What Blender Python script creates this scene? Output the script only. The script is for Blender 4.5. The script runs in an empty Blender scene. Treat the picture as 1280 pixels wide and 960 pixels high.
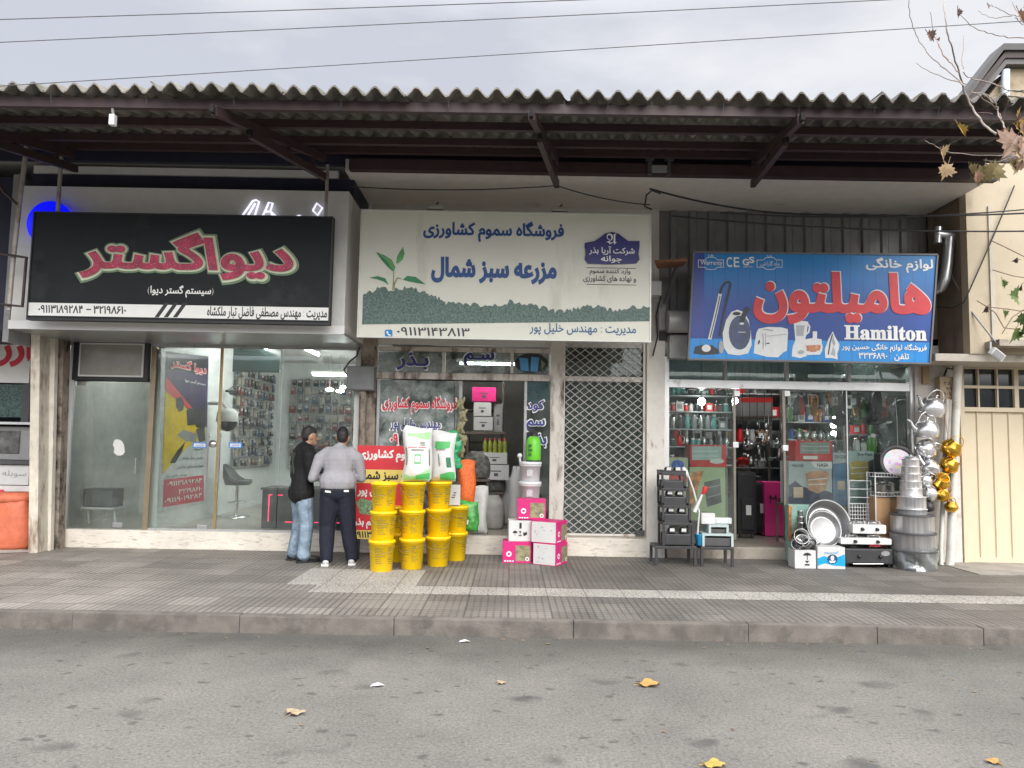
import bpy, bmesh, math, random
import numpy as np
from mathutils import Vector, Matrix, Euler
from mathutils.geometry import delaunay_2d_cdt
PI = math.pi
SC = bpy.context.scene
COL = SC.collection
random.seed(7)

# ------------------------------------------------------------------ camera
FPX = 949.0                        # focal length in photo pixels (photo is 1280 wide)
CAM_H, PITCH, ROLL = 1.70, math.radians(4.5), math.radians(1.0)
fwd = Vector((0, math.cos(PITCH), math.sin(PITCH)))
r0 = Vector((1, 0, 0)); u0 = r0.cross(fwd)
rgt = r0 * math.cos(ROLL) + u0 * math.sin(ROLL)
upv = u0 * math.cos(ROLL) - r0 * math.sin(ROLL)
CAMLOC = Vector((0, 0, CAM_H))
cd = bpy.data.cameras.new('camera'); cd.sensor_width = 36; cd.lens = FPX / 1280 * 36
cd.clip_start = 0.05; cd.clip_end = 2000
cam = bpy.data.objects.new('camera', cd); COL.objects.link(cam)
cam.matrix_world = Matrix.Translation(CAMLOC) @ Matrix((rgt, upv, -fwd)).transposed().to_4x4()
SC.camera = cam

# ------------------------------------------------------------------ world, sun, exposure
SUN_EL, SUN_ROT = math.radians(36), math.radians(160)
W = bpy.data.worlds.new('World'); SC.world = W; W.use_nodes = True
nt = W.node_tree; N = nt.nodes; L = nt.links
bg = N['Background']; bg.inputs[1].default_value = 0.10
sky = N.new('ShaderNodeTexSky'); sky.sky_type = 'NISHITA'; sky.sun_disc = False
sky.sun_elevation = SUN_EL; sky.sun_rotation = SUN_ROT
tc = N.new('ShaderNodeTexCoord')
mp = N.new('ShaderNodeMapping'); mp.inputs['Scale'].default_value = (1.0, 1.0, 3.2)
L.new(tc.outputs['Generated'], mp.inputs[0])
ns = N.new('ShaderNodeTexNoise'); ns.inputs['Scale'].default_value = 2.6; ns.inputs['Detail'].default_value = 7; ns.inputs['Roughness'].default_value = .55
L.new(mp.outputs[0], ns.inputs[0])
cr = N.new('ShaderNodeValToRGB'); cr.color_ramp.elements[0].position = .36; cr.color_ramp.elements[1].position = .62
cr.color_ramp.elements[0].color = (3.05, 3.13, 3.42, 1); cr.color_ramp.elements[1].color = (4.3, 4.3, 4.38, 1)
sx = N.new('ShaderNodeSeparateXYZ'); L.new(tc.outputs['Generated'], sx.inputs[0])
ma = N.new('ShaderNodeMath'); ma.operation = 'MULTIPLY_ADD'; ma.inputs[1].default_value = .20; L.new(sx.outputs[0], ma.inputs[0]); L.new(ns.outputs[0], ma.inputs[2]); L.new(ma.outputs[0], cr.inputs[0])
mr = N.new('ShaderNodeMapRange'); mr.inputs['From Min'].default_value = .5; mr.inputs['From Max'].default_value = 1; mr.inputs['To Min'].default_value = 1.0; mr.inputs['To Max'].default_value = 5.5
L.new(sx.outputs[2], mr.inputs[0])
vm = N.new('ShaderNodeVectorMath'); vm.operation = 'SCALE'
# sky brightened on the sun's side, behind the camera, added to light the facade
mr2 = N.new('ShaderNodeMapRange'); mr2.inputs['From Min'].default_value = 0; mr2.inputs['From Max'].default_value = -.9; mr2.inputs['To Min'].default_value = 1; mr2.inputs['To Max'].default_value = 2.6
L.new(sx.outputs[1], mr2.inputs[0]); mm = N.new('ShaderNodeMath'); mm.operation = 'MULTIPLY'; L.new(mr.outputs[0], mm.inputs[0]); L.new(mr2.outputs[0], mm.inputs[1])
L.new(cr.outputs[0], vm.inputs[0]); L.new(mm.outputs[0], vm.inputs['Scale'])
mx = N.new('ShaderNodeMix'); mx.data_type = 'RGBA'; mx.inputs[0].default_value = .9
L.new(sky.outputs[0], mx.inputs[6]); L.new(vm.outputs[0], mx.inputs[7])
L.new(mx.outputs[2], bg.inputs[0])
sl = bpy.data.lights.new('sun', 'SUN'); sl.energy = 1.5; sl.angle = math.radians(50); sl.color = (1, .96, .9)
so = bpy.data.objects.new('sun', sl); COL.objects.link(so)
so.rotation_euler = (math.radians(90) - SUN_EL, 0, math.radians(180) - SUN_ROT)
VS = SC.view_settings
SC.display_settings.display_device = 'sRGB'
VS.view_transform = 'Standard'; VS.look = 'None'; VS.gamma = 1; VS.use_curve_mapping = False
VS.exposure = 1.1
cy = SC.cycles
cy.use_denoising = True
cy.max_bounces = 8; cy.diffuse_bounces = 4; cy.glossy_bounces = 3; cy.transparent_max_bounces = 16; cy.transmission_bounces = 4
cy.sample_clamp_indirect = 4; cy.caustics_reflective = False; cy.caustics_refractive = False

# ------------------------------------------------------------------ pixels of the photograph -> points on real planes
def ray(px, py):
    return fwd + rgt * ((px - 640) / FPX) + upv * ((480 - py) / FPX)
def P(px, py, Y):
    d = ray(px, py); return CAMLOC + d * (Y / d.y)
def gp(px, py, z=.15):
    d = ray(px, py); return CAMLOC + d * ((z - CAM_H) / d.z)
def prect(x0, y0, x1, y1, Y):
    """upright rectangle (X0,X1,Z0,Z1) on the plane at Y that covers a pixel box"""
    xm, ym = (x0 + x1) / 2, (y0 + y1) / 2
    return P(x0, ym, Y).x, P(x1, ym, Y).x, P(xm, y1, Y).z, P(xm, y0, Y).z

# ------------------------------------------------------------------ materials
MATS = {}
def _noise(nt, vec, scale, detail=4, rough=.6):
    n = nt.nodes.new('ShaderNodeTexNoise'); n.inputs['Scale'].default_value = scale
    n.inputs['Detail'].default_value = detail; n.inputs['Roughness'].default_value = rough
    nt.links.new(vec, n.inputs[0]); return n.outputs[0]
def _ramp(nt, fac, p0, p1, c0=(0, 0, 0, 1), c1=(1, 1, 1, 1)):
    r = nt.nodes.new('ShaderNodeValToRGB'); e = r.color_ramp.elements
    e[0].position, e[1].position, e[0].color, e[1].color = p0, p1, c0, c1
    nt.links.new(fac, r.inputs[0]); return r.outputs[0]
def _mix(nt, fac, a, b, blend='MIX'):
    m = nt.nodes.new('ShaderNodeMix'); m.data_type = 'RGBA'; m.blend_type = blend
    for s, v in ((0, fac), (6, a), (7, b)):
        if hasattr(v, 'links'): nt.links.new(v, m.inputs[s])
        else: m.inputs[s].default_value = v
    return m.outputs[2]
def _math(nt, op, a, b=0.0, c=0.0):
    m = nt.nodes.new('ShaderNodeMath'); m.operation = op
    for i, v in enumerate((a, b, c)):
        if hasattr(v, 'links'): nt.links.new(v, m.inputs[i])
        else: m.inputs[i].default_value = v
    return m.outputs[0]
def c4(c): return (c[0], c[1], c[2], 1)
def new_mat(name):
    m = bpy.data.materials.new(name); m.use_nodes = True
    nt = m.node_tree; p = nt.nodes['Principled BSDF']
    t = nt.nodes.new('ShaderNodeTexCoord'); return m, nt, p, t.outputs['Object']
def mat(name, col, rough=.6, metal=0, var=.12, vs=6, dirt=None, dfrac=.5, ds=3, dz=1.0, bump=0, bs=60, spec=.5, emit=0, clear=0):
    """plain surface with slight mottling; optional second dirt / rust colour in noise patches; optional bump"""
    if name in MATS: return MATS[name]
    m, nt, p, co = new_mat(name)
    lo = tuple(max(0, x * (1 - var)) for x in col); hi = tuple(min(1, x * (1 + var)) for x in col)
    c = _ramp(nt, _noise(nt, co, vs, 5), .3, .7, c4(lo), c4(hi))
    if dirt:
        mpn = nt.nodes.new('ShaderNodeMapping'); mpn.inputs['Scale'].default_value = (1, 1, dz); nt.links.new(co, mpn.inputs[0])
        f = _ramp(nt, _noise(nt, mpn.outputs[0], ds, 8, .65), dfrac, min(1, dfrac + .14))
        c = _mix(nt, f, c, c4(dirt))
    nt.links.new(c, p.inputs['Base Color'])
    p.inputs['Roughness'].default_value = rough; p.inputs['Metallic'].default_value = metal
    p.inputs['Specular IOR Level'].default_value = spec
    if clear: p.inputs['Coat Weight'].default_value = clear
    if bump:
        b = nt.nodes.new('ShaderNodeBump'); b.inputs['Strength'].default_value = bump; b.inputs['Distance'].default_value = .01
        nt.links.new(_noise(nt, co, bs, 4), b.inputs['Height']); nt.links.new(b.outputs[0], p.inputs['Normal'])
    if emit:
        nt.links.new(c, p.inputs['Emission Color']); p.inputs['Emission Strength'].default_value = emit
    MATS[name] = m; return m
def emis(name, col, s):
    if name in MATS: return MATS[name]
    m, nt, p, co = new_mat(name)
    p.inputs['Base Color'].default_value = c4(col); p.inputs['Emission Color'].default_value = c4(col); p.inputs['Emission Strength'].default_value = s
    MATS[name] = m; return m
def glass_mat(name, tint=(.86, .92, .9), k=1.0, dirt=.03):
    if name in MATS: return MATS[name]
    m, nt, p, co = new_mat(name); nt.nodes.remove(p)
    out = nt.nodes['Material Output']
    tr = nt.nodes.new('ShaderNodeBsdfTransparent'); tr.inputs[0].default_value = c4(tint)
    gl = nt.nodes.new('ShaderNodeBsdfGlossy'); gl.inputs['Roughness'].default_value = .02; gl.inputs[0].default_value = (.95, 1, .98, 1)
    df = nt.nodes.new('ShaderNodeBsdfDiffuse'); df.inputs[0].default_value = (.55, .6, .58, 1)
    fr = nt.nodes.new('ShaderNodeFresnel'); fr.inputs[0].default_value = 1.6
    b = nt.nodes.new('ShaderNodeBump'); b.inputs['Strength'].default_value = .03; b.inputs['Distance'].default_value = .02
    nt.links.new(_noise(nt, co, 1.5, 1), b.inputs['Height']); nt.links.new(b.outputs[0], gl.inputs['Normal'])
    f = _math(nt, 'MULTIPLY', fr.outputs[0], k)
    m1 = nt.nodes.new('ShaderNodeMixShader'); nt.links.new(f, m1.inputs[0]); nt.links.new(tr.outputs[0], m1.inputs[1]); nt.links.new(gl.outputs[0], m1.inputs[2])
    d = _math(nt, 'MULTIPLY', _ramp(nt, _noise(nt, co, 4, 6), .35, .8), dirt * 2)
    m2 = nt.nodes.new('ShaderNodeMixShader'); nt.links.new(d, m2.inputs[0]); nt.links.new(m1.outputs[0], m2.inputs[1]); nt.links.new(df.outputs[0], m2.inputs[2])
    nt.links.new(m2.outputs[0], out.inputs[0]); MATS[name] = m; return m

# ------------------------------------------------------------------ mesh builder
class MB:
    def __init__(s): s.v = []; s.f = []; s.mi = []; s.sm = []
    def add(s, vs, fs, mi=0, smooth=False):
        b = len(s.v); s.v += [tuple(v) for v in vs]
        for f in fs: s.f.append(tuple(b + i for i in f)); s.mi.append(mi); s.sm.append(smooth)
        return s
    def box(s, x0, x1, y0, y1, z0, z1, mi=0, bev=0, M=None):
        if x0 > x1: x0, x1 = x1, x0
        if y0 > y1: y0, y1 = y1, y0
        if z0 > z1: z0, z1 = z1, z0
        if bev > 0:
            bm = bmesh.new(); bmesh.ops.create_cube(bm, size=1)
            for v in bm.verts: v.co = Vector(((x0 + x1) / 2 + v.co.x * (x1 - x0), (y0 + y1) / 2 + v.co.y * (y1 - y0), (z0 + z1) / 2 + v.co.z * (z1 - z0)))
            bmesh.ops.bevel(bm, geom=bm.edges[:], offset=min(bev, .45 * min(x1 - x0, y1 - y0, z1 - z0)), segments=2, affect='EDGES', profile=.7)
            bm.verts.index_update()
            vs = [M @ v.co if M else v.co.copy() for v in bm.verts]; fs = [[v.index for v in f.verts] for f in bm.faces]; bm.free()
            return s.add(vs, fs, mi)
        vs = [Vector((x, y, z)) for z in (z0, z1) for y in (y0, y1) for x in (x0, x1)]
        if M: vs = [M @ v for v in vs]
        return s.add(vs, [(0, 2, 3, 1), (4, 5, 7, 6), (0, 1, 5, 4), (2, 6, 7, 3), (0, 4, 6, 2), (1, 3, 7, 5)], mi)
    def bar(s, a, b, w, h=None, mi=0, up=(0, 0, 1)):
        """box-section bar from a to b"""
        a, b = Vector(a), Vector(b); h = h or w; d = (b - a).normalized(); u = Vector(up)
        if abs(d.dot(u)) > .98: u = Vector((0, 1, 0))
        x = d.cross(u).normalized() * (w / 2); y = x.cross(d).normalized() * (h / 2)
        vs = [p + sx * x + sy * y for p in (a, b) for sx, sy in ((-1, -1), (1, -1), (1, 1), (-1, 1))]
        return s.add(vs, [(3, 2, 1, 0), (4, 5, 6, 7), (0, 1, 5, 4), (1, 2, 6, 5), (2, 3, 7, 6), (3, 0, 4, 7)], mi)
    def tube(s, pts, r, n=8, mi=0, closed=False, cap=True):
        pts = [Vector(p) for p in pts]; k = len(pts); rs = r if isinstance(r, (list, tuple)) else [r] * k
        vs = []; px = None
        for i, p in enumerate(pts):
            t = (pts[(i + 1) % k] - pts[i - 1]) if closed else (pts[min(i + 1, k - 1)] - pts[max(i - 1, 0)])
            t.normalize()
            if px is None: px = t.cross(Vector((0, 0, 1)) if abs(t.z) < .9 else Vector((1, 0, 0))).normalized()
            else:
                px = px - t * px.dot(t)
                px = px.normalized() if px.length > 1e-6 else t.orthogonal().normalized()
            q = t.cross(px)
            for j in range(n):
                a = 2 * PI * j / n; vs.append(p + rs[i] * (math.cos(a) * px + math.sin(a) * q))
        fs = []
        for i in range(k if closed else k - 1):
            i2 = (i + 1) % k
            for j in range(n): fs.append((i * n + j, i * n + (j + 1) % n, i2 * n + (j + 1) % n, i2 * n + j))
        s.add(vs, fs, mi, True)
        if cap and not closed: s.add(vs[:n], [tuple(range(n))[::-1]], mi); s.add(vs[-n:], [tuple(range(n))], mi)
        return s
    def lathe(s, prof, c=(0, 0, 0), n=24, mi=0, M=None, smooth=True, sx=1, sy=1, cap=True):
        """profile [(r,z)...] turned round the z axis at c"""
        c = Vector(c); vs = []
        for r, z in prof:
            for j in range(n):
                a = 2 * PI * j / n; vs.append(Vector((r * math.cos(a) * sx, r * math.sin(a) * sy, z)))
        vs = [(M @ v if M else v) + c for v in vs]
        fs = [(i * n + j, i * n + (j + 1) % n, (i + 1) * n + (j + 1) % n, (i + 1) * n + j) for i in range(len(prof) - 1) for j in range(n)]
        s.add(vs, fs, mi, smooth)
        if cap and prof[0][0] > 1e-4: s.add(vs[:n], [tuple(range(n))[::-1]], mi)
        if cap and prof[-1][0] > 1e-4: s.add(vs[-n:], [tuple(range(n))], mi)
        return s
    def ball(s, c, r, n=12, mi=0, sc=(1, 1, 1), M=None):
        pr = [(math.sin(PI * i / (n // 2 + 2)) , -math.cos(PI * i / (n // 2 + 2))) for i in range(n // 2 + 3)]
        pr = [(max(a, 0), b) for a, b in pr]
        c = Vector(c); vs = []
        for a, z in pr:
            for j in range(n):
                t = 2 * PI * j / n; v = Vector((a * math.cos(t) * r * sc[0], a * math.sin(t) * r * sc[1], z * r * sc[2])); vs.append((M @ v if M else v) + c)
        fs = [(i * n + j, i * n + (j + 1) % n, (i + 1) * n + (j + 1) % n, (i + 1) * n + j) for i in range(len(pr) - 1) for j in range(n)]
        return s.add(vs, fs, mi, True)
    def poly(s, pts, depth=(0, 0, 0), mi=0):
        """flat polygon (any outline, in order); if depth is given it is extruded along that vector"""
        pts = [Vector(p) for p in pts]; d = Vector(depth); n = len(pts)
        if d.length < 1e-9: return s.add(pts, [tuple(range(n))], mi)
        return s.add(pts + [p + d for p in pts], [tuple(range(n)), tuple(range(2 * n - 1, n - 1, -1))] + [(i, i + n, (i + 1) % n + n, (i + 1) % n) for i in range(n)], mi)
    def quad(s, a, b, c, d, mi=0): return s.add([a, b, c, d], [(0, 1, 2, 3)], mi)
    def mesh(s, name, mats, org=(0, 0, 0), fix=True):
        me = bpy.data.meshes.new(name); o = Vector(org)
        me.from_pydata([tuple(Vector(v) - o) for v in s.v], [], s.f)
        for m in (mats if isinstance(mats, (list, tuple)) else [mats]): me.materials.append(m)
        me.polygons.foreach_set('material_index', s.mi); me.polygons.foreach_set('use_smooth', s.sm)
        if fix:
            bm = bmesh.new(); bm.from_mesh(me); bmesh.ops.recalc_face_normals(bm, faces=bm.faces); bm.to_mesh(me); bm.free()
        me.update(); return me

# ------------------------------------------------------------------ things and parts
def tag(o, label=None, cat=None, group=None, kind=None):
    for k, v in (('label', label), ('category', cat), ('group', group), ('kind', kind)):
        if v: o[k] = v
    return o
def mesh_obj(name, me, loc=(0, 0, 0), parent=None):
    o = bpy.data.objects.new(name, me); COL.objects.link(o); o.location = loc
    if parent: o.parent = parent
    return o
def single(name, mb, m, label, cat, group=None, org=None):
    if org is None: v = np.array(mb.v); org = (float(v[:, 0].mean()), float(v[:, 1].mean()), float(v[:, 2].min()))
    return tag(mesh_obj(name, mb.mesh(name, m, org), org), label, cat, group)
def struct(name, mb, m): return tag(mesh_obj(name, mb.mesh(name, m)), kind='structure')
WLOC = {}
class Thing:
    """an Empty at the thing's base; parts are given in world coordinates"""
    def __init__(s, name, label, cat, loc=(0, 0, 0), group=None):
        s.o = bpy.data.objects.new(name, None); COL.objects.link(s.o); s.o.location = loc; s.o.empty_display_size = .1
        s.loc = Vector(loc); tag(s.o, label, cat, group)
    def part(s, name, mb, m, parent=None, label=None, fix=True):
        o = mesh_obj(name, mb.mesh(name, m, s.loc, fix), (0, 0, 0), parent or s.o)
        if label: o['label'] = label
        return o
def copy_thing(o, loc=None, rotz=None, label=None, group=None, rot=None, scale=None):
    c = o.copy(); COL.objects.link(c)
    def rec(a, b):
        for ch in a.children:
            d = ch.copy(); COL.objects.link(d); d.parent = b; rec(ch, d)
    rec(o, c)
    if loc is not None: c.location = loc
    if rotz is not None: c.rotation_euler = (0, 0, rotz)
    if rot is not None: c.rotation_euler = rot
    if scale is not None: c.scale = (scale,) * 3 if isinstance(scale, (int, float)) else scale
    if label: c['label'] = label
    if group: c['group'] = group
    return c

# ------------------------------------------------------------------ lettering (shaped Persian and Latin, filled by winding number)
_AR = {'ا': 'FE8D FE8E', 'آ': 'FE81 FE82', 'ب': 'FE8F FE90 FE91 FE92', 'پ': 'FB56 FB57 FB58 FB59', 'ت': 'FE95 FE96 FE97 FE98', 'ث': 'FE99 FE9A FE9B FE9C',
       'ج': 'FE9D FE9E FE9F FEA0', 'چ': 'FB7A FB7B FB7C FB7D', 'ح': 'FEA1 FEA2 FEA3 FEA4', 'خ': 'FEA5 FEA6 FEA7 FEA8', 'د': 'FEA9 FEAA', 'ذ': 'FEAB FEAC',
       'ر': 'FEAD FEAE', 'ز': 'FEAF FEB0', 'ژ': 'FB8A FB8B', 'س': 'FEB1 FEB2 FEB3 FEB4', 'ش': 'FEB5 FEB6 FEB7 FEB8', 'ص': 'FEB9 FEBA FEBB FEBC', 'ض': 'FEBD FEBE FEBF FEC0',
       'ط': 'FEC1 FEC2 FEC3 FEC4', 'ع': 'FEC9 FECA FECB FECC', 'غ': 'FECD FECE FECF FED0', 'ف': 'FED1 FED2 FED3 FED4', 'ق': 'FED5 FED6 FED7 FED8', 'ک': 'FB8E FB8F FB90 FB91',
       'گ': 'FB92 FB93 FB94 FB95', 'ل': 'FEDD FEDE FEDF FEE0', 'م': 'FEE1 FEE2 FEE3 FEE4', 'ن': 'FEE5 FEE6 FEE7 FEE8', 'و': 'FEED FEEE', 'ه': 'FEE9 FEEA FEEB FEEC', 'ی': 'FBFC FBFD FBFE FBFF', 'ـ': '0640 0640 0640 0640'}
_AR = {k: [chr(int(x, 16)) for x in v.split()] for k, v in _AR.items()}
def shape(s):
    """Persian string -> presentation forms in left-to-right visual order; digit and Latin runs keep their order"""
    out = []; i = 0
    s = s.replace('لا', '\uFEFB')
    for i, ch in enumerate(s):
        if ch in _AR:
            pv = s[i - 1] if i else ''; nx = s[i + 1] if i + 1 < len(s) else ''
            jp = pv in _AR and len(_AR[pv]) == 4
            jn = (nx in _AR or nx == '\uFEFB') and len(_AR[ch]) == 4
            f = _AR[ch]; out.append(f[(1 if jp else 0) + (2 if jn else 0)] if len(f) == 4 else f[1 if jp else 0])
        elif ch == '\uFEFB':
            pv = s[i - 1] if i else ''; out.append('\uFEFC' if pv in _AR and len(_AR[pv]) == 4 else ch)
        elif ch == '\u200c': continue
        else: out.append({'(': ')', ')': '('}.get(ch, ch))
    runs = []
    for ch in out:
        ltr = ch.isdigit() or 'A' <= ch <= 'Z' or 'a' <= ch <= 'z'
        if ltr and runs and runs[-1][0]: runs[-1][1].append(ch)
        else: runs.append((ltr, [ch]))
    return ''.join(''.join(r) for l, r in reversed(runs))
_TXT = {}
def text_tris(s, off=0.0, rtl=True, shear=0.0):
    key = (s, off, rtl, shear)
    if key in _TXT: return _TXT[key]
    c = bpy.data.curves.new('lettering', 'FONT'); c.body = shape(s) if rtl else s; c.size = 1; c.resolution_u = 4; c.fill_mode = 'NONE'; c.shear = shear
    o = bpy.data.objects.new('lettering', c); COL.objects.link(o); bpy.context.view_layer.update()
    dg = bpy.context.evaluated_depsgraph_get(); me = o.evaluated_get(dg).to_mesh()
    V = [tuple(v.co[:2]) for v in me.vertices]; E = [tuple(e.vertices) for e in me.edges]
    o.evaluated_get(dg).to_mesh_clear(); bpy.data.objects.remove(o); bpy.data.curves.remove(c)
    E = [(a, b) if (b == a + 1) else ((b, a) if a == b + 1 else (max(a, b), min(a, b))) for a, b in E]
    if off > 0:      # embolden: push every outline outwards by off * 0.45 em
        va = np.array(V); nx, pv = np.arange(len(V)), np.arange(len(V))
        for a, b in E: nx[a] = b; pv[b] = a
        area = (va[:, 0] * va[nx, 1] - va[nx, 0] * va[:, 1]).sum(); sg = 1 if area > 0 else -1
        def nrm(d): l = np.linalg.norm(d, axis=1, keepdims=True); l[l < 1e-9] = 1; return d / l
        e1, e2 = nrm(va - va[pv]), nrm(va[nx] - va); n1, n2 = np.stack([e1[:, 1], -e1[:, 0]], 1), np.stack([e2[:, 1], -e2[:, 0]], 1)
        m = nrm(n1 + n2); k = np.clip(1 / np.maximum((m * n1).sum(1, keepdims=True), .35), 1, 1.8); V = [tuple(v) for v in va + m * k * sg * off * .45]
    r = delaunay_2d_cdt([Vector(v) for v in V], E, [], 0, 1e-6)
    tv = np.array([v[:] for v in r[0]]); tf = np.array([list(f) for f in r[2] if len(f) == 3])
    cen = tv[tf].mean(axis=1); va = np.array(V); ea = np.array(E)
    x0, y0, x1, y1 = va[ea[:, 0], 0], va[ea[:, 0], 1], va[ea[:, 1], 0], va[ea[:, 1], 1]
    wn = np.zeros(len(cen), int)
    for k in range(0, len(cen), 2000):
        cx = cen[k:k + 2000, 0][:, None]; cyy = cen[k:k + 2000, 1][:, None]
        side = (x1 - x0) * (cyy - y0) - (cx - x0) * (y1 - y0)
        wn[k:k + 2000] = ((y0 <= cyy) & (y1 > cyy) & (side > 0)).sum(1) - ((y0 > cyy) & (y1 <= cyy) & (side < 0)).sum(1)
    f = tf[wn != 0]; used = np.unique(f); b = tv[used]
    res = (tv, f, b.min(0), b.max(0)); _TXT[key] = res; return res
def put_text(mb, s, box, org, R, U, off=0.0, rtl=True, mi=0, lift=None, shear=0.0, rot=0.0):
    """letters fitted to box=(u0,v0,u1,v1) on the plane org + u R + v U; lift = vector added"""
    tv, f, lo, hi = text_tris(s, off, rtl, shear); u0_, v0_, u1_, v1_ = box
    sx_ = (u1_ - u0_) / (hi[0] - lo[0]); sy_ = (v1_ - v0_) / (hi[1] - lo[1])
    uc, vc = (u0_ + u1_) / 2, (v0_ + v1_) / 2; cr_, sr_ = math.cos(rot), math.sin(rot)
    org, R, U = Vector(org), Vector(R), Vector(U); lift = Vector(lift) if lift is not None else Vector()
    idx = {}; vs = []; fs = []
    for t in f:
        q = []
        for i in t:
            if i not in idx:
                idx[i] = len(vs); u = u0_ + (tv[i][0] - lo[0]) * sx_ - uc; v = v0_ + (tv[i][1] - lo[1]) * sy_ - vc
                u, v = u * cr_ - v * sr_ + uc, u * sr_ + v * cr_ + vc
                vs.append(org + R * u + U * v + lift)
            q.append(idx[i])
        fs.append(q)
    mb.add(vs, fs, mi); return mb
def ptext(mb, s, box, Y, off=.02, rtl=True, mi=0, shear=0.0, rot=0.0, dy=0.0):
    """letters over a pixel box on the upright plane at depth Y"""
    X0, X1, Z0, Z1 = prect(*box, Y)
    return put_text(mb, s, (X0, Z0, X1, Z1), (0, Y - dy, 0), (1, 0, 0), (0, 0, 1), off, rtl, mi, shear=shear, rot=rot)
def pflat(mb, pts, Y, mi=0, fit=None):
    """flat print: polygon given in photo pixels, laid on the upright plane at depth Y (concave outlines allowed)"""
    w = [P(x, y, Y) for x, y in pts]; n = len(w)
    r = delaunay_2d_cdt([Vector((p.x, p.z)) for p in w], [(i, (i + 1) % n) for i in range(n)], [list(range(n))], 1, 1e-6)
    mb.add([(v.x, Y, v.y) for v in r[0]], [tuple(f) for f in r[2]], mi); return mb
def pline(mb, l, w_, Y, mi=0):
    """thin printed line through photo pixels l, w_ pixels wide, one quad per stretch"""
    for (xa, ya), (xb, yb) in zip(l[:-1], l[1:]):
        d = math.hypot(xb - xa, yb - ya) or 1; nx, ny = -(yb - ya) / d * w_ / 2, (xb - xa) / d * w_ / 2; e = w_ / 2 / d; ex, ey = (xb - xa) * e, (yb - ya) * e
        mb.quad(*[P(x, y, Y) for x, y in ((xa - ex + nx, ya - ey + ny), (xb + nx, yb + ny), (xb - nx, yb - ny), (xa - ex - nx, ya - ey - ny))], mi)
def ell(cx, cy, rx, ry, n=24, a0=0, a1=360, rot=0):
    o = []
    for i in range(n + (0 if a1 - a0 >= 360 else 1)):
        a = math.radians(a0 + (a1 - a0) * i / n); x, y = rx * math.cos(a), ry * math.sin(a); c, s = math.cos(rot), math.sin(rot)
        o.append((cx + x * c - y * s, cy + x * s + y * c))
    return o
def sag(a, b, d, n=14):
    a, b = Vector(a), Vector(b); return [a.lerp(b, t / n) - Vector((0, 0, d * 4 * (t / n) * (1 - t / n))) for t in range(n + 1)]
# =================================================================== THE SETTING
YG = 10.85      # shop glass
YS = 10.75      # front of the stone sills
YF = 9.55       # front of the left fascia
YB = 9.41       # beam that carries the back of the awning
FZ = .39        # shop floors

# ---- ground
def asphalt():
    m, nt, p, co = new_mat('asphalt')
    fine = _ramp(nt, _noise(nt, co, 46, 9, 1.0), .39, .61, (.052, .0495, .045, 1), (.262, .25, .227, 1))
    patch = _ramp(nt, _noise(nt, co, .7, 8, .68), .34, .68, (.74, .735, .73, 1), (1.1, 1.09, 1.07, 1))
    c = _mix(nt, 1.0, fine, patch, 'MULTIPLY')
    sy_ = nt.nodes.new('ShaderNodeSeparateXYZ'); nt.links.new(co, sy_.inputs[0])      # dirt gathered along the kerb
    c = _mix(nt, 1.0, c, _ramp(nt, _math(nt, 'ADD', _math(nt, 'MULTIPLY', sy_.outputs[1], .1), _math(nt, 'MULTIPLY', _noise(nt, co, 1.5, 5), .08)), .63, .70, (1, 1, 1, 1), (.62, .61, .6, 1)), 'MULTIPLY')
    # oil and gum spots: soft-edged blobs
    for sc_, lo, hi, k in ((1.15, .07, .16, .72), (3.1, .06, .13, .7), (7.5, .06, .12, .6)):
        v = nt.nodes.new('ShaderNodeTexVoronoi'); v.voronoi_dimensions = '2D'; v.inputs['Scale'].default_value = sc_
        wv = nt.nodes.new('ShaderNodeVectorMath'); wv.operation = 'MULTIPLY_ADD'
        nn = nt.nodes.new('ShaderNodeTexNoise'); nn.inputs['Scale'].default_value = sc_ * 2.6; nn.inputs['Detail'].default_value = 6; nt.links.new(co, nn.inputs[0])
        nt.links.new(nn.outputs[1], wv.inputs[0]); wv.inputs[1].default_value = (.42 / sc_, .42 / sc_, 0); nt.links.new(co, wv.inputs[2])
        mpn = nt.nodes.new('ShaderNodeMapping'); mpn.inputs['Scale'].default_value = (1, 1.5, 1); nt.links.new(wv.outputs[0], mpn.inputs[0])
        nt.links.new(mpn.outputs[0], v.inputs[0])
        f = _ramp(nt, v.outputs['Distance'], lo, hi, (1, 1, 1, 1), (0, 0, 0, 1))
        sel = _ramp(nt, _noise(nt, co, sc_ * .8, 2), .49, .57)
        c = _mix(nt, _math(nt, 'MULTIPLY', _math(nt, 'MULTIPLY', f, sel), k), c, (.05, .048, .045, 1))
    nt.links.new(c, p.inputs['Base Color']); p.inputs['Roughness'].default_value = .85; p.inputs['Specular IOR Level'].default_value = .3
    b = nt.nodes.new('ShaderNodeBump'); b.inputs['Strength'].default_value = .5; b.inputs['Distance'].default_value = .006
    nt.links.new(_noise(nt, co, 180, 3), b.inputs['Height']); nt.links.new(b.outputs[0], p.inputs['Normal']); return m
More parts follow.
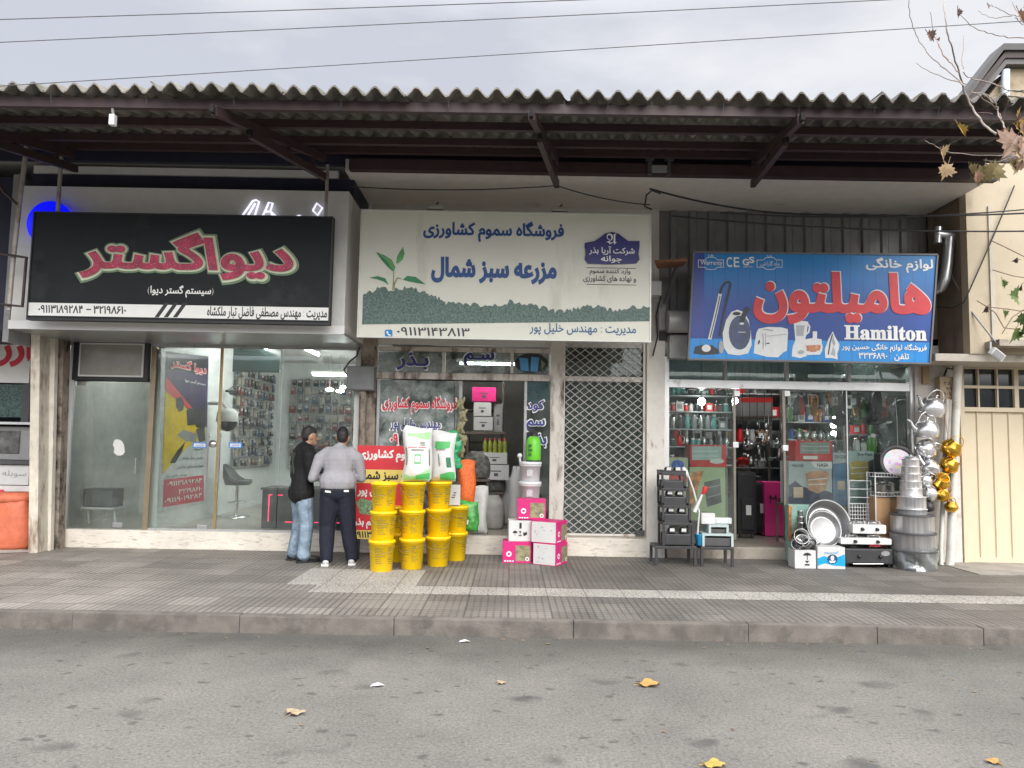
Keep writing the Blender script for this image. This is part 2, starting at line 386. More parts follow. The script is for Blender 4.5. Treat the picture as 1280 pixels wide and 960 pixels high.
def paving():
    """dark concrete tiles with cast ribs, 0.4 m square, ribs running away from the street, some tiles with cross ribs"""
    m, nt, p, co = new_mat('ribbed_paving')
    s = nt.nodes.new('ShaderNodeSeparateXYZ'); nt.links.new(co, s.inputs[0]); x, y = s.outputs[0], s.outputs[1]
    def groove(v, pitch, wd):
        f = _math(nt, 'FRACT', _math(nt, 'DIVIDE', v, pitch)); return _ramp(nt, _math(nt, 'ABSOLUTE', _math(nt, 'SUBTRACT', f, .5)), .5 - wd, .5 - wd * .35)
    ribs = groove(x, .0667, .2)
    cross = groove(y, .08, .16)
    wear = _ramp(nt, _noise(nt, co, .9, 3), .42, .58)                    # some runs of tiles carry squares, others only ribs
    mid = _math(nt, 'SUBTRACT', 1.0, _ramp(nt, _math(nt, 'ABSOLUTE', _math(nt, 'SUBTRACT', x, 1.0)), .0, 1.0))
    r2 = nt.nodes.new('ShaderNodeMapRange'); nt.links.new(_math(nt, 'ABSOLUTE', _math(nt, 'SUBTRACT', x, .7)), r2.inputs[0]); r2.inputs[1].default_value = 1.3; r2.inputs[2].default_value = 2.4; r2.inputs[3].default_value = 1; r2.inputs[4].default_value = 0
    g = _math(nt, 'MAXIMUM', ribs, _math(nt, 'MULTIPLY', cross, r2.outputs[0]))
    joint = _math(nt, 'MAXIMUM', groove(x, .4, .03), groove(y, .4, .03))
    worn = _ramp(nt, _noise(nt, co, 1.3, 6, .62), .40, .66, (1, 1, 1, 1), (.25, .25, .25, 1))
    g = _math(nt, 'MULTIPLY', g, worn); gg = _math(nt, 'MAXIMUM', g, joint)
    # each tile a little different
    fl = nt.nodes.new('ShaderNodeVectorMath'); fl.operation = 'FLOOR'; dv = nt.nodes.new('ShaderNodeVectorMath'); dv.operation = 'DIVIDE'; dv.inputs[1].default_value = (.4, .4, 10)
    nt.links.new(co, dv.inputs[0]); nt.links.new(dv.outputs[0], fl.inputs[0]); wn = nt.nodes.new('ShaderNodeTexWhiteNoise'); nt.links.new(fl.outputs[0], wn.inputs[0])
    tile = _ramp(nt, wn.outputs[0], 0, 1, (.188, .174, .158, 1), (.275, .257, .234, 1))
    c = _mix(nt, 1.0, tile, _ramp(nt, _noise(nt, co, 1.1, 8, .65), .3, .75, (.66, .65, .63, 1), (1.2, 1.18, 1.14, 1)), 'MULTIPLY')
    c = _mix(nt, 1.0, c, _ramp(nt, _noise(nt, co, 60, 3, .7), .3, .7, (.82, .82, .82, 1), (1.15, 1.15, 1.15, 1)), 'MULTIPLY')
    # the pavement gets paler towards its left end
    lr = nt.nodes.new('ShaderNodeMapRange'); nt.links.new(x, lr.inputs[0]); lr.inputs[1].default_value = -6; lr.inputs[2].default_value = 1.5; lr.inputs[3].default_value = 1.25; lr.inputs[4].default_value = .78
    cv = nt.nodes.new('ShaderNodeVectorMath'); cv.operation = 'SCALE'; nt.links.new(c, cv.inputs[0]); nt.links.new(lr.outputs[0], cv.inputs['Scale'])
    c = _mix(nt, _math(nt, 'MULTIPLY', gg, .62), cv.outputs[0], (.05, .046, .042, 1))
    nt.links.new(c, p.inputs['Base Color']); p.inputs['Roughness'].default_value = .6; p.inputs['Specular IOR Level'].default_value = .35
    b = nt.nodes.new('ShaderNodeBump'); b.inputs['Strength'].default_value = .9; b.inputs['Distance'].default_value = .008; b.invert = True
    nt.links.new(gg, b.inputs['Height']); nt.links.new(b.outputs[0], p.inputs['Normal']); return m
def terrazzo():
    m, nt, p, co = new_mat('terrazzo')
    v = nt.nodes.new('ShaderNodeTexVoronoi'); v.voronoi_dimensions = '2D'; v.inputs['Scale'].default_value = 38; nt.links.new(co, v.inputs[0])
    c = _ramp(nt, v.outputs['Distance'], .3, .6, (.48, .46, .425, 1), (.24, .23, .21, 1))
    c = _mix(nt, 1.0, c, _ramp(nt, _noise(nt, co, 2.2, 6), .3, .7, (.7, .69, .66, 1), (1.05, 1.04, 1.02, 1)), 'MULTIPLY')
    s = nt.nodes.new('ShaderNodeSeparateXYZ'); nt.links.new(co, s.inputs[0])
    j = _ramp(nt, _math(nt, 'ABSOLUTE', _math(nt, 'SUBTRACT', _math(nt, 'FRACT', _math(nt, 'DIVIDE', s.outputs[0], .4)), .5)), .482, .49)
    c = _mix(nt, _math(nt, 'MULTIPLY', j, .7), c, (.06, .055, .05, 1))
    nt.links.new(c, p.inputs['Base Color']); p.inputs['Roughness'].default_value = .6; return m
M_asphalt, M_paving, M_terr = asphalt(), paving(), terrazzo()
M_conc = mat('kerb_concrete', (.135, .12, .104), .85, var=.3, vs=5, dirt=(.09, .08, .07), dfrac=.5, ds=4, bump=.5, bs=70)
M_rough = mat('rough_concrete', (.36, .33, .29), .9, var=.2, vs=4, dirt=(.17, .15, .13), dfrac=.5, ds=3, bump=.8, bs=30)

struct('ground', MB().box(-400, 400, -300, 600, -.3, -.02), mat('earth', (.16, .15, .13), .9))
struct('road', MB().box(-80, 80, -9, 6.83, -.1, 0), M_asphalt)
kb = MB(); x = -30.0
random.seed(3)
while x < 30:
    ln = random.uniform(.9, 1.7); j = random.uniform(-.006, .006); jz = random.uniform(-.004, .004)
    kb.box(x, x + ln - .003, 6.83 + j, 6.94, -.05, .152 + jz, bev=.012); x += ln
struct('kerb', kb, M_conc)
struct('pavement', MB().box(-30, 30, 6.938, 16.5, -.05, .15), M_paving)
tb = MB(); a = gp(385, 736); b = gp(640, 740)
tb.box(-2.05, 5.9, 7.93, 8.33, .1, .154)
struct('pavement_band', tb, M_terr)
struct('pavement_patch', MB().box(-2.4, -1.0, 8.334, 9.35, .1, .1535), M_terr)
pa = MB()
rr = random.Random(5)
pts = [(-30, 10.9), (-30, 8.6)] + [(-8.5 + i * .35, 8.7 + i * .26 + rr.uniform(-.06, .06)) for i in range(7)] + [(-6.35, 10.9)]
pa.poly([(x_, y_, .156) for x_, y_ in pts])
struct('concrete_apron', pa, M_rough)
struct('garage_ramp', MB().box(5.95, 30, 9.75, 10.95, .1, .158), mat('ramp_concrete', (.3, .275, .24), .85, var=.2, vs=3, dirt=(.17, .155, .135), dfrac=.5, ds=2, bump=.4))

# ---- wall materials
M_white = mat('painted_white', (.66, .66, .64), .55, var=.05, dirt=(.5, .49, .46), dfrac=.62, ds=2)
M_dirtywhite = mat('old_white_paint', (.66, .63, .57), .6, var=.08, dirt=(.2, .12, .08), dfrac=.57, ds=5, dz=.35, bump=.3, bs=40)
M_rust = mat('rusty_white_steel', (.60, .56, .50), .6, var=.1, dirt=(.11, .065, .045), dfrac=.50, ds=5, dz=.3, bump=.3, bs=40)
M_stone = mat('travertine', (.70, .65, .57), .5, var=.12, vs=3, dirt=(.42, .37, .3), dfrac=.54, ds=7, dz=6, bump=.25, bs=30)
M_steel_maroon = mat('maroon_steel', (.047, .027, .029), .55, var=.2, dirt=(.05, .028, .025), dfrac=.5, ds=4)
M_navy = mat('navy_paint', (.012, .014, .035), .6, var=.2)
M_alu = mat('aluminium_frame', (.66, .67, .67), .4, .6, var=.06, dirt=(.35, .33, .3), dfrac=.6, ds=4)
M_alud = mat('grey_frame', (.40, .41, .41), .45, .3, var=.1, dirt=(.25, .24, .22), dfrac=.55, ds=4)
M_bronze = mat('bronze_frame', (.30, .24, .16), .4, .5, var=.1)
M_black = mat('black_paint', (.02, .02, .022), .45, var=.2)
M_darkgrey = mat('dark_grey', (.07, .07, .072), .5, var=.15)
M_grey = mat('mid_grey', (.28, .28, .28), .55, var=.1, dirt=(.16, .15, .14), dfrac=.6)
M_glass = glass_mat('clear_glass', (.91, .95, .93), .9, .05)
M_glassf = glass_mat('filmed_glass', (.58, .66, .64), 1.0, .5)
M_glassd = glass_mat('dusty_glass', (.62, .70, .68), 1.1, .10)
M_wall_in = mat('shop_wall', (.76, .79, .79), .6, var=.04)
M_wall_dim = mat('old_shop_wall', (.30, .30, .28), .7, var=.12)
M_tile = mat('floor_tile', (.42, .40, .36), .35, var=.1, vs=2)
M_tube = emis('fluorescent_tube', (1, .98, .95), 22)
M_bulb = emis('bright_lamp', (1, 1, 1), 22)
M_soffit = mat('soffit_plaster', (.62, .60, .56), .8, var=.06, dirt=(.27, .23, .19), dfrac=.62, ds=1.3)

# =================================================================== LEFT SHOP BUILDING (black sign)
def px(x_, y_=550, Y=YG): return P(x_, y_, Y).x
def pz(x_, y_, Y=YG): return P(x_, y_, Y).z
XL0, XL1, XC1, XR1 = -6.48, -2.16, 2.02, 5.78
T = Thing('shop_building', 'glass-fronted phone and camera shop with white fascia box above its door', 'shop', (-4.3, YG, .15), 'shops in the row')
t = T
t.part('floor', MB().box(XL0, XL1, YG - .02, 16.6, .16, FZ), M_tile)
t.part('ceiling', MB().box(XL0, XL1, YG - .02, 16.6, 3.36, 3.44), M_white)
t.part('wall', MB().box(XL0, XL1, 16.4, 16.6, FZ, 3.36), M_wall_in)
t.part('wall', MB().box(-5.19, -5.05, 10.97, 16.4, FZ, 3.36), M_wall_in)
t.part('wall', MB().box(XL0 - .1, XL0, YG - .04, 16.6, .15, 3.36), mat('grey_plaster', (.55, .56, .54), .7))
t.part('wall', MB().box(XL1, XL1 + .08, YG + .02, 16.6, .15, 3.36), M_wall_in)
t.part('wall', MB().box(XL0, -5.19, 13.4, 13.5, FZ, 3.36), mat('grey_plaster', (.55, .56, .54), .7))
t.part('sill', MB().box(px(74, 670), XL1 + .02, YS, YG + .06, .15, FZ + .012, bev=.01), M_stone)
# fascia box: silver underside, white face, navy band and the white strip above it
X0, X1 = P(18, 330, YF).x, P(433, 330, YF).x
zb, z1, z2, z3 = 3.05, 4.90, 5.03, 5.15
M_fasc = mat('fascia_panel', (.66, .66, .63), .45, var=.05, dirt=(.5, .49, .46), dfrac=.6, ds=1)
t.part('fascia', MB().box(X0, X1, YF, YG - .03, zb + .02, z1), M_fasc)
t.part('fascia_trim', MB().box(X0 - .01, X1 + .01, YF - .03, YF - .002, zb - .01, zb + .1, bev=.008), mat('white_plastic', (.78, .78, .77), .4, var=.03))
t.part('fascia_soffit', MB().box(X0, X1, YF + .002, YG - .03, zb - .01, zb + .018), mat('silver_panel', (.5, .5, .49), .32, .7, var=.08, dirt=(.35, .34, .32), dfrac=.6))
t.part('fascia_band', MB().box(X0 - .02, X1 + .01, YF + .25, YG - .03, z1 + .002, z2 + .12), M_navy)
t.part('fascia_strip', MB().box(X0 + .02, X1 - .2, YF + .22, YF + .3, z2 + .122, z3 + .1), M_white)
t.part('header', MB().box(XL0, XL1, YG - .03, YG + .05, 3.0, 3.355), M_alud)
# frames
fz0 = FZ + .012
def post(x_, w, m, nm='frame', y0=.03, y1=.04, top=3.0, th=t): th.part(nm, MB().box(x_ - w / 2, x_ + w / 2, YG - y0, YG + y1, fz0, top, bev=.004), m)
for p_, w, m in ((86, .07, M_white), (188, .075, M_bronze), (445, .075, M_white)): post(px(p_), w, m)
t.part('frame', MB().box(px(90), px(187), YG - .025, YG + .03, pz(140, 477), pz(140, 473)), M_black)
t.part('frame', MB().box(px(189), px(443), YG - .02, YG + .03, FZ + .012, FZ + .04), M_alud)
gx = [px(90), px(184.5), px(192), px(270), px(276), px(349), px(443)]
g0, g1 = FZ + .02, 2.995
gl = [('glass_door', gx[0], gx[1], g0, pz(140, 478)), ('glass_door', gx[2], gx[3], g0 + .03, g1), ('glass_door', gx[4], gx[5], g0 + .03, g1), ('window_pane', gx[5] + .015, gx[6], g0 + .03, g1)]
doors = [t.part(n_, MB().box(a_, b_, YG - .005, YG + .005, c_, d_), M_glass) for n_, a_, b_, c_, d_ in gl]
for k, (p_, m) in enumerate(((273, mat('brass_strip', (.42, .33, .17), .35, .7)), )): post(px(p_), .045, m, 'door_strip', .012, .012)
h = MB()
def handle(xp, ya, yb, th, par, r=.014, off=.06):
    X = px(xp); za, zb_ = pz(xp, yb), pz(xp, ya); q = MB(); q.tube([(X, YG - off, za), (X, YG - off, zb_)], r, 10)
    for z in (za + .05, zb_ - .05): q.tube([(X, YG - off, z), (X, YG - .004, z)], r * .7, 8)
    th.part('handle', q, mat('chrome', (.8, .8, .8), .15, 1, var=.03), par)
handle(262, 541, 602, t, doors[1]); handle(277, 541, 602, t, doors[2]); handle(173, 572, 592, t, doors[0], .012, .04)
t.part('lock', MB().lathe([(.0, -.02), (.055, -.015), (.055, .015), (.0, .02)], (px(267), YG - .02, pz(267, 555)), M=Matrix.Rotation(PI / 2, 4, 'X')), mat('chrome', (.8, .8, .8), .15, 1), doors[1])
for a_, b_, par in ((241, 259, doors[1]), (286, 303, doors[2])):
    q = MB(); X0_, X1_, Z0_, Z1_ = prect(a_, 553, b_, 560, YG)
    q.box(X0_, X1_, YG - .009, YG - .006, Z0_, Z1_, 0); q.box(X0_ + .02, X1_ - .02, YG - .011, YG - .0095, Z0_ + .015, Z1_ - .015, 1)
    ptext(q, 'بکشید' if a_ < 250 else 'فشار', (a_ + 4, 554.5, b_ - 4, 558.7), YG, .03, mi=0, dy=.013)
    t.part('push_sticker', q, [mat('sticker_blue', (.05, .22, .6), .4), M_white], par)
for xp, yp in ((100, 479), (155, 656), (260, 659)):
    q = MB(); X, Z = px(xp), pz(xp, yp); q.box(X - .09, X + .05, YG - .012, YG + .012, Z - .035, Z + .03, bev=.005); t.part('patch_fitting', q, mat('brushed_steel', (.6, .6, .6), .3, .9))
q = MB(); pflat(q, [(147, 549), (152, 551), (155, 556), (156, 565), (153, 569), (147, 569.5), (142, 566), (143, 560), (141, 556), (143, 550)], YG - .008); t.part('paper_scrap', q, M_white, doors[0])
# the small framed sign box above the side door
q = MB(); X0_, X1_, Z0_, Z1_ = prect(93, 424, 187, 476, YG - .05)
sb = Thing('sign_box', 'small black framed light box with a blank face above the side door', 'sign', ((X0_ + X1_) / 2, YG - .05, Z0_))
sb.part('frame', q.box(X0_, X1_, YG - .09, YG - .01, Z0_, Z1_, bev=.006), M_black)
X0_, X1_, Z0_, Z1_ = prect(99, 429, 180, 471, YG - .09); q = MB().box(X0_, X1_, YG - .1, YG - .091, Z0_, Z1_)
sb.part('border', q, M_white)
X0_, X1_, Z0_, Z1_ = prect(101, 431, 178, 469, YG - .09); q = MB().box(X0_, X1_, YG - .103, YG - .1005, Z0_, Z1_)
sb.part('face', q, mat('smoked_face', (.30, .29, .25), .15, var=.2, vs=2, dirt=(.42, .4, .34), dfrac=.55, ds=3))

# weathered posts between the left neighbour and the shop
M_oldwood = mat('weathered_paint', (.60, .55, .46), .7, var=.15, dirt=(.24, .17, .12), dfrac=.5, ds=6, dz=.25, bump=.5, bs=25)
for (a_, b_, yt, yb_, Yp, ww, m, lab) in ((49.5, 48, 416, 683, 10.3, .22, M_oldwood, 'broad cream post with flaking paint beside the orange sack'), (65, 60, 418, 680, 10.45, .075, mat('pipe_cream', (.68, .64, .56), .6, dirt=(.3, .22, .16), dfrac=.56, ds=6, dz=.3), 'thin cream pipe-like post leaning between the broad post and stained pillar'), (78, 71, 420, 684, 10.62, .16, mat('stained_pillar', (.30, .25, .20), .8, var=.3, dirt=(.04, .03, .024), dfrac=.47, ds=5, dz=.6, bump=.6, bs=20), 'rust-stained plaster pillar beside the side door')):
    q = MB(); A, B = P(b_, yb_, Yp), P(a_, yt, Yp); A.z = .15
    q.bar(A, B + Vector((0, 0, .25)), ww, .12, up=(1, 0, 0)); single('wooden_post', q, m, lab, 'post')

# =================================================================== CENTRE SHOP BUILDING (seed shop)
t = Thing('shop_building', 'old farm-supply shop with rusty white frames and a lattice gate', 'shop', (0, YG, .15), 'shops in the row')
T2 = t
t.part('floor', MB().box(XL1 + .081, XC1 - .001, YG - .02, 15.2, .16, FZ), mat('worn_tile', (.30, .27, .23), .4, var=.2, vs=2))
t.part('ceiling', MB().box(XL1 + .081, XC1 - .001, YG + .06, 15.2, 3.36, 3.44), M_wall_dim)
t.part('wall', MB().box(XL1 + .081, XC1 - .001, 15.0, 15.2, FZ, 3.36), M_wall_dim)
t.part('wall', MB().box(.62, .70, YG + .35, 15.0, FZ, 3.36), M_wall_dim)
t.part('sill', MB().box(XL1 + .03, px(826, 680), YS, YG + .06, .15, FZ + .012, bev=.01), M_stone)
t.part('upper_wall', MB().box(XL1 + .081, XC1 + .08, YG - .02, YG + .055, 3.1, 5.14), M_soffit)
def vpost(th, xa, xb, yt, yb_, m, y0=-.06, y1=.05, nm='pillar', Y=YG):
    X0_, X1_, Z0_, Z1_ = prect(xa, yt, xb, yb_, Y); th.part(nm, MB().box(X0_, X1_, YG + y0, YG + y1, max(Z0_, FZ + .013), Z1_, bev=.006), m)
vpost(t, 449, 469, 420, 664, mat('stained_pillar', (.36, .31, .25)), -.05, .05)
vpost(t, 687, 704, 424, 672, M_rust, -.09, .05)
vpost(t, 804, 818, 420, 676, M_rust, -.05, .05); 
q = MB(); X0_, X1_, Z0_, Z1_ = prect(808, 420, 831, 698, YS); t.part('pillar', q.box(X0_, X1_, YS - .02, YG + .05, .15, 3.2, bev=.008), M_dirtywhite)
def rail(th, xa, xb, ya, yb_, m, y0=-.05, y1=.05, nm='rail'):
    X0_, X1_, Z0_, Z1_ = prect(xa, ya, xb, yb_, YG); th.part(nm, MB().box(X0_, X1_, YG + y0, YG + y1, Z0_, Z1_, bev=.005), m)
rail(t, 469, 687, 467, 475, M_rust); rail(t, 469, 687, 435, 440, M_rust); rail(t, 704.5, 804, 471, 477, M_dirtywhite, -.03)
rail(t, 704.5, 804, 668, 672.5, M_dirtywhite, -.03)
for xp in (555, 640): vpost(t, xp - 2, xp + 2, 440.5, 466.5, M_dirtywhite, -.04, .04, 'mullion')
vpost(t, 469.5, 473, 476, 672, M_alud, -.03, .03, 'frame'); vpost(t, 572, 576, 476, 672, M_alud, -.03, .03, 'frame'); vpost(t, 654, 657.5, 476, 672, M_alud, -.03, .03, 'frame')
def pane(th, xa, ya, xb, yb_, m=M_glass, nm='window_pane', Y=YG, par=None):
    X0_, X1_, Z0_, Z1_ = prect(xa, ya, xb, yb_, Y); return th.part(nm, MB().box(X0_, X1_, Y - .005, Y + .005, max(Z0_, FZ + .014), Z1_), m, par)
for a_, b_ in ((473, 552.8), (557.2, 637.8), (642.2, 686)): pane(t, a_, 440.5, b_, 466.5, M_glassf)
wl = pane(t, 473.2, 475.5, 572, 672, M_glassf); wr = pane(t, 657.6, 475.5, 687, 672, M_glassd)
pane(t, 705, 428, 804, 668, M_glassd, Y=YG + .03)
t.part('frosted_panel', MB().box(px(705), px(804), YG + .06, YG + .09, FZ + .02, 3.0), mat('grey_green_panel', (.2, .215, .19), .5, var=.15, vs=2))
# window lettering: red with a white edge, navy
M_red_t, M_navy_t, M_white_t = mat('red_vinyl', (.62, .03, .06), .5), mat('navy_vinyl', (.03, .04, .22), .5), mat('white_vinyl', (.82, .82, .8), .5)
q = MB()
LET = []
def outl(s, box, mi, par=None, Y=YG, off=.08, o2=.15, dy=.012):
    q = MB(); LET.append(q)
    x0, y0, x1, y1 = box; ptext(q, s, (x0 - 1.6, y0 - 1.6, x1 + 1.6, y1 + 1.6), Y, o2, mi=2, dy=dy); ptext(q, s, box, Y, off, mi=mi, dy=dy + .003)
def lets(par):
    for q_ in LET: t.part('lettering', q_, [M_red_t, M_navy_t, M_white_t], par)
    LET.clear()
outl('فروشگاه سموم کشاورزی', (478, 495, 571, 517), 0); outl('مهندس خلیل پور', (488, 524, 551, 539), 1, off=.06, o2=.1); outl('۰۹', (488, 542, 498, 556), 0)
lets(wl)
q = MB(); outl('کود', (659, 500, 680, 515), 1); outl('سم', (658, 524, 681, 539), 1); outl('بذر', (664, 542, 683, 560), 1); lets(wr)
q = MB(); outl('بـذر', (496, 440.5, 536, 463), 1, off=.07, o2=.1); outl('سـم', (580, 440, 618, 458), 1, off=.07, o2=.1); lets(None)
# round picture in the small transom pane
q = MB(); pflat(q, ell(664, 454, 21, 12.5), YG - .012, 0); pflat(q, [(649, 447), (660, 448), (661, 464), (651, 463)], YG - .015, 1); pflat(q, [(664, 446), (674, 447), (672, 465), (663, 464)], YG - .015, 1); pflat(q, [(676, 449), (682, 455), (677, 462)], YG - .015, 2)
t.part('round_picture', q, [mat('picture_black', (.02, .025, .03), .4), mat('picture_blue', (.08, .32, .6), .4), mat('picture_olive', (.2, .22, .08), .4)])
q = MB(); pflat(q, [(539, 520), (573, 520), (573, 566), (546, 566), (539, 540)], YG + .012, 0); t.part('pale_poster', q, mat('poster_pale_blue', (.5, .62, .7), .5, var=.15, vs=9), wl)
q = MB(); pflat(q, [(658.5, 477), (686, 477), (686, 500), (672, 506), (658.5, 500)], YG + .012, 0); t.part('sky_poster', q, mat('poster_sky', (.3, .48, .66), .5, var=.3, vs=6), wr)

# lattice gate: diamond mesh in front of the dark panel
gt = Thing('lattice_gate', 'white folding diamond lattice gate drawn shut over the dark window', 'gate', (px(754), YG - .05, FZ))
X0_, X1_, Z0_, Z1_ = prect(706, 428, 803, 667, YG - .05); q = MB()
nx_, nz_ = 8, 25; dx, dz = (X1_ - X0_) / nx_, (Z1_ - Z0_) / nz_
rr = random.Random(2)
for i in range(-nz_, nx_ + 1):
    for sgn in (1, -1):
        pts = []
        for j in range(nz_ + 1):
            k = i + j if sgn > 0 else nx_ - (i + j)
            if 0 <= k <= nx_: pts.append(Vector((X0_ + k * dx + rr.uniform(-.004, .004), YG - .05 + .006 * sgn, Z0_ + j * dz + rr.uniform(-.006, .006))))
        if len(pts) > 1: q.tube(pts, .0062, 5)
gt.part('lattice', q, mat('lattice_white', (.52, .51, .47), .5, var=.1, dirt=(.35, .27, .2), dfrac=.6, ds=9))
q = MB(); 
for X in (X0_ - .02, X1_ + .02): gt.part('upright', MB().box(X - .014, X + .014, YG - .07, YG - .032, Z0_, Z1_), M_dirtywhite)
gt.part('frame', MB().box(X0_ - .04, X1_ + .04, YG - .075, YG - .03, Z0_ - .03, Z0_ - .001), M_dirtywhite)
q = MB().box(X1_ - .1, X1_ + .03, YG - .1, YG - .076, Z0_ - .02, Z0_ + .06, bev=.005); gt.part('lock', q, M_darkgrey)

# electrical box with its cable on the stained pillar
eb = Thing('junction_box', 'grey metal electrical box with conduit on the stained pillar', 'electrical box', (px(450), YG - .2, pz(450, 489)))
X0_, X1_, Z0_, Z1_ = prect(434, 458, 468, 488, YG - .2); eb.part('case', MB().box(X0_, X1_, YG - .24, YG - .06, Z0_, Z1_, bev=.012), mat('box_grey', (.17, .18, .18), .5, var=.15))
eb.part('lid', MB().box(X0_ + .015, X1_ - .015, YG - .252, YG - .241, Z0_ + .015, Z1_ - .015, bev=.004), mat('box_grey', (.17, .18, .18)))
eb.part('conduit', MB().tube([(px(454), YG - .14, Z0_), (px(455), YG - .14, Z0_ - .5), (px(456), YG - .14, .6)], .05, 10), mat('stained_pillar', (.36, .31, .25)))
eb.part('cable', MB().tube([P(434, 470, YG - .15), P(430, 462, YG - .15), P(437, 452, YG - .14), P(446, 445, YG - .13), P(450, 432, YG - .1)], .012, 6), M_black)

# =================================================================== RIGHT SHOP BUILDING (housewares)
t = Thing('shop_building', 'housewares shop with open glass door under the blue sign', 'shop', (4, YG, .15), 'shops in the row')
T3 = t
FR = .30
t.part('floor', MB().box(XC1 + .001, XR1, YG - .02, 14.6, .16, FR), mat('worn_tile', (.30, .27, .23)))
t.part('ceiling', MB().box(XC1 + .001, XR1, YG + .06, 14.6, 3.36, 3.44), M_wall_dim)
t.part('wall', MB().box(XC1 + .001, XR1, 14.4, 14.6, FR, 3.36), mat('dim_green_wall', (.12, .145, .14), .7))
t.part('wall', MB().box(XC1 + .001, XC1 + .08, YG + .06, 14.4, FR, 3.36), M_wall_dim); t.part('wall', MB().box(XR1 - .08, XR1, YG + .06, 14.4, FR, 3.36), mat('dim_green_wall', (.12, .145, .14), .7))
t.part('step', MB().box(px(832), px(1142), YS, YG + .06, .15, FR + .012, bev=.012), mat('step_stone', (.36, .32, .27), .6, var=.15, dirt=(.2, .17, .14), dfrac=.5, ds=3))
# ribbed sheet wall over the shop
q = MB(); X = XC1 + .081; vs = []; fs = []
prof = [0, 0, -.035, -.035]; stp = [.0, .15, .175, .255]
xs = []
while X < 6.05:
    for d_, s_ in zip(prof, stp): xs.append((X + s_, YG + .03 + d_))
    X += .28
for i, (x_, y_) in enumerate(xs): vs += [(x_, y_, 3.25), (x_, y_, 5.135)]
fs = [(2 * i, 2 * i + 2, 2 * i + 3, 2 * i + 1) for i in range(len(xs) - 1)]; q.add(vs, fs)
t.part('sheet_cladding', q, mat('grey_sheet', (.20, .20, .195), .5, .3, var=.12, dirt=(.1, .085, .07), dfrac=.58, ds=2, dz=.3), fix=False)
t.part('upper_wall', MB().box(XC1 + .081, 6.0, YG + .07, YG + .15, 3.2, 5.14), M_wall_dim)
t.part('shutter_box', MB().box(px(833), px(1143), YG - .22, YG - .03, pz(980, 452), pz(980, 452) + .33, bev=.01), mat('shutter_grey', (.42, .42, .41), .5, .3, var=.1, dirt=(.25, .22, .19), dfrac=.55))
rail(t, 831, 1142, 477, 487, M_alu); 
for xp, w in ((833, 4), (1142, 5)): vpost(t, xp - w, xp + w * .6, 446, 690, M_alu, -.06, .06, 'frame')
q = MB(); X0_, X1_, Z0_, Z1_ = prect(1139, 450, 1150, 690, YG - .04)
for xp in (906, 983, 1060): vpost(t, xp - 2, xp + 2, 450, 476.8, M_alud, -.04, .04, 'mullion')
for a_, b_ in ((836.5, 903.8), (908.2, 980.8), (985.2, 1057.8), (1062.2, 1136.5)): pane(t, a_, 450, b_, 476.8, M_glassd)
for xp in (918, 980.5): vpost(t, xp - 1.6, xp + 1.6, 487.3, 690, mat('dark_bronze', (.22, .2, .17), .4, .5), -.02, .02, 'frame')
vpost(t, 1058.8, 1060.2, 487.3, 690, M_alu, -.012, .012, 'frame')
for n_, a_, b_ in (('window_pane', 836, 916.2), ('window_pane', 982.3, 1058.6), ('window_pane', 1060.4, 1137)):
    X0_, X1_, Z0_, Z1_ = prect(a_, 487.3, b_, 690, YG); t.part(n_, MB().box(X0_, X1_, YG - .005, YG + .005, FR + .014, Z1_), M_glass)
for xp, yp in ((921, 492), (984, 492), (919, 556), (981, 560)): t.part('patch_fitting', MB().box(px(xp) - .04, px(xp) + .04, YG - .03, YG - .021, pz(xp, yp) - .04, pz(xp, yp) + .04, bev=.004), M_alu)
# tile-faced pillar at the end of the row
pm = Thing('end_pillar', 'rough white plastered pillar carrying the hanging kettles', 'pillar', (px(1166), YG - .1, .15))
X0_, X1_, Z0_, Z1_ = prect(1146, 450, 1200, 700, YG - .1); pm.part('pillar', MB().box(X0_, X1_, YG - .1, YG + .2, .15, 3.3, bev=.01), mat('rough_white_plaster', (.62, .58, .53), .85, var=.12, dirt=(.38, .32, .26), dfrac=.55, ds=4, bump=1.0, bs=35))
X0_, X1_, Z0_, Z1_ = prect(1152, 425, 1160, 480, YG - .12); pm.part('timber', MB().box(X0_, X1_, YG - .15, YG - .102, Z0_, Z1_ + .1), mat('bare_timber', (.35, .24, .14), .7, var=.2))

# soffit slab, back beam and the dark wall that carries the awning
ss = Thing('roof_slab', 'stained concrete soffit slab with maroon edge beam over the shops', 'roof', (2, YB, 5.14))
q = MB().box(XL1 - .02, 6.02, YB + .06, YG + .2, 5.141, 5.3); ss.part('slab', q, M_soffit)
ss.part('edge_beam', MB().box(XL1 + .05, 6.1, YB - .06, YB + .058, 5.125, 5.265), M_steel_maroon)
ss.part('roof_deck', MB().box(-12, 6.1, YB + .3, 16.6, 5.302, 5.42), M_wall_dim)
ss.part('back_wall', MB().box(-12, 6.1, YB + .2, YB + .28, 5.27, 5.75), M_navy)
for xp in (812, 836):
    q = MB(); A = P(xp, 210, YB - .1); q.box(A.x - .02, A.x + .02, YB - .14, YB - .061, 5.1, 5.3); q.box(A.x - .05, A.x + .05, YB - .16, YB - .062, 5.28, 5.32); ss.part('bracket', q, M_darkgrey)
q = MB(); A = P(824, 218, YB - .1); q.box(A.x - .1, A.x + .1, YB - .12, YB - .061, 5.14, 5.22); ss.part('connector', q, M_grey)

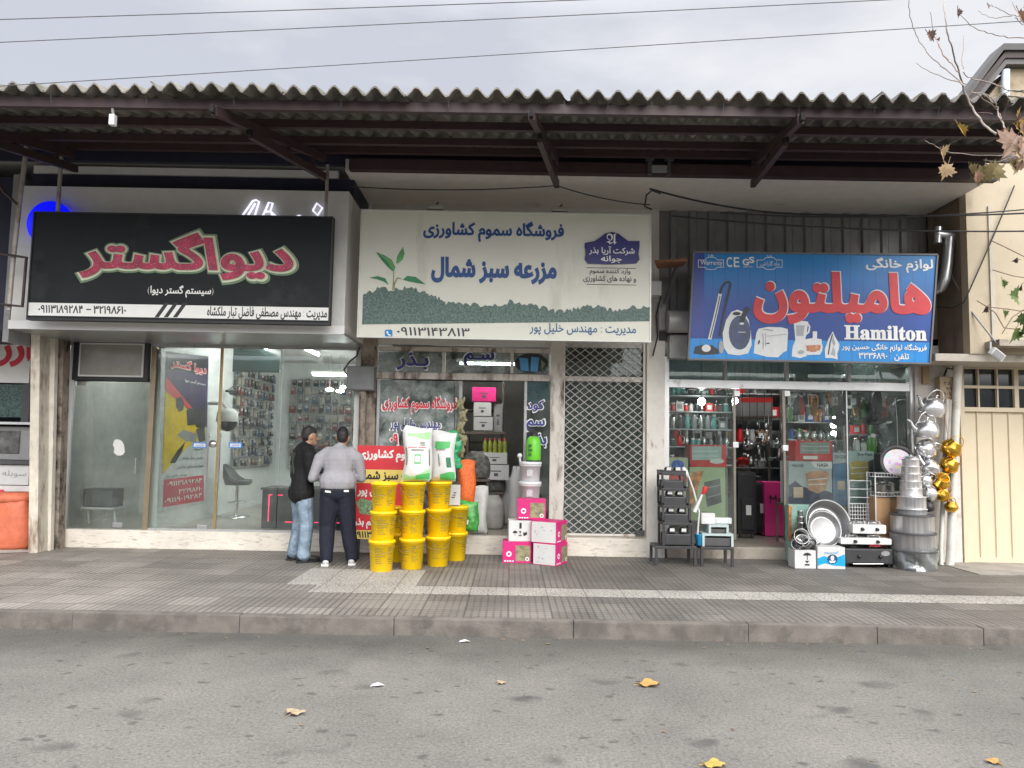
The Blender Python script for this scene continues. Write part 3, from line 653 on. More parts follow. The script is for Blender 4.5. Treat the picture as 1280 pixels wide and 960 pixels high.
# =================================================================== AWNING
D0, ZR, SL, SK = 6.85, 4.946, .197, .15
def roofz(Y): return ZR + SL * (Y - D0)
aw = Thing('corrugated_awning', 'long corrugated grey roof awning on maroon steel brackets across the shops', 'awning', (0, D0, ZR))
M_sheet = mat('asbestos_sheet', (.15, .14, .125), .9, var=.25, vs=3, dirt=(.09, .088, .06), dfrac=.5, ds=5, dz=1, bump=.4, bs=50)
M_sheet2 = mat('paler_sheet', (.20, .182, .16), .9, var=.25, vs=3, dirt=(.12, .11, .085), dfrac=.54, ds=5, bump=.4, bs=50)
PIT, AMP = .189, .041
rr = random.Random(11); sx_ = -48 * PIT; ns_ = 0
while sx_ < 5:
    wv = 6; n = wv * 16; q = MB(); lift = (ns_ % 2) * .012 + rr.uniform(0, .012); y0_ = D0 + rr.uniform(-.05, .04)
    vs = []; rows = [0, .12, .6, 1.2, 1.9, 2.7, 3.4]; skew_ = rr.uniform(-.01, .01); fr_ = random.Random(ns_)
    for t_ in rows:
        for i in range(n + 9):
            s_ = sx_ + i * PIT / 16; z_ = roofz(y0_ + t_) + lift + AMP * math.cos(2 * PI * s_ / PIT)
            vs.append((s_ + SK * t_, y0_ + t_ + (fr_.uniform(-.006, .006) if t_ == 0 else 0), z_))
    k = n + 9
    fs = [(r_ * k + i, r_ * k + i + 1, (r_ + 1) * k + i + 1, (r_ + 1) * k + i) for r_ in range(len(rows) - 1) for i in range(k - 1)
          if not (ns_ == 8 and r_ == 0 and 36 <= i <= 41)]
    top = [(x_, y_, z_ + .018) for x_, y_, z_ in vs]; b = len(vs)
    q.add(vs, fs, 0, True); q.add(top, [tuple(reversed(f)) for f in fs], 0, True)
    q.add(vs[:k] + top[:k], [(i, k + i, k + i + 1, i + 1) for i in range(k - 1) if not (ns_ == 8 and 36 <= i <= 41)], 0)
    aw.part('roof_sheet', q, M_sheet if rr.random() < .6 else M_sheet2, fix=False); sx_ += wv * PIT; ns_ += 1
def purlin(Y, h, w=.06, dz=0):
    z1_ = roofz(Y) - AMP - .004 + dz; return MB().box(-9.6, 5.9 + SK * (Y - D0), Y - w / 2, Y + w / 2, z1_ - h, z1_)
for Y_, h_ in ((7.04, .095), (7.83, .085), (8.66, .085), (9.22, .085)): aw.part('purlin', purlin(Y_, h_), M_steel_maroon)
for xs_, ys_, xe_, ye_ in ((-130, 128, 95, 214), (267, 143, 407, 226), (664, 147, 696, 236), (1001, 155, 941, 236)):
    br = MB(); A = P(xs_, ys_, 6.9); B = P(xe_, ye_, 9.36)
    def at(Y_, dz): f_ = (Y_ - 6.9) / (9.36 - 6.9); return Vector((A.x + (B.x - A.x) * f_, Y_, roofz(Y_) - AMP - .095 - dz))
    br.bar(at(6.9, .045), at(9.3, .045), .06, .09)
    lo0 = at(7.55, .125); lo1 = Vector((B.x, 9.36, B.z + .05)); br.bar(lo0, lo1, .06, .09)
    for f_ in (.45, .8): m_ = lo0.lerp(lo1, f_); br.bar(m_, at(m_.y, .08), .05, .05)
    par = aw.part('bracket', br, M_steel_maroon)
    for p_ in (at(6.9, .045), lo0): aw.part('tube_end_shade', MB().box(p_.x - .018, p_.x + .018, p_.y - .06, p_.y + .002, p_.z - .033, p_.z + .033), mat('tube_shade', (.006, .005, .005), .9), par)  # solid near-black block, painted as the shade inside the open tube end
q = MB(); 
for xp in (290, 425, 560, 705, 760, 815, 905, 1000, 1095, 1175, 60, 180):
    A = P(xp, 150, 6.92); q.tube([(A.x, 6.93, roofz(6.9) - .02), (A.x, 6.95, roofz(6.9) - .10)], .003, 5)
aw.part('hook_bolt', q, M_darkgrey)
A = P(132, 144, 6.9); aw.o.rotation_euler = (0, -.0035, 0); lp = Thing('lamp_holder', 'small white lamp holder hung under the awning edge', 'lamp holder', (A.x, 7.1, A.z - .1))
q = MB().box(A.x - .026, A.x + .026, 7.0, 7.06, A.z - .045, A.z + .06, bev=.01); lp.part('housing', q, M_white); lp.part('bracket', MB().bar((A.x, 7.04, A.z + .05), (A.x - .02, 7.02, roofz(7) - .06), .02), M_grey)

# =================================================================== RIGHT: NEIGHBOURING HOUSE WITH GARAGE
M_beige = mat('beige_render', (.44, .375, .275), .85, var=.09, vs=1.5, dirt=(.33, .27, .19), dfrac=.56, ds=2.2, dz=.4, bump=.3, bs=60)
M_side_shade = mat('shaded_side_wall', (.20, .155, .12), .8, var=.12, dirt=(.12, .09, .07), dfrac=.55, ds=2, dz=.4)  # left side of the beige block, its shade put into a brown colour
ho = Thing('garage_house', 'cream rendered house block with overhanging upper wall above a garage', 'house', (8, 10, .15))
A = P(1213, 442, 10.0); B = P(1214, 226, 10.0); C = P(1300, 172, 10.0); D = Vector((14, 10, C.z + 1.2))
q = MB().box(A.x, 14, 10, 10.15, A.z, 6.0); ho.part('wall', q, M_beige)
q = MB().box(A.x + .001, A.x + .15, 10.151, 11.9, A.z, 5.95); ho.part('wall', q, M_side_shade)
q = MB().box(5.93, A.x + .0, 10.5, 12, 3.02, 5.14); q = MB(); q.quad((A.x, 10.002, A.z), (A.x, 11.4, A.z), (A.x, 11.4, 5.2), (A.x, 10.002, 5.2))
q = MB().box(5.99, A.x - .002, 10.75, 10.8, 3.2, 5.14); ho.part('shaded_side_strip', q, M_side_shade)
for xs_ in (6.01, ): pass
ho.part('overhang', MB().box(5.62, 14, 10.02, 11.2, A.z - .1, A.z - .002), mat('overhang_concrete', (.45, .41, .35), .85, var=.15, dirt=(.25, .22, .18), dfrac=.55))
q = MB(); E_ = P(1250, 430, 10.0); q.box(E_.x - .2, 14, 9.7, 9.998, P(1255, 432, 9.7).z, P(1255, 424, 9.7).z); ho.part('canopy_slab', q, mat('canopy_concrete', (.33, .29, .24), .9, var=.2, dirt=(.15, .13, .1), dfrac=.5, ds=5))
X0_ = P(1200, 580, 10.8).x
ho.part('lintel', MB().box(X0_, 14, 10.78, 11.0, P(1240, 455, 10.8).z, A.z - .101), M_beige)
for k, xp in enumerate((1240, 1290)):
    A_ = P(xp, 330, 9.98); ho.part('render_strip', MB().box(A_.x - .03, A_.x + .03, 9.975, 9.999, 3.1, 5.0), mat('strip_grey', (.42, .38, .31), .8))
gd = Thing('garage_door', 'cream ribbed sheet metal garage door with a barred window band', 'garage door', (8.3, 10.8, .15))
M_cream = mat('cream_metal', (.62, .53, .38), .45, var=.03, dirt=(.55, .48, .35), dfrac=.66, ds=2, dz=.5)
zt, zm, z0 = P(1240, 457, 10.8).z, P(1240, 513, 10.8).z, .2
xs = []; X = P(1203, 600, 10.8).x + .04
while X < 11:
    xs += [(X, 10.83), (X + .19, 10.83), (X + .2, 10.81), (X + .215, 10.81)]; X += .225
q = MB(); vs = []
for x_, y_ in xs: vs += [(x_, y_, z0), (x_, y_, zm)]
q.add(vs, [(2 * i, 2 * i + 2, 2 * i + 3, 2 * i + 1) for i in range(len(xs) - 1)]); gd.part('ribbed_panel', q, M_cream, fix=False)
q = MB(); X0_ = P(1201, 580, 10.8).x; q.box(X0_, X0_ + .06, 10.77, 10.86, .15, zt); q.box(X0_ + .06, 11, 10.77, 10.86, zm - .02, zm + .04); q.box(X0_ + .06, 11, 10.77, 10.86, zt - .05, zt); q.box(X0_ + .06, 11, 10.78, 10.86, .16, .22)
gd.part('frame', q, M_cream)
q = MB(); zc = P(1240, 484, 10.8).z; q.box(X0_ + .06, 11, 10.785, 10.84, zc - .02, zc + .02)
X = X0_ + .28; k = 0
while X < 11:
    w_ = .03 if k % 3 == 2 else .010; q.box(X - w_, X + w_, 10.788, 10.838, zm + .04, zt - .05); X += .27; k += 1
gd.part('window_bars', q, M_cream)
gd.part('window_pane', MB().box(X0_ + .06, 11, 10.85, 10.858, zm + .04, zt - .05), mat('dark_glass', (.03, .035, .04), .08, var=.2, spec=.8))
# far gabled roof behind
gh = Thing('gabled_house', 'house with dark eaves and a white downpipe rising behind the awning', 'house', (12, 17, 0))
yy = 16.0; a_, b_, c_, d_ = P(1150, 190, yy), P(1256, 58, yy), P(1420, 58, yy), P(1420, 190, yy)
gh.part('wall', MB().poly([P(1175, 200, yy + .3), P(1262, 86, yy + .3), P(1420, 86, yy + .3), P(1420, 200, yy + .3)], (0, 4, 0)), mat('old_olive_render', (.34, .28, .19), .9, var=.2, dirt=(.22, .18, .12), dfrac=.5))
q = MB(); 
for k, (o_, m_, y_) in enumerate(((0, 0, 0), (10, 1, .06), (18, 2, .1))):
    pa_ = [P(1195 + o_ * .4, 135 + o_ * .5 - 5, yy + y_), P(1255 + o_ * .2, 54 + o_, yy + y_), P(1255 + o_ * .2, 62 + o_, yy + y_), P(1195 + o_ * .4, 143 + o_ * .5, yy + y_)]
    q.poly(pa_, (0, .5, 0), m_); q.poly([P(1255 + o_ * .2, 54 + o_, yy + y_), P(1420, 54 + o_, yy + y_), P(1420, 62 + o_, yy + y_), P(1255 + o_ * .2, 62 + o_, yy + y_)], (0, .5, 0), m_)
gh.part('eaves', q, [mat('eaves_grey', (.05, .047, .047), .6), mat('eaves_brown', (.03, .018, .018), .6), mat('eaves_pale', (.085, .08, .08), .6)])
gh.part('roof', MB().poly([P(1190, 140, yy + .1), P(1254, 56, yy + .1), P(1262, 56, yy + 5), P(1198, 142, yy + 5)], (0, 0, -.05)), mat('eaves_grey', (.13, .125, .125)))
gh.part('downpipe', MB().tube([P(1257, 88, yy + .15), P(1257, 128, yy + .15), P(1257, 190, yy + .15)], .085, 10), mat('pale_pipe', (.62, .68, .74), .5))
# =================================================================== SIGNS
def tparts(th, nm, m, Y, items, par=None):
    for it in items:
        kw = dict(off=.02, dy=.005); kw.update(it[2] if len(it) > 2 else {}); q = MB(); ptext(q, it[0], it[1], Y, **kw); th.part(nm, q, m, par)
M_signblk = mat('sign_black', (.012, .014, .016), .5, spec=.25, var=.2, vs=2, dirt=(.03, .034, .034), dfrac=.55, ds=1.5)
M_signwht = mat('sign_white', (.78, .78, .75), .4, var=.03)
M_signcrm = mat('banner_cream', (.70, .70, .61), .5, var=.05, vs=1, dirt=(.58, .57, .49), dfrac=.56, ds=2.5, dz=.25)
def glitter():
    m, nt, p, co = new_mat('red_glitter')
    v = nt.nodes.new('ShaderNodeTexVoronoi'); v.inputs['Scale'].default_value = 42; nt.links.new(co, v.inputs[0])
    f = _ramp(nt, v.outputs['Distance'], .10, .16, (1, 1, 1, 1), (0, 0, 0, 1))
    c = _mix(nt, f, _ramp(nt, _noise(nt, co, 9, 3), .35, .65, (.26, .005, .03, 1), (.48, .015, .075, 1)), (.95, .6, .85, 1))
    nt.links.new(c, p.inputs['Base Color']); p.inputs['Roughness'].default_value = .3; MATS['red_glitter'] = m; return m
YB_ = 9.27
X0, X1, Z0, Z1 = prect(37.5, 267.5, 414.5, 403, YB_)
s = Thing('black_shop_sign', 'long black sign board with red glitter lettering hung before the white fascia', 'sign', ((X0 + X1) / 2, YB_, Z0))
s.part('board', MB().box(X0, X1, YB_, YB_ + .1, Z0, Z1, bev=.006), M_signblk)
q = MB(); f_ = .016
for a in ((X0, X1, Z1 - f_, Z1), (X0, X1, Z0, Z0 + f_ * 1.6), (X0, X0 + f_, Z0 + f_ * 1.6, Z1 - f_), (X1 - f_, X1, Z0 + f_ * 1.6, Z1 - f_)): q.box(a[0], a[1], YB_ - .012, YB_ + .003, a[2], a[3])
s.part('frame', q, M_black)
zs0, zs1 = prect(226, 381.5, 228, 397.5, YB_)[2:]
s.part('white_strip', MB().box(X0 + f_, X1 - f_, YB_ - .003, YB_ - .0005, zs0, zs1), M_signwht)
for k in range(3): q = MB(); pflat(q, [(193 + k * 11.5, 396.6), (206 + k * 11.5, 378.5), (211.5 + k * 11.5, 378.5), (198.5 + k * 11.5, 396.6)], YB_ - .004); s.part('slash_mark', q, M_black)
tparts(s, 'black_lettering', M_black, YB_, (('مدیریت : مهندس مصطفی فاضل تبار ملکشاه', (259, 384, 409, 399.5), dict(off=.05)), ('۰۹۱۱۳۱۸۹۲۸۴', (48, 381.5, 104, 391.5), dict(off=.05)), ('–', (108, 386.2, 114, 387.6), dict(off=0)), ('۳۲۱۹۸۶۱۰', (117, 382.5, 158, 392.5), dict(off=.05))))
tparts(s, 'white_lettering', M_signwht, YB_, (('(سیستم گستر دیوا)', (185, 356.5, 267, 372), dict(off=.05)),))
q = MB(); tx = 'دیواگستر'; bx = (101, 291, 368, 350)
for d_, o_, g_ in ((.004, .19, 6.5), (.010, .14, 3.5), (.026, .075, 0)):
    ptext(q, tx, (bx[0] - g_, bx[1] - g_, bx[2] + g_, bx[3] + g_), YB_, o_, mi={.004: 0, .010: 1, .026: 2}[d_], shear=-.12, dy=d_)
s.part('glitter_lettering', q, [mat('letter_edge_green', (.16, .24, .14), .5), mat('letter_edge_cream', (.62, .66, .48), .5), glitter()])
for xp, yt, yb in ((72, 196, 268), (407, 206, 274)):
    A, B = P(xp, yt, YB_ + .05), P(xp, yb, YB_ + .05); s.part('hanger_rod', MB().bar(B, (B.x, B.y, A.z), .035), mat('rod_grey', (.4, .38, .35), .5, .3, dirt=(.25, .18, .14), dfrac=.5))
# fascia lettering half hidden behind: blue disc and white channel letters
A = P(64, 280, YF - .05)
q = MB().lathe([(0, 0), (.285, 0), (.285, .045), (0, .045)], A, 40, M=Matrix.Rotation(PI / 2, 4, 'X')); single('lit_disc', q, emis('blue_light', (.003, .006, .95), .42), 'round glowing blue disc on the white fascia, half hidden by the black sign', 'sign')
ch = Thing('channel_letters', 'glowing white outline letters on the white fascia, cut off by the black sign', 'sign', (P(350, 265, YF).x, YF - .05, 4.6))
M_neon = emis('white_neon', (.85, .85, 1), .5)
def strokes(lines, r, Y):
    q = MB()
    for l in lines: q.tube([P(x, y, Y) for x, y in l], r, 6)
    return q
for lines in ([[(302, 271), (316, 251), (320, 250), (324, 252), (318, 271)], [(309, 271), (319, 254)]], [[(328, 271), (336, 253), (341, 254), (338, 264), (346, 271)], [(331, 265), (338, 264), (341, 271)]], [[(391, 263), (396, 254), (403, 260), (397, 269), (391, 263)]], [[(370, 271), (374, 269.5), (377, 271)]]):
    ch.part('letter', strokes(lines, .013, YF - .05), M_neon)

# ---- green and cream banner
YN = 9.62
X0, X1, Z0, Z1 = prect(449, 265, 813.5, 424.5, YN)
s = Thing('banner_sign', 'cream farm-supply sign with seedling picture and dark green hedge along its foot', 'sign', ((X0 + X1) / 2, YN, Z0))
s.part('board', MB().box(X0, X1, YN, YN + .09, Z0, Z1, bev=.01), M_signcrm)
q = MB(); f_ = .012
for a in ((X0 - .004, X1 + .004, Z1 - f_, Z1 + .004), (X0 - .004, X1 + .004, Z0 - .004, Z0 + f_), (X0 - .004, X0 + f_, Z0 + f_, Z1 - f_), (X1 - f_, X1 + .004, Z0 + f_, Z1 - f_)): q.box(a[0], a[1], YN - .01, YN + .06, a[2], a[3])
s.part('frame', q, mat('banner_edge', (.62, .63, .6), .4, .2))
def hedgemat():
    m, nt, p, co = new_mat('hedge_print')
    c = _ramp(nt, _noise(nt, co, 38, 8, .85), .38, .62, (.02, .045, .05, 1), (.17, .26, .22, 1))
    nt.links.new(c, p.inputs['Base Color']); p.inputs['Roughness'].default_value = .5; return m
cr2 = lambda x, y: (420 + x * .34375, 80 + y * .34375)
rr = random.Random(4)
top = [(98, 845), (150, 815), (210, 820), (260, 812), (330, 830), (365, 850), (400, 868), (480, 872), (560, 884), (640, 862), (720, 878), (780, 895), (830, 902), (880, 885), (940, 880), (1000, 895), (1070, 885), (1142, 880)]
outl_ = []
for i in range(len(top) - 1):
    for k in range(9):
        f = k / 9; outl_.append(cr2(top[i][0] + (top[i + 1][0] - top[i][0]) * f, top[i][1] + (top[i + 1][1] - top[i][1]) * f + rr.uniform(-9, 9)))
outl_ += [cr2(1146, 880), (814, 401.5), (452.5, 405.5)]
q = MB(); pflat(q, outl_, YN - .004); s.part('hedge_picture', q, hedgemat())
q = MB()
def leaf(pts, mi): pflat(q, [cr2(*p) for p in pts], YN - .005 - .001 * mi, mi)
leaf([(210, 757), (188, 738), (165, 712), (145, 683), (175, 695), (203, 712), (216, 738)], 0); leaf([(210, 757), (216, 738), (203, 712), (145, 683), (185, 715)], 1)
leaf([(218, 726), (222, 700), (232, 682), (244, 664), (249, 690), (242, 712), (228, 724)], 1)
leaf([(192, 804), (180, 780), (152, 771), (120, 777), (150, 783), (175, 792)], 0); leaf([(243, 784), (260, 770), (290, 774), (326, 801), (290, 796), (262, 790)], 0)
leaf([(204, 822), (207, 790), (208, 755), (212, 755), (211, 790), (216, 822)], 2); leaf([(209, 800), (222, 775), (245, 783), (224, 781), (213, 806)], 2)
s.part('seedling_picture', q, [mat('leaf_dark', (.03, .2, .08), .5, var=.3, vs=8), mat('leaf_mid', (.12, .36, .12), .5, var=.3, vs=8), mat('stem_olive', (.3, .32, .16), .5)])
M_bnavy = mat('sign_navy', (.025, .055, .2), .5); M_plaq = mat('plaque_navy', (.022, .02, .16), .4)
tparts(s, 'navy_lettering', mat('sign_blue', (.02, .075, .25), .5), YN, (('فروشگاه سموم کشاورزی', (529, 276, 705, 303), dict(off=.085)), ('مزرعه سبز شمال', (539, 322, 696, 355), dict(off=.115))))
pl_ = [cr2(*p) for p in [(905, 652), (940, 645), (960, 632), (978, 618), (1002, 612), (1026, 618), (1044, 632), (1062, 645), (1103, 645), (1103, 665), (1099, 690), (1103, 712), (1092, 726), (1004, 729), (916, 727), (904, 712), (908, 690), (904, 665)]]
w = [P(x, y, YN) for x, y in pl_]; q = MB().poly([(p.x, YN - .022, p.z) for p in w], (0, .021, 0)); pq = s.part('plaque', q, M_plaq)
tparts(s, 'lettering', M_white_t, YN, (('شرکت آریا بذر', (736, 308.5, 793, 319.5), dict(off=.04, dy=.024)), ('جوانه', (751, 320, 777, 329.5), dict(off=.04, dy=.024)), ('\U0001D504', (758, 292.5, 770.5, 306), dict(off=.03, rtl=False, dy=.024))), pq)
M_ink = mat('sign_ink', (.03, .035, .05), .5)
tparts(s, 'dark_lettering', M_ink, YN, (('وارد کننده سموم', (737, 336, 788, 344.5), dict(off=.04)), ('و نهاده های کشاورزی', (729, 344.5, 795, 353.5), dict(off=.04)), ('۰۹۱۱۳۱۴۳۸۱۳', (496, 409.5, 587, 420), dict(off=.03))))
for y_ in (334.2, 355): q = MB(); pflat(q, [(733, y_), (795, y_ + 1), (795, y_ + 1.7), (733, y_ + .7)], YN - .004); s.part('ruled_line', q, M_ink)
tparts(s, 'blue_lettering', mat('text_blue', (.02, .11, .25), .5), YN, (('مدیریت : مهندس خلیل پور', (662, 404.5, 795, 420), dict(off=.03)),))
q = MB(); pflat(q, [(482.5, 412), (489, 412), (490.5, 413.5), (490.5, 420), (489, 421.3), (482.5, 421.3), (481, 420), (481, 413.5)], YN - .004); ic = s.part('phone_icon', q, mat('icon_blue', (.0, .2, .5), .5))
q = MB(); pflat(q, [(483.2, 414.2), (484.6, 413.6), (485.6, 415.4), (484.9, 416.2), (486.3, 418), (487.4, 417.6), (488.8, 418.8), (487.6, 420), (485.4, 419), (483.4, 416.6)], YN - .006); s.part('handset', q, M_white_t, ic)
for xp in (545, 700):
    A = P(xp, 259, YN + .05); fl = Thing('floodlight', 'small metal floodlight on top of the cream sign, ' + ('above its first letters' if xp > 600 else 'above the seedling side'), 'lamp', (A.x, A.y, Z1))
    fl.part('housing', MB().box(A.x - .11, A.x + .1, A.y - .05, A.y + .06, Z1 + .03, Z1 + .085, bev=.012), mat('lamp_metal', (.45, .44, .4), .4, .5)); fl.part('bracket', MB().tube([(A.x - .02, A.y, Z1 + .002), (A.x - .02, A.y + .03, Z1 + .09), (A.x + .03, A.y + .04, Z1 + .14)], .012, 6), M_darkgrey)

# ---- blue sign
YU = 10.05
c4_ = lambda x, y: (850 + x / 6, 300 + y / 6); c5_ = lambda x, y: (1010 + x / 6, 300 + y / 6)
def bluemat():
    m, nt, p, co = new_mat('blue_print')
    sp = nt.nodes.new('ShaderNodeSeparateXYZ'); nt.links.new(co, sp.inputs[0])
    r = nt.nodes.new('ShaderNodeValToRGB'); mrn = nt.nodes.new('ShaderNodeMapRange'); nt.links.new(sp.outputs[2], mrn.inputs[0]); mrn.inputs[1].default_value = 0; mrn.inputs[2].default_value = 1.42
    e = r.color_ramp.elements; e[0].position = 0; e[0].color = (.003, .25, .66, 1); e[1].position = 1; e[1].color = (.002, .19, .50, 1)
    for po, cl in ((.195, (.003, .25, .66, 1)), (.2, (.004, .05, .26, 1)), (.5, (.004, .055, .32, 1)), (.8, (.002, .17, .5, 1))):
        k = e.new(po); k.color = cl
    nt.links.new(mrn.outputs[0], r.inputs[0])
    seam = _ramp(nt, _math(nt, 'ABSOLUTE', _math(nt, 'SUBTRACT', _math(nt, 'FRACT', _math(nt, 'DIVIDE', sp.outputs[0], .168)), .5)), .46, .49)
    c = _mix(nt, _math(nt, 'MULTIPLY', seam, .45), r.outputs[0], (.003, .03, .12, 1))
    c = _mix(nt, 1.0, c, _ramp(nt, _noise(nt, co, 2, 4), .3, .7, (.85, .85, .85, 1), (1.1, 1.1, 1.1, 1)), 'MULTIPLY')
    nt.links.new(c, p.inputs['Base Color']); p.inputs['Roughness'].default_value = .4; return m
cor = [(867, 315.5), (1171.5, 318.5), (1162, 454.5), (860, 449)]
w = [P(x, y, YU) for x, y in cor]
s = Thing('blue_shop_sign', 'blue housewares sign picturing a vacuum cleaner, toaster, blender and iron', 'sign', (w[3].x, YU, w[3].z))
s.part('board', MB().poly([(p.x, YU, p.z) for p in w], (0, .06, 0)), bluemat())
q = MB()
for i in range(4): q.bar(w[i] + Vector((0, .02, 0)), w[(i + 1) % 4] + Vector((0, .02, 0)), .022, .075, up=(0, 1, 0))
s.part('frame', q, mat('sign_frame_grey', (.14, .14, .145), .5))
q = MB(); pflat(q, [c4_(108, 92), c4_(182, 92), c4_(182, 728), c4_(72, 728)], YU - .003); s.part('side_stripe', q, mat('violet_print', (.02, .05, .28), .4))
M_pw, M_pd, M_pn, M_pg = mat('print_white', (.68, .70, .70), .45, var=.06, vs=14), mat('print_black', (.022, .025, .035), .45), mat('print_dark_blue', (.03, .05, .13), .35, var=.4, vs=7), mat('print_grey', (.36, .38, .4), .45, var=.1)
def pic(nm, shapes, mats):
    q = MB()
    for k, (mi, pts) in enumerate(shapes): pflat(q, pts, YU - .004 - .0012 * k, mi)
    s.part(nm, q, mats)
def c4l(*l): return [c4_(*p) for p in l]
def c5l(*l): return [c5_(*p) for p in l]
def thick(l, w_):
    """outline of a polyline of width w_ (photo pixels)"""
    a, b = [], []
    for i, (x, y) in enumerate(l):
        x0_, y0_ = l[max(i - 1, 0)]; x1_, y1_ = l[min(i + 1, len(l) - 1)]; d = math.hypot(x1_ - x0_, y1_ - y0_) or 1; nx, ny = -(y1_ - y0_) / d * w_ / 2, (x1_ - x0_) / d * w_ / 2
        a.append((x + nx, y + ny)); b.append((x - nx, y - ny))
    return a + b[::-1]
pic('vacuum_picture', [(1, c4l((100, 850), (115, 800), (170, 785), (240, 790), (285, 820), (292, 855), (180, 862))), (0, [c4_(x, y) for x, y in ell(197, 812, 34, 27)]),
    (0, thick(c4l((222, 745), (262, 580), (302, 400)), 4.2)), (1, thick(c4l((226, 735), (264, 582), (300, 420)), 1.2)), (1, thick(c4l((300, 405), (312, 360), (335, 325), (365, 312), (380, 330), (372, 370), (345, 480), (318, 600), (300, 720)), 2.6)),
    (0, [c4_(x, y) for x, y in ((430, 522), (480, 540), (515, 600), (532, 690), (537, 790), (510, 850), (440, 866), (360, 855), (325, 800), (320, 700), (345, 600), (385, 540))]),
    (2, [c4_(x, y) for x, y in ell(448, 695, 82, 128)]), (3, [c4_(x, y) for x, y in ell(310, 803, 20, 48)]), (1, [c4_(x, y) for x, y in ell(425, 552, 30, 13)]), (1, thick(c4l((512, 508), (480, 560), (462, 620)), 6)), (0, [c4_(x, y) for x, y in ell(463, 627, 18, 9)]), (3, c4l((438, 687), (492, 687), (492, 697), (438, 697)))], [M_pw, M_pd, M_pn, M_pg])
pic('toaster_picture', [(0, c4l((553, 850), (560, 770), (575, 690), (590, 665), (660, 652), (760, 655), (808, 668), (810, 700), (802, 830), (775, 842), (735, 880), (650, 876))), (2, c4l((615, 672), (640, 665), (705, 676), (690, 684))), (2, thick(c4l((620, 700), (625, 760), (622, 820)), 1.4)), (2, thick(c4l((640, 700), (642, 760), (640, 800)), 1.0)), (1, c4l((585, 760), (600, 745), (598, 775), (586, 785))), (2, thick(c4l((655, 722), (740, 712), (800, 705)), .7)), (1, c4l((648, 772), (672, 770), (672, 778), (648, 780)))], [M_pw, M_pd, M_pg])
pic('blender_picture', [(0, c4l((852, 612), (905, 605), (962, 612), (950, 700), (938, 750), (945, 800), (952, 870), (900, 886), (838, 872), (845, 800), (865, 750), (860, 690))), (0, thick(c4l((958, 628), (972, 650), (966, 690), (935, 715)), 2.2)), (2, c4l((870, 640), (935, 640), (925, 720), (875, 720))), (0, [c4_(x, y) for x, y in ((935, 745), (1000, 735), (1062, 745), (1068, 830), (1050, 860), (955, 862), (938, 820))]), (3, c4l((945, 790), (1060, 785), (1058, 830), (1000, 842), (950, 832))), (0, thick([c5_(68, 765), c5_(95, 770), c5_(105, 800), c5_(90, 835), c5_(66, 835)], 2.2)), (0, [c5_(35, 685), c5_(68, 685), c5_(68, 740), c5_(35, 740)]), (2, [c4_(x, y) for x, y in ell(910, 840, 22, 14)])], [M_pw, M_pd, M_pg, mat('print_fruit', (.5, .22, .12), .5, var=.5, vs=30)])
pic('iron_picture', [(0, c5l((185, 685), (205, 730), (235, 780), (232, 820), (218, 850), (224, 896), (180, 885), (130, 885), (126, 820), (150, 750))), (1, thick(c5l((185, 705), (165, 770), (152, 860)), 1.6)), (2, c5l((178, 760), (190, 720), (205, 775), (195, 800))), (2, c5l((170, 860), (190, 800), (205, 830), (205, 870)))], [M_pw, M_pd, M_pg])
q = MB(); ham = 'هامیلتون'
ptext(q, ham, (941.5, 339, 1164, 406), YU, .125, mi=1, dy=.006); ptext(q, ham, (941, 340, 1163, 406.5), YU, .105, mi=0, dy=.009)
s.part('red_lettering', q, [mat('sign_red', (.58, .03, .04), .45), M_pw])
serif = ''.join(chr(0x1D400 + ord(c) - 65) if c.isupper() else chr(0x1D41A + ord(c) - 97) for c in 'Hamilton'); M_slw = mat('sign_letter_white', (.75, .76, .74), .45); EN = dict(off=0, rtl=False)
tparts(s, 'white_lettering', M_slw, YU, (('لوازم خانگی', (1082, 322, 1166, 341), dict(off=.06)), (serif, (1055, 407, 1158, 425.5), dict(off=.05, rtl=False, dy=.008)), ('فروشگاه لوازم خانگی حسین پور', (1052, 429.5, 1158, 440.5), dict(off=.05, dy=.008)), ('تلفن : ۳۳۳۶۸۹۰', (1073, 441, 1136, 451), dict(off=.05, dy=.008)),
    ('C', (908, 321.5, 915, 334), dict(off=.03, rtl=False)), ('E', (917, 321.5, 924, 334), dict(off=.03, rtl=False)), ('G', (928, 323.5, 936, 332), dict(off=.07, rtl=False)), ('S', (936, 321, 943, 329), dict(off=.07, rtl=False)), ('geprüfte', (929, 332.5, 941, 334.6), EN), ('Warranty', (875.5, 325.5, 903, 333), dict(rtl=False)), ('18', (885.5, 318.3, 891.5, 321.6), EN), ('ماه گارانتی', (950, 326, 974.5, 333.5), dict(off=0)), ('۱۸', (959, 319, 965.5, 322.6), dict(off=0))))
for ox in (0, 73.3):
    o_ = [(873, 325), (881, 325), (884, 322), (889, 321.5), (894, 322), (897, 325), (904.5, 325), (904.5, 334), (897, 334), (894, 336.5), (889, 337), (884, 336.5), (881, 334), (873, 334), (873, 325)]
    q = MB(); pline(q, [(x + ox, y) for x, y in o_], .7, YU - .004); s.part('logo_outline', q, M_slw)
for xp in (880, 1150): A = P(xp, 330, YU); s.part('wall_bracket', MB().bar((A.x, YU + .06, A.z), (A.x, YG - .03, A.z), .03), M_darkgrey)

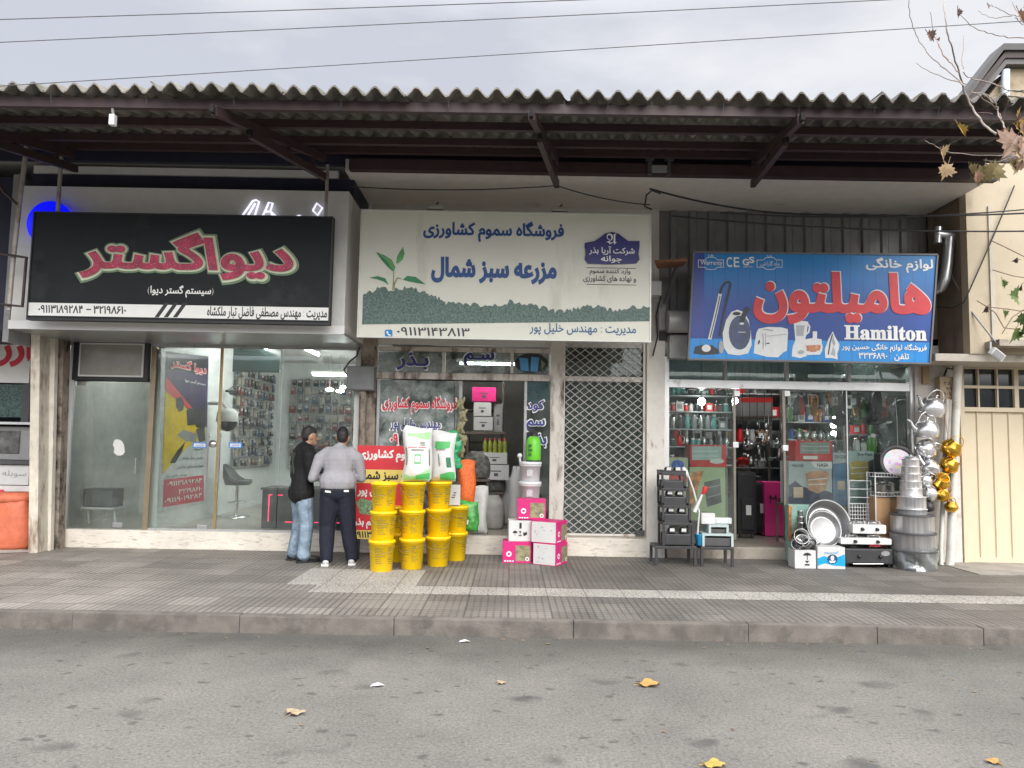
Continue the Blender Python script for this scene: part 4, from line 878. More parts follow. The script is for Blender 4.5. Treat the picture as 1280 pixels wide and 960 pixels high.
# =================================================================== LEFT NEIGHBOUR
nb = Thing('electronics_shop', 'neighbouring electronics shop front with red lettering on a white sign', 'shop', (-8, 11.3, .15))
YL = 11.3
X1_ = P(44, 560, YL).x
nb.part('wall', MB().box(-12, X1_ - .02, YL + .35, YL + .45, .15, 5.3), M_navy)
q = MB(); A = P(24, 300, 9.8); q.box(-12, A.x - .1, 9.8, YL + .34, 3.05, 5.1); nb.part('fascia', q, M_navy)
q = MB(); q.box(A.x - .098, A.x - .02, 9.75, YL + .3, 2.9, 5.12); nb.part('fascia_edge', q, M_grey)
def nbox(nm, xa, ya, xb, yb, Y, th, m, **k):
    X0, X1, Z0, Z1 = prect(xa, ya, xb, yb, Y); return nb.part(nm, MB().box(X0, X1, Y, Y + th, Z0, Z1), m, **k)
sg = nbox('sign', -60, 414, 38, 478, YL, .06, M_signwht)
q = MB(); ptext(q, 'رژ', (-3, 418, 31, 459), YL, .1, dy=.004); pflat(q, [(33, 414), (38.5, 414), (38.5, 448), (35, 452), (33, 446)], YL - .003); nb.part('lettering', q, M_red_t, sg)
nbox('circuit_picture', -60, 480, 28, 521, YL + .04, .03, mat('circuit_print', (.05, .09, .08), .3, var=.9, vs=40))
nbox('side_panel', 28.5, 445, 38, 528, YL + .03, .03, M_darkgrey); nbox('shelf', -60, 527, 39, 530, YL - .1, .4, M_alu)
nbox('screen_frame', -60, 533, 38, 574, YL + .05, .05, M_grey); nbox('screen', -60, 538, 24, 566, YL + .03, .015, mat('grey_screen', (.12, .12, .12), .2, var=.7, vs=6)); nbox('shelf', -60, 575, 39, 580, YL - .1, .4, M_darkgrey)
nbox('wall_base', -60, 580, 39, 684, YL + .2, .1, M_grey)
M_card = mat('white_card', (.60, .60, .59), .6, var=.05)
def crate(nm, label, cat, xa, ya, xb, yb, Y, dp, m, extra=None, zbase=None, group=None, bev=.006, rot=0, lines=True):
    X0, X1, Z0, Z1 = prect(xa, ya, xb, yb, Y)
    if zbase is not None: Z1 += 0; Z0 = zbase
    c = Thing(nm, label, cat, ((X0 + X1) / 2, Y + dp / 2, Z0), group)
    c.part('carton', MB().box(X0, X1, Y, Y + dp, Z0, Z1, bev=bev), m); return c, (X0, X1, Z0, Z1)
c, _ = crate('carton', 'white cardboard box of grey letters stacked above the orange sack', 'box', -20, 581, 36, 606, YL - .05, .3, M_card)
q = MB(); ptext(q, 'سوبله', (3, 588, 33, 597), YL - .05, -.01, dy=.004); c.part('lettering', q, M_grey)
c, _ = crate('carton', 'pale box with a red corner and small red print behind the sack', 'box', -20, 607, 37, 632, YL - .06, .3, mat('pale_card', (.66, .62, .6), .6))
q = MB(); pflat(q, [(-20, 612), (4, 612), (11, 620), (0, 632), (-20, 632)], YL - .064, 0); pline(q, [(14, 616), (33, 616), (33, 627), (14, 627), (14, 616)], .8, YL - .065, 0); ptext(q, 'پارس', (17, 618, 30, 626), YL - .06, .02, dy=.005); c.part('print', q, M_red_t)
# orange sack
def sack(nm, label, c, w, d, h, m, seed=0, lean=(0, 0), tie=True, cat='sack', group=None, top=.55, extra=None, puff=.08):
    rr = random.Random(seed); q = MB(); n = 28; prof = [(0, .0), (.86, .0), (.99, .06), (1.0, .3), (.98, .6), (.9, .82), (top, .96), (top * .9, 1.0), (0, 1.0)]; vs = []
    ph = [rr.uniform(0, 6.3) for _ in range(6)]
    for r, z in prof:
        for j in range(n):
            a = 2 * PI * j / n; k = 1 + puff * (math.sin(3 * a + ph[0] + 4 * z) * .5 + math.sin(7 * a + ph[1] + 9 * z) * .25 + math.sin(2 * a + ph[2]) * .3)
            ca, sa = math.cos(a), math.sin(a); f = lambda v: math.copysign(abs(v) ** .75, v)
            vs.append(Vector((f(ca) * r * k * w / 2 + lean[0] * z * h, f(sa) * r * k * d / 2 + lean[1] * z * h, z * h + (puff * .3 * h * math.sin(5 * a + ph[3]) if z > .9 else 0))) + Vector(c))
    q.add(vs, [(i * n + j, i * n + (j + 1) % n, (i + 1) * n + (j + 1) % n, (i + 1) * n + j) for i in range(len(prof) - 1) for j in range(n)], 0, True)
    t = Thing(nm, label, cat, c, group); t.part('bag', q, m); return t
A = gp(14, 686)
M_osack = mat('orange_woven', (.58, .15, .075), .6, var=.15, vs=9, bump=.6, bs=30)
os_ = sack('sack', 'bulging orange woven sack standing on rough concrete beside the cream post', (A.x - .05, A.y + .05, .155), .62, .45, .68, M_osack, 3, top=.85, puff=.13)
q = MB(); c0 = os_.loc; q.lathe([(.24, .63), (.28, .66), (.26, .72), (.2, .76), (.0, .75)], c0, 20, sx=1.05, sy=.85); os_.part('folded_top', q, M_osack)
# leaning pole and old railing frame at the far left
pq = Thing('railing_frame', 'old bent metal railing frame with a long leaning pole at the picture edge', 'railing', (P(20, 380, 9.2).x, 9.2, 3.2))
M_pole = mat('grey_pole', (.42, .39, .35), .5, .2, dirt=(.22, .15, .11), dfrac=.5)
pq.part('pole', MB().tube([P(11, 388, 9.2), P(16, 330, 9.2), P(25, 250, 9.2), P(34, 176, 9.2)], .028, 8), M_pole)
pq.part('frame', MB().tube([P(-20, 314, 9.15), P(33, 322, 9.15), P(28, 383, 9.15), P(-20, 378, 9.15)], .02, 6), M_steel_maroon); pq.part('brace', MB().tube([P(-10, 215, 9.1), P(5, 240, 9.12), P(22, 256, 9.18)], .018, 6), M_steel_maroon)
# =================================================================== STREET OPPOSITE (seen only as reflections in the glass)
for k, (x0, x1, h, c, lab) in enumerate(((-40, -12, 6.5, (.22, .2, .18), 'long low brown building across the street'), (-11.5, 6, 7.5, (.3, .28, .25), 'taller pale building across the street'), (6.6, 40, 6, (.2, .21, .2), 'low grey building across the street'))):
    b = Thing('opposite_building', lab, 'building', ((x0 + x1) / 2, -24, 0)); b.part('wall', MB().box(x0, x1, -29, -24, 0, h), mat('opposite_wall_%d' % k, c, .8, var=.15, vs=.6))
    q = MB(); X = x0 + .8
    while X < x1 - 2: q.box(X, X + 1.9, -24.02, -23.98, .4, 2.9); q.box(X + .3, X + 1.6, -24.02, -23.98, 3.9, 5.2); X += 2.6
    b.part('window_panes', q, mat('dark_glass', (.03, .035, .04)))

# =================================================================== BUCKETS, BAGS AND CARTONS OUTSIDE THE SEED SHOP
M_yel = mat('yellow_plastic', (.97, .63, .004), .42, var=.03, vs=4)
M_print = mat('printed_ink', (.10, .12, .05), .6, var=.3)
def bucket_parts(th, h, rb, rt, body, rim, ink=True, handle=True, seed=0):
    th.part('body', MB().lathe([(rb - .006, 0), (rb, .004), (rt, h - .045), (rt + .004, h - .045), (rt + .004, h - .04), (rt, h - .04)], th.loc, 32), body)
    th.part('lid', MB().lathe([(rt + .008, h - .034), (rt + .013, h - .03), (rt + .013, h - .005), (rt + .006, h), (rt - .012, h), (rt - .016, h - .008), (0, h - .008)], th.loc, 32), rim)
    if handle:
        pts = [th.loc + Vector((rt * 1.02 * math.cos(a), rt * 1.02 * math.sin(a) * 1.02, h - .07 - .085 * math.sin(a + PI) * 1)) for a in [PI + PI * k / 12 for k in range(13)]]
        th.part('handle', MB().tube(pts, .0028, 5), mat('dark_wire', (.3, .25, .1), .5))
    if ink:
        rr = random.Random(seed); q = MB()
        for blk in ((-2.1, -1.15), (-.95, -.25)):
            z = h * .76
            while z > h * .22:
                a0 = blk[0] + rr.uniform(0, .12); a1 = blk[1] - rr.uniform(0, .45); hh = rr.choice((.004, .004, .006))
                n = 5; vs = []
                for i in range(n + 1):
                    a = a0 + (a1 - a0) * i / n
                    for zz in (z, z + hh): r = rb + (rt - rb) * zz / (h - .045) + .0012; vs.append(th.loc + Vector((r * math.cos(a), r * math.sin(a), zz)))
                q.add(vs, [(2 * i, 2 * i + 2, 2 * i + 3, 2 * i + 1) for i in range(n)]); z -= rr.uniform(.014, .026)
        th.part('printed_text', q, M_print)
first = Thing('bucket', 'x', 'bucket', (0, 0, 0), 'stacked yellow plastic buckets'); bucket_parts(first, .37, .128, .150, M_yel, M_yel, seed=1)
BH = .345
cols = [((474.5, 715.5), 3, 'column in front of the red board', .05), ((512, 712.5), 3, 'column under the wide white bag', -.25), ((545.5, 709), 3, 'column under the narrow white bag', .35), ((568, 701.5), 2, 'short column by the doorway', .9), ((494, 703), 2, 'half-hidden column behind the others', .4)]
nm_ = {3: ('bottom', 'middle', 'top'), 2: ('bottom', 'top')}
COLS = []; k_ = 0
for (bx, by), n, lab, rz in cols:
    g = gp(bx, by); c = Vector((g.x, g.y + .128, .15)); COLS.append((c, n))
    for k in range(n):
        lb = 'yellow plastic bucket, %s of the %s' % (nm_[n][k], lab); loc = (c.x + random.uniform(-.008, .008), c.y + random.uniform(-.008, .008), .15 + k * BH)
        if k_ == 0: first.o.location = loc; first.o['label'] = lb; first.o.rotation_euler = (0, 0, rz)
        else: copy_thing(first.o, loc, rz + random.uniform(-.55, .55), lb)
        k_ += 1
# white fertiliser bags standing on the buckets
def pillow_bag(name, label, cat, c, w, h, d, m, prints, lean=0, seed=0, tex=None, group=None, rz=0):
    rr = random.Random(seed); q = MB(); nu, nv = 14, 18; c = Vector(c); t = Thing(name, label, cat, c, group)
    ph = [rr.uniform(0, 6) for _ in range(5)]
    def surf(u, v, side):
        e = (1 - abs(2 * u - 1) ** 3.2) * (1 - abs(2 * v - 1) ** 4); e = max(e, 0) ** .55
        wv = w * (1 - .06 * math.sin(PI * v)) * (1 + .012 * math.sin(9 * v + ph[0]))
        x = (u - .5) * wv + .012 * math.sin(7 * v + ph[1]) + lean * v * .0; y = side * e * d / 2 * (1 + .12 * math.sin(5 * u + ph[2] + 4 * v)) * (1.15 - .4 * v)
        z = v * h + (.02 * math.sin(4 * u + ph[3]) if v > .95 else 0)
        return Matrix.Rotation(rz, 4, 'Z') @ Vector((x, y + lean * z, z)) + c
    for side in (-1, 1): q.add([surf(i / nu, j / nv, side) for j in range(nv + 1) for i in range(nu + 1)], [(j * (nu + 1) + i, j * (nu + 1) + i + 1, (j + 1) * (nu + 1) + i + 1, (j + 1) * (nu + 1) + i) for j in range(nv) for i in range(nu)], 0, True)
    t.part('bag', q, m)
    q = MB(); ms = []
    for mm, fn in prints:
        mi = len(ms); ms.append(mm)
        for (ua, ub, va, vb) in fn:
            n = 8; vs = []
            for i in range(n + 1):
                for j in range(n + 1):
                    u = ua + (ub - ua) * i / n; f = j / n
                    v0_ = va(u) if callable(va) else va; v1_ = vb(u) if callable(vb) else vb
                    vs.append(surf(u, v0_ + (v1_ - v0_) * f, -1) + Vector((0, -.003 - .0006 * mi, 0)))
            q.add(vs, [(i * (n + 1) + j, (i + 1) * (n + 1) + j, (i + 1) * (n + 1) + j + 1, i * (n + 1) + j + 1) for i in range(n) for j in range(n)], mi, True)
    if ms: t.part('print', q, ms)
    return t
M_woven = mat('white_woven', (.66, .66, .65), .5, var=.03, vs=12, bump=.35, bs=14); M_green_p, M_green_l = mat('print_green', (.08, .42, .12), .5), mat('print_light_green', (.32, .62, .28), .5)
def lines_(u0, u1, v0, v1, n): return [(u0, u1 - (i % 3) * .05 * (u1 - u0), v0 + (v1 - v0) * i / n, v0 + (v1 - v0) * (i + .45) / n) for i in range(n)]
c1, c2 = COLS[1][0], COLS[2][0]; zt_ = .15 + 3 * BH + .026
pillow_bag('fertilizer_bag', 'wide white woven bag with pale green wave prints, on the second bucket column', 'bag', (c1.x + .045, c1.y + .01, zt_), .37, .68, .22, M_woven, [
    (M_green_l, [(.06, .94, lambda u: .17 - .07 * math.sin(4.5 * u), lambda u: .03), (.2, .95, lambda u: .80 + .03 * math.sin(6 * u), lambda u: .90 - .02 * math.sin(4 * u))]), (M_green_p, [(.4, .62, .33, .50), (.5, .95, lambda u: .12 + .1 * (u - .5), lambda u: .05)]), (M_white_t, [(.43, .59, .36, .47)]),
    (M_print, lines_(.3, .75, .56, .6, 2) + lines_(.62, .8, .66, .74, 3) + [(.09, .13, .3, .62), (.9, .93, .3, .6)]), (M_red_t, [(.2, .5, .62, .632), (.55, .8, .62, .632)])], seed=1)
pillow_bag('fertilizer_bag', 'narrow white woven bag with dark green bands, on the third bucket column', 'bag', (c2.x + .035, c2.y - .0, zt_), .33, .63, .2, M_woven, [
    (M_green_p, [(.42, .98, lambda u: .2 - .14 * abs(u - .85), lambda u: .03), (.25, .85, lambda u: .80, lambda u: .72 - .08 * math.sin(3 * u))]), (mat('print_dark_green', (.02, .16, .07), .5), [(.72, .9, .28, .48)]), (M_print, [(.4, .43, .3, .55), (.45, .46, .32, .5)] + lines_(.3, .7, .62, .66, 2))], seed=4, rz=-.12)
# white carton slip on the short bucket column
A = COLS[3][0]; wt = Thing('tin', 'small white printed box on the short bucket column', 'box', (A.x, A.y, .15 + 2 * BH + .03))
wt.part('box', MB().box(A.x - .11, A.x + .05, A.y - .06, A.y + .08, wt.loc.z, wt.loc.z + .27, bev=.008), M_card)
q = MB(); 
for i in range(3): q.box(A.x - .06 + i * .012, A.x - .02 + i * .01, A.y - .063, A.y - .0605, wt.loc.z + .1 + i * .03, wt.loc.z + .112 + i * .03)
wt.part('print', q, M_black)

# red and yellow poster board leaning behind the buckets
YP = 10.15
X0, X1, Z0, Z1 = prect(445, 557, 497, 674, YP)
pb = Thing('poster_board', 'red and yellow painted advertising board standing behind the yellow buckets', 'sign', ((X0 + X1) / 2 + .1, YP, .15))
Mred, Myb = mat('board_red', (.62, .035, .05), .5, var=.06), mat('board_yellow', (.78, .62, .16), .5, var=.06)
pb.part('board', MB().box(X0, X1 + .25, YP, YP + .03, Z0, Z1), Mred)
pb.part('leg', MB().box(X0 + .03, X0 + .07, YP, YP + .03, .15, Z0), M_black); pb.part('leg', MB().box(X1 + .15, X1 + .19, YP, YP + .03, .15, Z0), M_black)
q = MB()
for ya, yb in ((587, 604), (663, 674)):
    a0, a1, b0, b1 = prect(445, ya, 497, yb, YP); pb.part('yellow_band', MB().box(a0, a1 + .25, YP - .004, YP - .001, b0, b1), Myb)
OB = dict(off=.09, dy=.006)
tparts(pb, 'lettering', M_white_t, YP, (('سموم کشاورزی', (448, 562, 524, 578), OB), ('نهال پور', (447, 608, 480, 622), OB), ('سم بذر', (442, 648, 472, 661), OB))); tparts(pb, 'lettering', M_black, YP, (('مزرعه سبز شمال', (446, 588, 530, 603), dict(off=.08, dy=.008)), ('۰۹۱۱۳۱', (443, 664, 468, 672), dict(off=.06, dy=.008))))
q = MB(); pflat(q, [(445, 628), (452, 622), (462, 626), (470, 622), (480, 630), (476, 640), (462, 644), (450, 642)], YP - .004); pb.part('leaf_picture', q, mat('leaf_print', (.2, .3, .16), .5, var=.8, vs=40))

# magenta cartons
M_mag, M_photo = mat('magenta_card', (.58, .015, .17), .5, var=.05), mat('photo_print', (.24, .22, .13), .4, var=.6, vs=16)
def carton2(label, x, y, z, w, d, h, rz, front, side):
    """front: -Y face, side: +X face; each 'pink' or 'white'"""
    t = Thing('carton', label, 'box', (x, y, z), 'magenta and white tea-set cartons'); q = MB().box(x - w / 2, x + w / 2, y - d / 2, y + d / 2, z, z + h, bev=.004)
    t.part('carton', q, M_mag if front == 'pink' or side == 'pink' else M_card)
    def face(org, R, W, kind, n_):
        n_ = Vector(n_) * .0025; org = Vector(org); R = Vector(R); U = Vector((0, 0, 1)); E_ = .004
        def pq(nm, u0, u1, v0, v1, m, k=1): q = MB(); q.quad(*[org + R * (u * W) + U * (v * h) + n_ * k for u, v in ((u0, v0), (u1, v0), (u1, v1), (u0, v1))]); t.part(nm, q, m)
        def disc(nm, u, v, r, m, k): q = MB(); q.poly([org + R * (u * W + r * math.cos(a)) + U * (v * h + r * math.sin(a)) + n_ * k for a in [2 * PI * i / 18 for i in range(18)]]); t.part(nm, q, m)
        if kind == 'pink':
            pq('photo', .45, .96, .1, .82, M_photo); disc('roundel', .22, .42, .035, M_white_t, 1); disc('roundel', .22, .42, .018, M_mag, 2); disc('stamp', .86, .2, .026, M_white_t, 2); disc('stamp', .86, .2, .015, M_photo, 3)
            for i in range(4): pq('caption', .06 + .09 * i, .12 + .09 * i, .06, .12, M_white_t)
        else:
            pq('label_face', .03, .97, .03, .97, M_card, .5)
            if kind == 'icons':
                q = MB()
                o_ = lambda u, v: org + R * (u * W) + U * (v * h) + n_ * 2
                for uc in (.28, .5, .72):
                    if uc < .4: q.poly([o_(uc + .1 * math.cos(a), .4 + .12 * math.sin(a)) for a in [PI * i / 10 for i in range(11)]]); q.poly([o_(uc - .008, .28), o_(uc + .008, .28), o_(uc + .008, .42), o_(uc - .008, .42)])
                    elif uc < .6: q.poly([o_(uc - .06, .5), o_(uc + .06, .5), o_(uc, .38)]); q.poly([o_(uc - .012, .4), o_(uc + .012, .4), o_(uc + .012, .3), o_(uc - .012, .3)]); q.poly([o_(uc - .07, .26), o_(uc + .07, .26), o_(uc + .07, .3), o_(uc - .07, .3)])
                    else: q.poly([o_(uc - .09, .3), o_(uc - .03, .26), o_(uc + .09, .34), o_(uc + .06, .48), o_(uc - .02, .42), o_(uc - .08, .46)])
                q.poly([o_(.46, .62), o_(.56, .62), o_(.56, .9), o_(.46, .9)]); t.part('symbols', q, M_black)
            else:
                rr = random.Random(int(x * 100)); q = MB()
                for i in range(9):
                    u, v, r = rr.uniform(.12, .85), rr.uniform(.12, .85), rr.uniform(.02, .06); q.poly([org + R * (u * W + r * W * .8 * math.cos(a)) + U * (v * h + r * h * math.sin(a) * rr.uniform(.4, 1)) + n_ * 2 for a in [2 * PI * k / 7 for k in range(7)]])
                t.part('symbols', q, mat('pale_grey_print', (.42, .36, .42), .6))
    face((x - w / 2, y - d / 2, z), (1, 0, 0), w, front, (0, -1, 0)); face((x + w / 2, y - d / 2, z), (0, 1, 0), d, side, (1, 0, 0)); face((x - w / 2, y + d / 2, z), (0, -1, 0), d, side, (-1, 0, 0))
    for c in t.o.children: pass
    t.o.rotation_euler = (0, 0, rz); return t
g1, g2 = gp(646, 704), gp(687, 708)
bh = .277
carton2('magenta carton with photo panel, left one at the foot of the carton pile', g1.x + .0, g1.y + .16, .15, .375, .3, bh, .0, 'pink', 'white')
carton2('white-fronted carton with magenta flank at the foot of the pile, next to the lattice', g2.x + .02, g2.y + .24, .15, .33, .36, bh, -.5, 'white', 'pink')
carton2('white carton with black handling symbols in the middle of the pile', g1.x + .03, g1.y + .17, .15 + bh + .002, .30, .3, bh - .01, .05, 'icons', 'white')
carton2('white-fronted carton with magenta flank, second layer of the pile', g2.x + .0, g2.y + .26, .15 + bh + .002, .36, .36, bh, -.45, 'white', 'pink')
carton2('magenta carton with photo panel on top of the pile', g1.x + .18, g1.y + .22, .15 + 2 * bh + .004, .375, .3, bh - .01, .02, 'pink', 'white')

# white tubs and the green sprayer behind the cartons
A = P(662, 640, 10.62)
M_tub = mat('white_plastic_tub', (.72, .73, .74), .4, var=.03)
# tub stack stands on a crate inside the doorway
cs = Thing('crate', 'plain grey crate under the white tubs by the doorway', 'crate', (A.x, 10.59, .15)); YTB = 10.59; zb_ = P(662, 577, YTB).z - 4 * .272 - .01
q = MB().box(A.x - .15, A.x + .15, YTB - .14, YTB + .14, .15, zb_ - .03, bev=.01); cs.part('body', q, M_grey)
cs.part('rim', MB().box(A.x - .16, A.x + .16, YTB - .15, YTB + .15, zb_ - .028, zb_ - .002, bev=.006), M_grey)
tubs = []
for k in range(4):
    t = Thing('tub', 'white printed plastic tub, %s in the stack below the sprayer' % ('lowest', 'third from the top', 'second from the top', 'topmost')[k], 'tub', (A.x, YTB, zb_ + k * .272), 'white tubs in the doorway'); 
    h = .29; t.part('body', MB().lathe([(.118, 0), (.125, .005), (.142, h - .05), (.15, h - .05), (.15, h - .075), (.154, h - .075), (.154, h - .045)], t.loc, 28), M_tub); t.part('lid', MB().lathe([(.156, h - .04), (.158, h - .012), (.14, h - .006), (.138, h - .012), (0, h - .012)], t.loc, 28), M_tub)
    q = MB(); q.box(A.x - .05, A.x + .03, YTB - .1475, YTB - .13, t.loc.z + .08, t.loc.z + .17); t.part('label_print', q, mat('pale_print', (.5, .5, .52), .5, var=.5, vs=60))
zt2 = zb_ + 4 * .272 + .01
sp = Thing('garden_sprayer', 'bright green pressure sprayer bottle with black pump on the white tubs', 'sprayer', (A.x + .04, YTB, zt2))
sp.part('tank', MB().lathe([(.09, 0), (.1, .01), (.102, .12), (.1, .27), (.085, .32), (.05, .35), (0, .355)], sp.loc, 28), mat('lime_green', (.16, .62, .04), .35, var=.03))
sp.part('pump', MB().lathe([(.04, .33), (.045, .35), (.03, .37), (.028, .42), (.04, .425), (.035, .445), (0, .45)], sp.loc, 20).bar(sp.loc + Vector((-.08, -.02, .43)), sp.loc + Vector((.05, -.02, .41)), .022), M_black); sp.part('base_ring', MB().lathe([(.093, -.008), (.104, 0), (.104, .02), (.1, .022)], sp.loc, 28), M_black)
q = MB(); 
for i in range(3): q.box(sp.loc.x - .075, sp.loc.x - .03 + .01 * (i % 2), YTB - .102, YTB - .085, zt2 + .08 + i * .06, zt2 + .12 + i * .06)
sp.part('print', q, mat('dark_green_print', (.02, .12, .02), .5))
wb = Thing('sprayer_nozzle', 'small white spray bottle head hanging beside the green sprayer', 'nozzle', (A.x - .15, YTB - .02, zt2 + .03)); wb.part('head', MB().ball(wb.loc + Vector((0, 0, .05)), .035), M_tub); wb.part('stem', MB().tube([wb.loc + Vector((0, 0, .04)), wb.loc + Vector((.01, 0, -.09)), wb.loc + Vector((.04, 0, -.12))], .014, 8), M_tub)

# ------------------------------------------------------------------ inside the seed shop
lt = Thing('tube_light', 'white fluorescent tube on the seed shop ceiling', 'lamp', (-.35, 12.6, 3.3)); lt.part('tube', MB().tube([(-.85, 12.2, 2.98), (.35, 12.2, 2.98)], .02, 8), M_tube); lt.part('housing', MB().box(-.9, .4, 12.16, 12.24, 3.005, 3.05), M_white); lt.part('chain', MB().tube([(-.7, 12.2, 3.05), (-.7, 12.2, 3.36)], .005, 5).tube([(.2, 12.2, 3.05), (.2, 12.2, 3.36)], .005, 5), M_grey)
tubelight_ = None
def stackbox(label, xa, ya, xb, yb, Y, d, m, group=None, nm='carton', prints=True, zb=None, rot=0):
    X0, X1, Z0, Z1 = prect(xa, ya, xb, yb, Y); Z0 = zb if zb is not None else Z0
    t = Thing(nm, label, 'box', ((X0 + X1) / 2, Y + d / 2, Z0), group); t.part('carton', MB().box(X0, X1, Y, Y + d, Z0, Z1, bev=.006), m)
    if prints:
        q = MB(); w_, h_ = X1 - X0, Z1 - Z0; q.box(X0 + .3 * w_, X0 + .7 * w_, Y - .003, Y - .0008, Z0 + .55 * h_, Z0 + .62 * h_); q.box(X0 + .42 * w_, X0 + .58 * w_, Y - .003, Y - .0008, Z0 + .25 * h_, Z0 + .45 * h_); t.part('print', q, M_darkgrey)
    return t
M_pile = mat('dim_shelf', (.13, .11, .09), .7)
rk = Thing('shelf_rack', 'dark steel storage rack deep inside the seed shop', 'shelf', (-.5, 13.3, FZ))
for z in (.6, 1.15, 1.7, 2.25, 2.8): rk.part('shelf', MB().box(-1.95, -.15, 13.0, 13.6, z, z + .03), M_pile)
for X in (-1.95, -.15): rk.part('post', MB().box(X - .02, X + .02, 12.98, 13.62, FZ, 3.1), M_pile)
gI = 'cartons piled deep in the seed shop'
stackbox('magenta carton on top of the dim pile', 590, 484, 620, 502, 12.6, .4, M_mag, gI); stackbox('white carton with umbrella mark below the magenta one', 592, 503, 614, 520, 12.6, .4, M_card, gI); stackbox('second white carton down in the dim pile', 592, 521, 616, 538, 12.6, .4, M_card, gI); stackbox('grey carton beside the dim pile', 617, 505, 628, 540, 12.7, .4, M_grey, gI)
pl = Thing('pallet_stand', 'low dark stand bearing the dim carton pile', 'stand', (-.45, 12.8, FZ)); pl.part('top', MB().box(-.75, -.1, 12.55, 13.0, P(600, 539, 12.6).z - .05, P(600, 539, 12.6).z - .003), M_pile)
for X in (-.72, -.13): pl.part('leg', MB().box(X - .02, X + .02, 12.58, 12.97, FZ, P(600, 539, 12.6).z - .05), M_pile)
t = stackbox('open white carton of green bottles with a red flap', 602, 566, 634, 580, 12.0, .4, M_card, gI); ob = t.loc
for i in range(5):
    b = Thing('bottle', 'yellow-green bottle standing in the open white carton', 'bottle', (ob.x - .16 + i * .08, 12.15, ob.z + .17), 'bottles in the open carton'); b.part('body', MB().lathe([(.03, 0), (.034, .01), (.034, .16), (.014, .2)], b.loc, 12), mat('bottle_green', (.28, .32, .04), .35)); b.part('cap', MB().lathe([(.016, .2), (.016, .23), (0, .232)], b.loc, 12), mat('cap_red', (.5, .03, .03), .4))
t = stackbox('pale carton under the open carton of bottles', 604, 581, 636, 600, 12.0, .4, M_card, gI)
# sacks on the floor inside
M_gsack = mat('grey_woven', (.40, .39, .37), .6, var=.2, vs=8, bump=.5, bs=14); M_wsack = mat('dull_white_woven', (.62, .62, .61), .55, var=.1, vs=8, bump=.5, bs=14); M_bsack = mat('dark_patterned_bag', (.12, .12, .11), .5, var=.9, vs=12)
rr = random.Random(8)
for k, (xp, yp, Y, w_, h_, m, lab) in enumerate(((613, 664, 11.9, .42, .5, M_gsack, 'grey sack on the floor at the middle of the shop doorway'), (632, 655, 12.6, .55, .75, M_wsack, 'large whitish sack standing far back in the doorway'), (598, 640, 12.4, .5, .62, M_gsack, 'grey sack behind the upright white sack'), (612, 606, 12.3, .5, .38, M_bsack, 'dark patterned bag lying above the grey sacks'), (596, 590, 12.1, .45, .42, M_bsack, 'dark patterned bag heaped beside the orange net bag'), (645, 640, 11.5, .22, .95, M_wsack, 'crumpled white wrapping bag beside the tubs'))):
    X = P(xp, yp, Y).x; z = FZ if yp > 630 else P(xp, yp, Y).z - .1; 
    if z > FZ: st = Thing('bag_stand', 'dark wooden stand under a patterned bag, ' + ('middle' if k == 3 else 'by the net bag'), 'stand', (X, Y, FZ)); st.part('top', MB().box(X - .22, X + .22, Y - .2, Y + .2, z - .04, z - .002), M_pile); [st.part('leg', MB().box(X + a * .18 - .02, X + a * .18 + .02, Y + b_ * .16 - .02, Y + b_ * .16 + .02, FZ, z - .04), M_pile) for a in (-1, 1) for b_ in (-1, 1)]
    sack('sack', lab, (X, Y, z), w_, .35, h_, m, k, top=.6)
X = P(598, 640, 11.15).x; pillow_bag('sack', 'tall upright white woven sack in the doorway beside the orange bag', 'sack', (X, 11.15, FZ), .27, .68, .2, M_wsack, [], seed=9)
# goods hung and leant at the door edge
A = P(581, 632, 10.62); pillow_bag('net_bag', 'long orange net bag leaning at the doorway edge behind the buckets', 'bag', (A.x + .02, 10.58, A.z), .25, .62, .16, mat('orange_net', (.72, .14, .02), .55, var=.35, vs=45, bump=.6, bs=60), [], seed=5, rz=.1)
A = P(585, 664, 10.5); pillow_bag('seed_bag', 'green seed bag with leafy print beside the short bucket column', 'bag', (A.x, 10.45, .39 if A.z < .39 else A.z), .3, .42, .16, mat('green_leaf_bag', (.06, .30, .06), .4, var=.8, vs=14), [(M_white_t, [(.2, .5, .25, .4)])], seed=6)
hs = Thing('sachet_string', 'cord hung with small green sachets beside the white bags', 'cord', (P(567, 575, 10.6).x, 10.6, 1.0)); A = P(568, 478, 10.62); B = P(568, 600, 10.62); hs.part('cord', MB().tube([A, B], .006, 5), M_black)
for i in range(4):
    C_ = P(566 + (i % 2) * 4, 553 + i * 11, 10.6); pillow_bag('sachet', 'green plastic sachet hanging on the doorway cord, number %s from its top' % ('one', 'two', 'three', 'four')[i], 'sachet', (C_.x, 10.56 - .012 * i, C_.z), .17, .15, .05, mat('green_sachet', (.01, .33, .12), .3, var=.5, vs=20), [], seed=20 + i, group='green sachets on a cord')
for i in range(5):
    C_ = P(573 + (i % 2) * 3, 512 + i * 15, 10.75); pillow_bag('sachet', 'olive seed packet hung at the doorway edge, %s in its string' % ('first', 'second', 'third', 'fourth', 'lowest')[i], 'sachet', (C_.x + .03, 10.72, C_.z), .11, .16, .03, mat('olive_packet', (.22, .2, .1), .4, var=.9, vs=25), [], seed=30 + i, group='seed packets on a string')

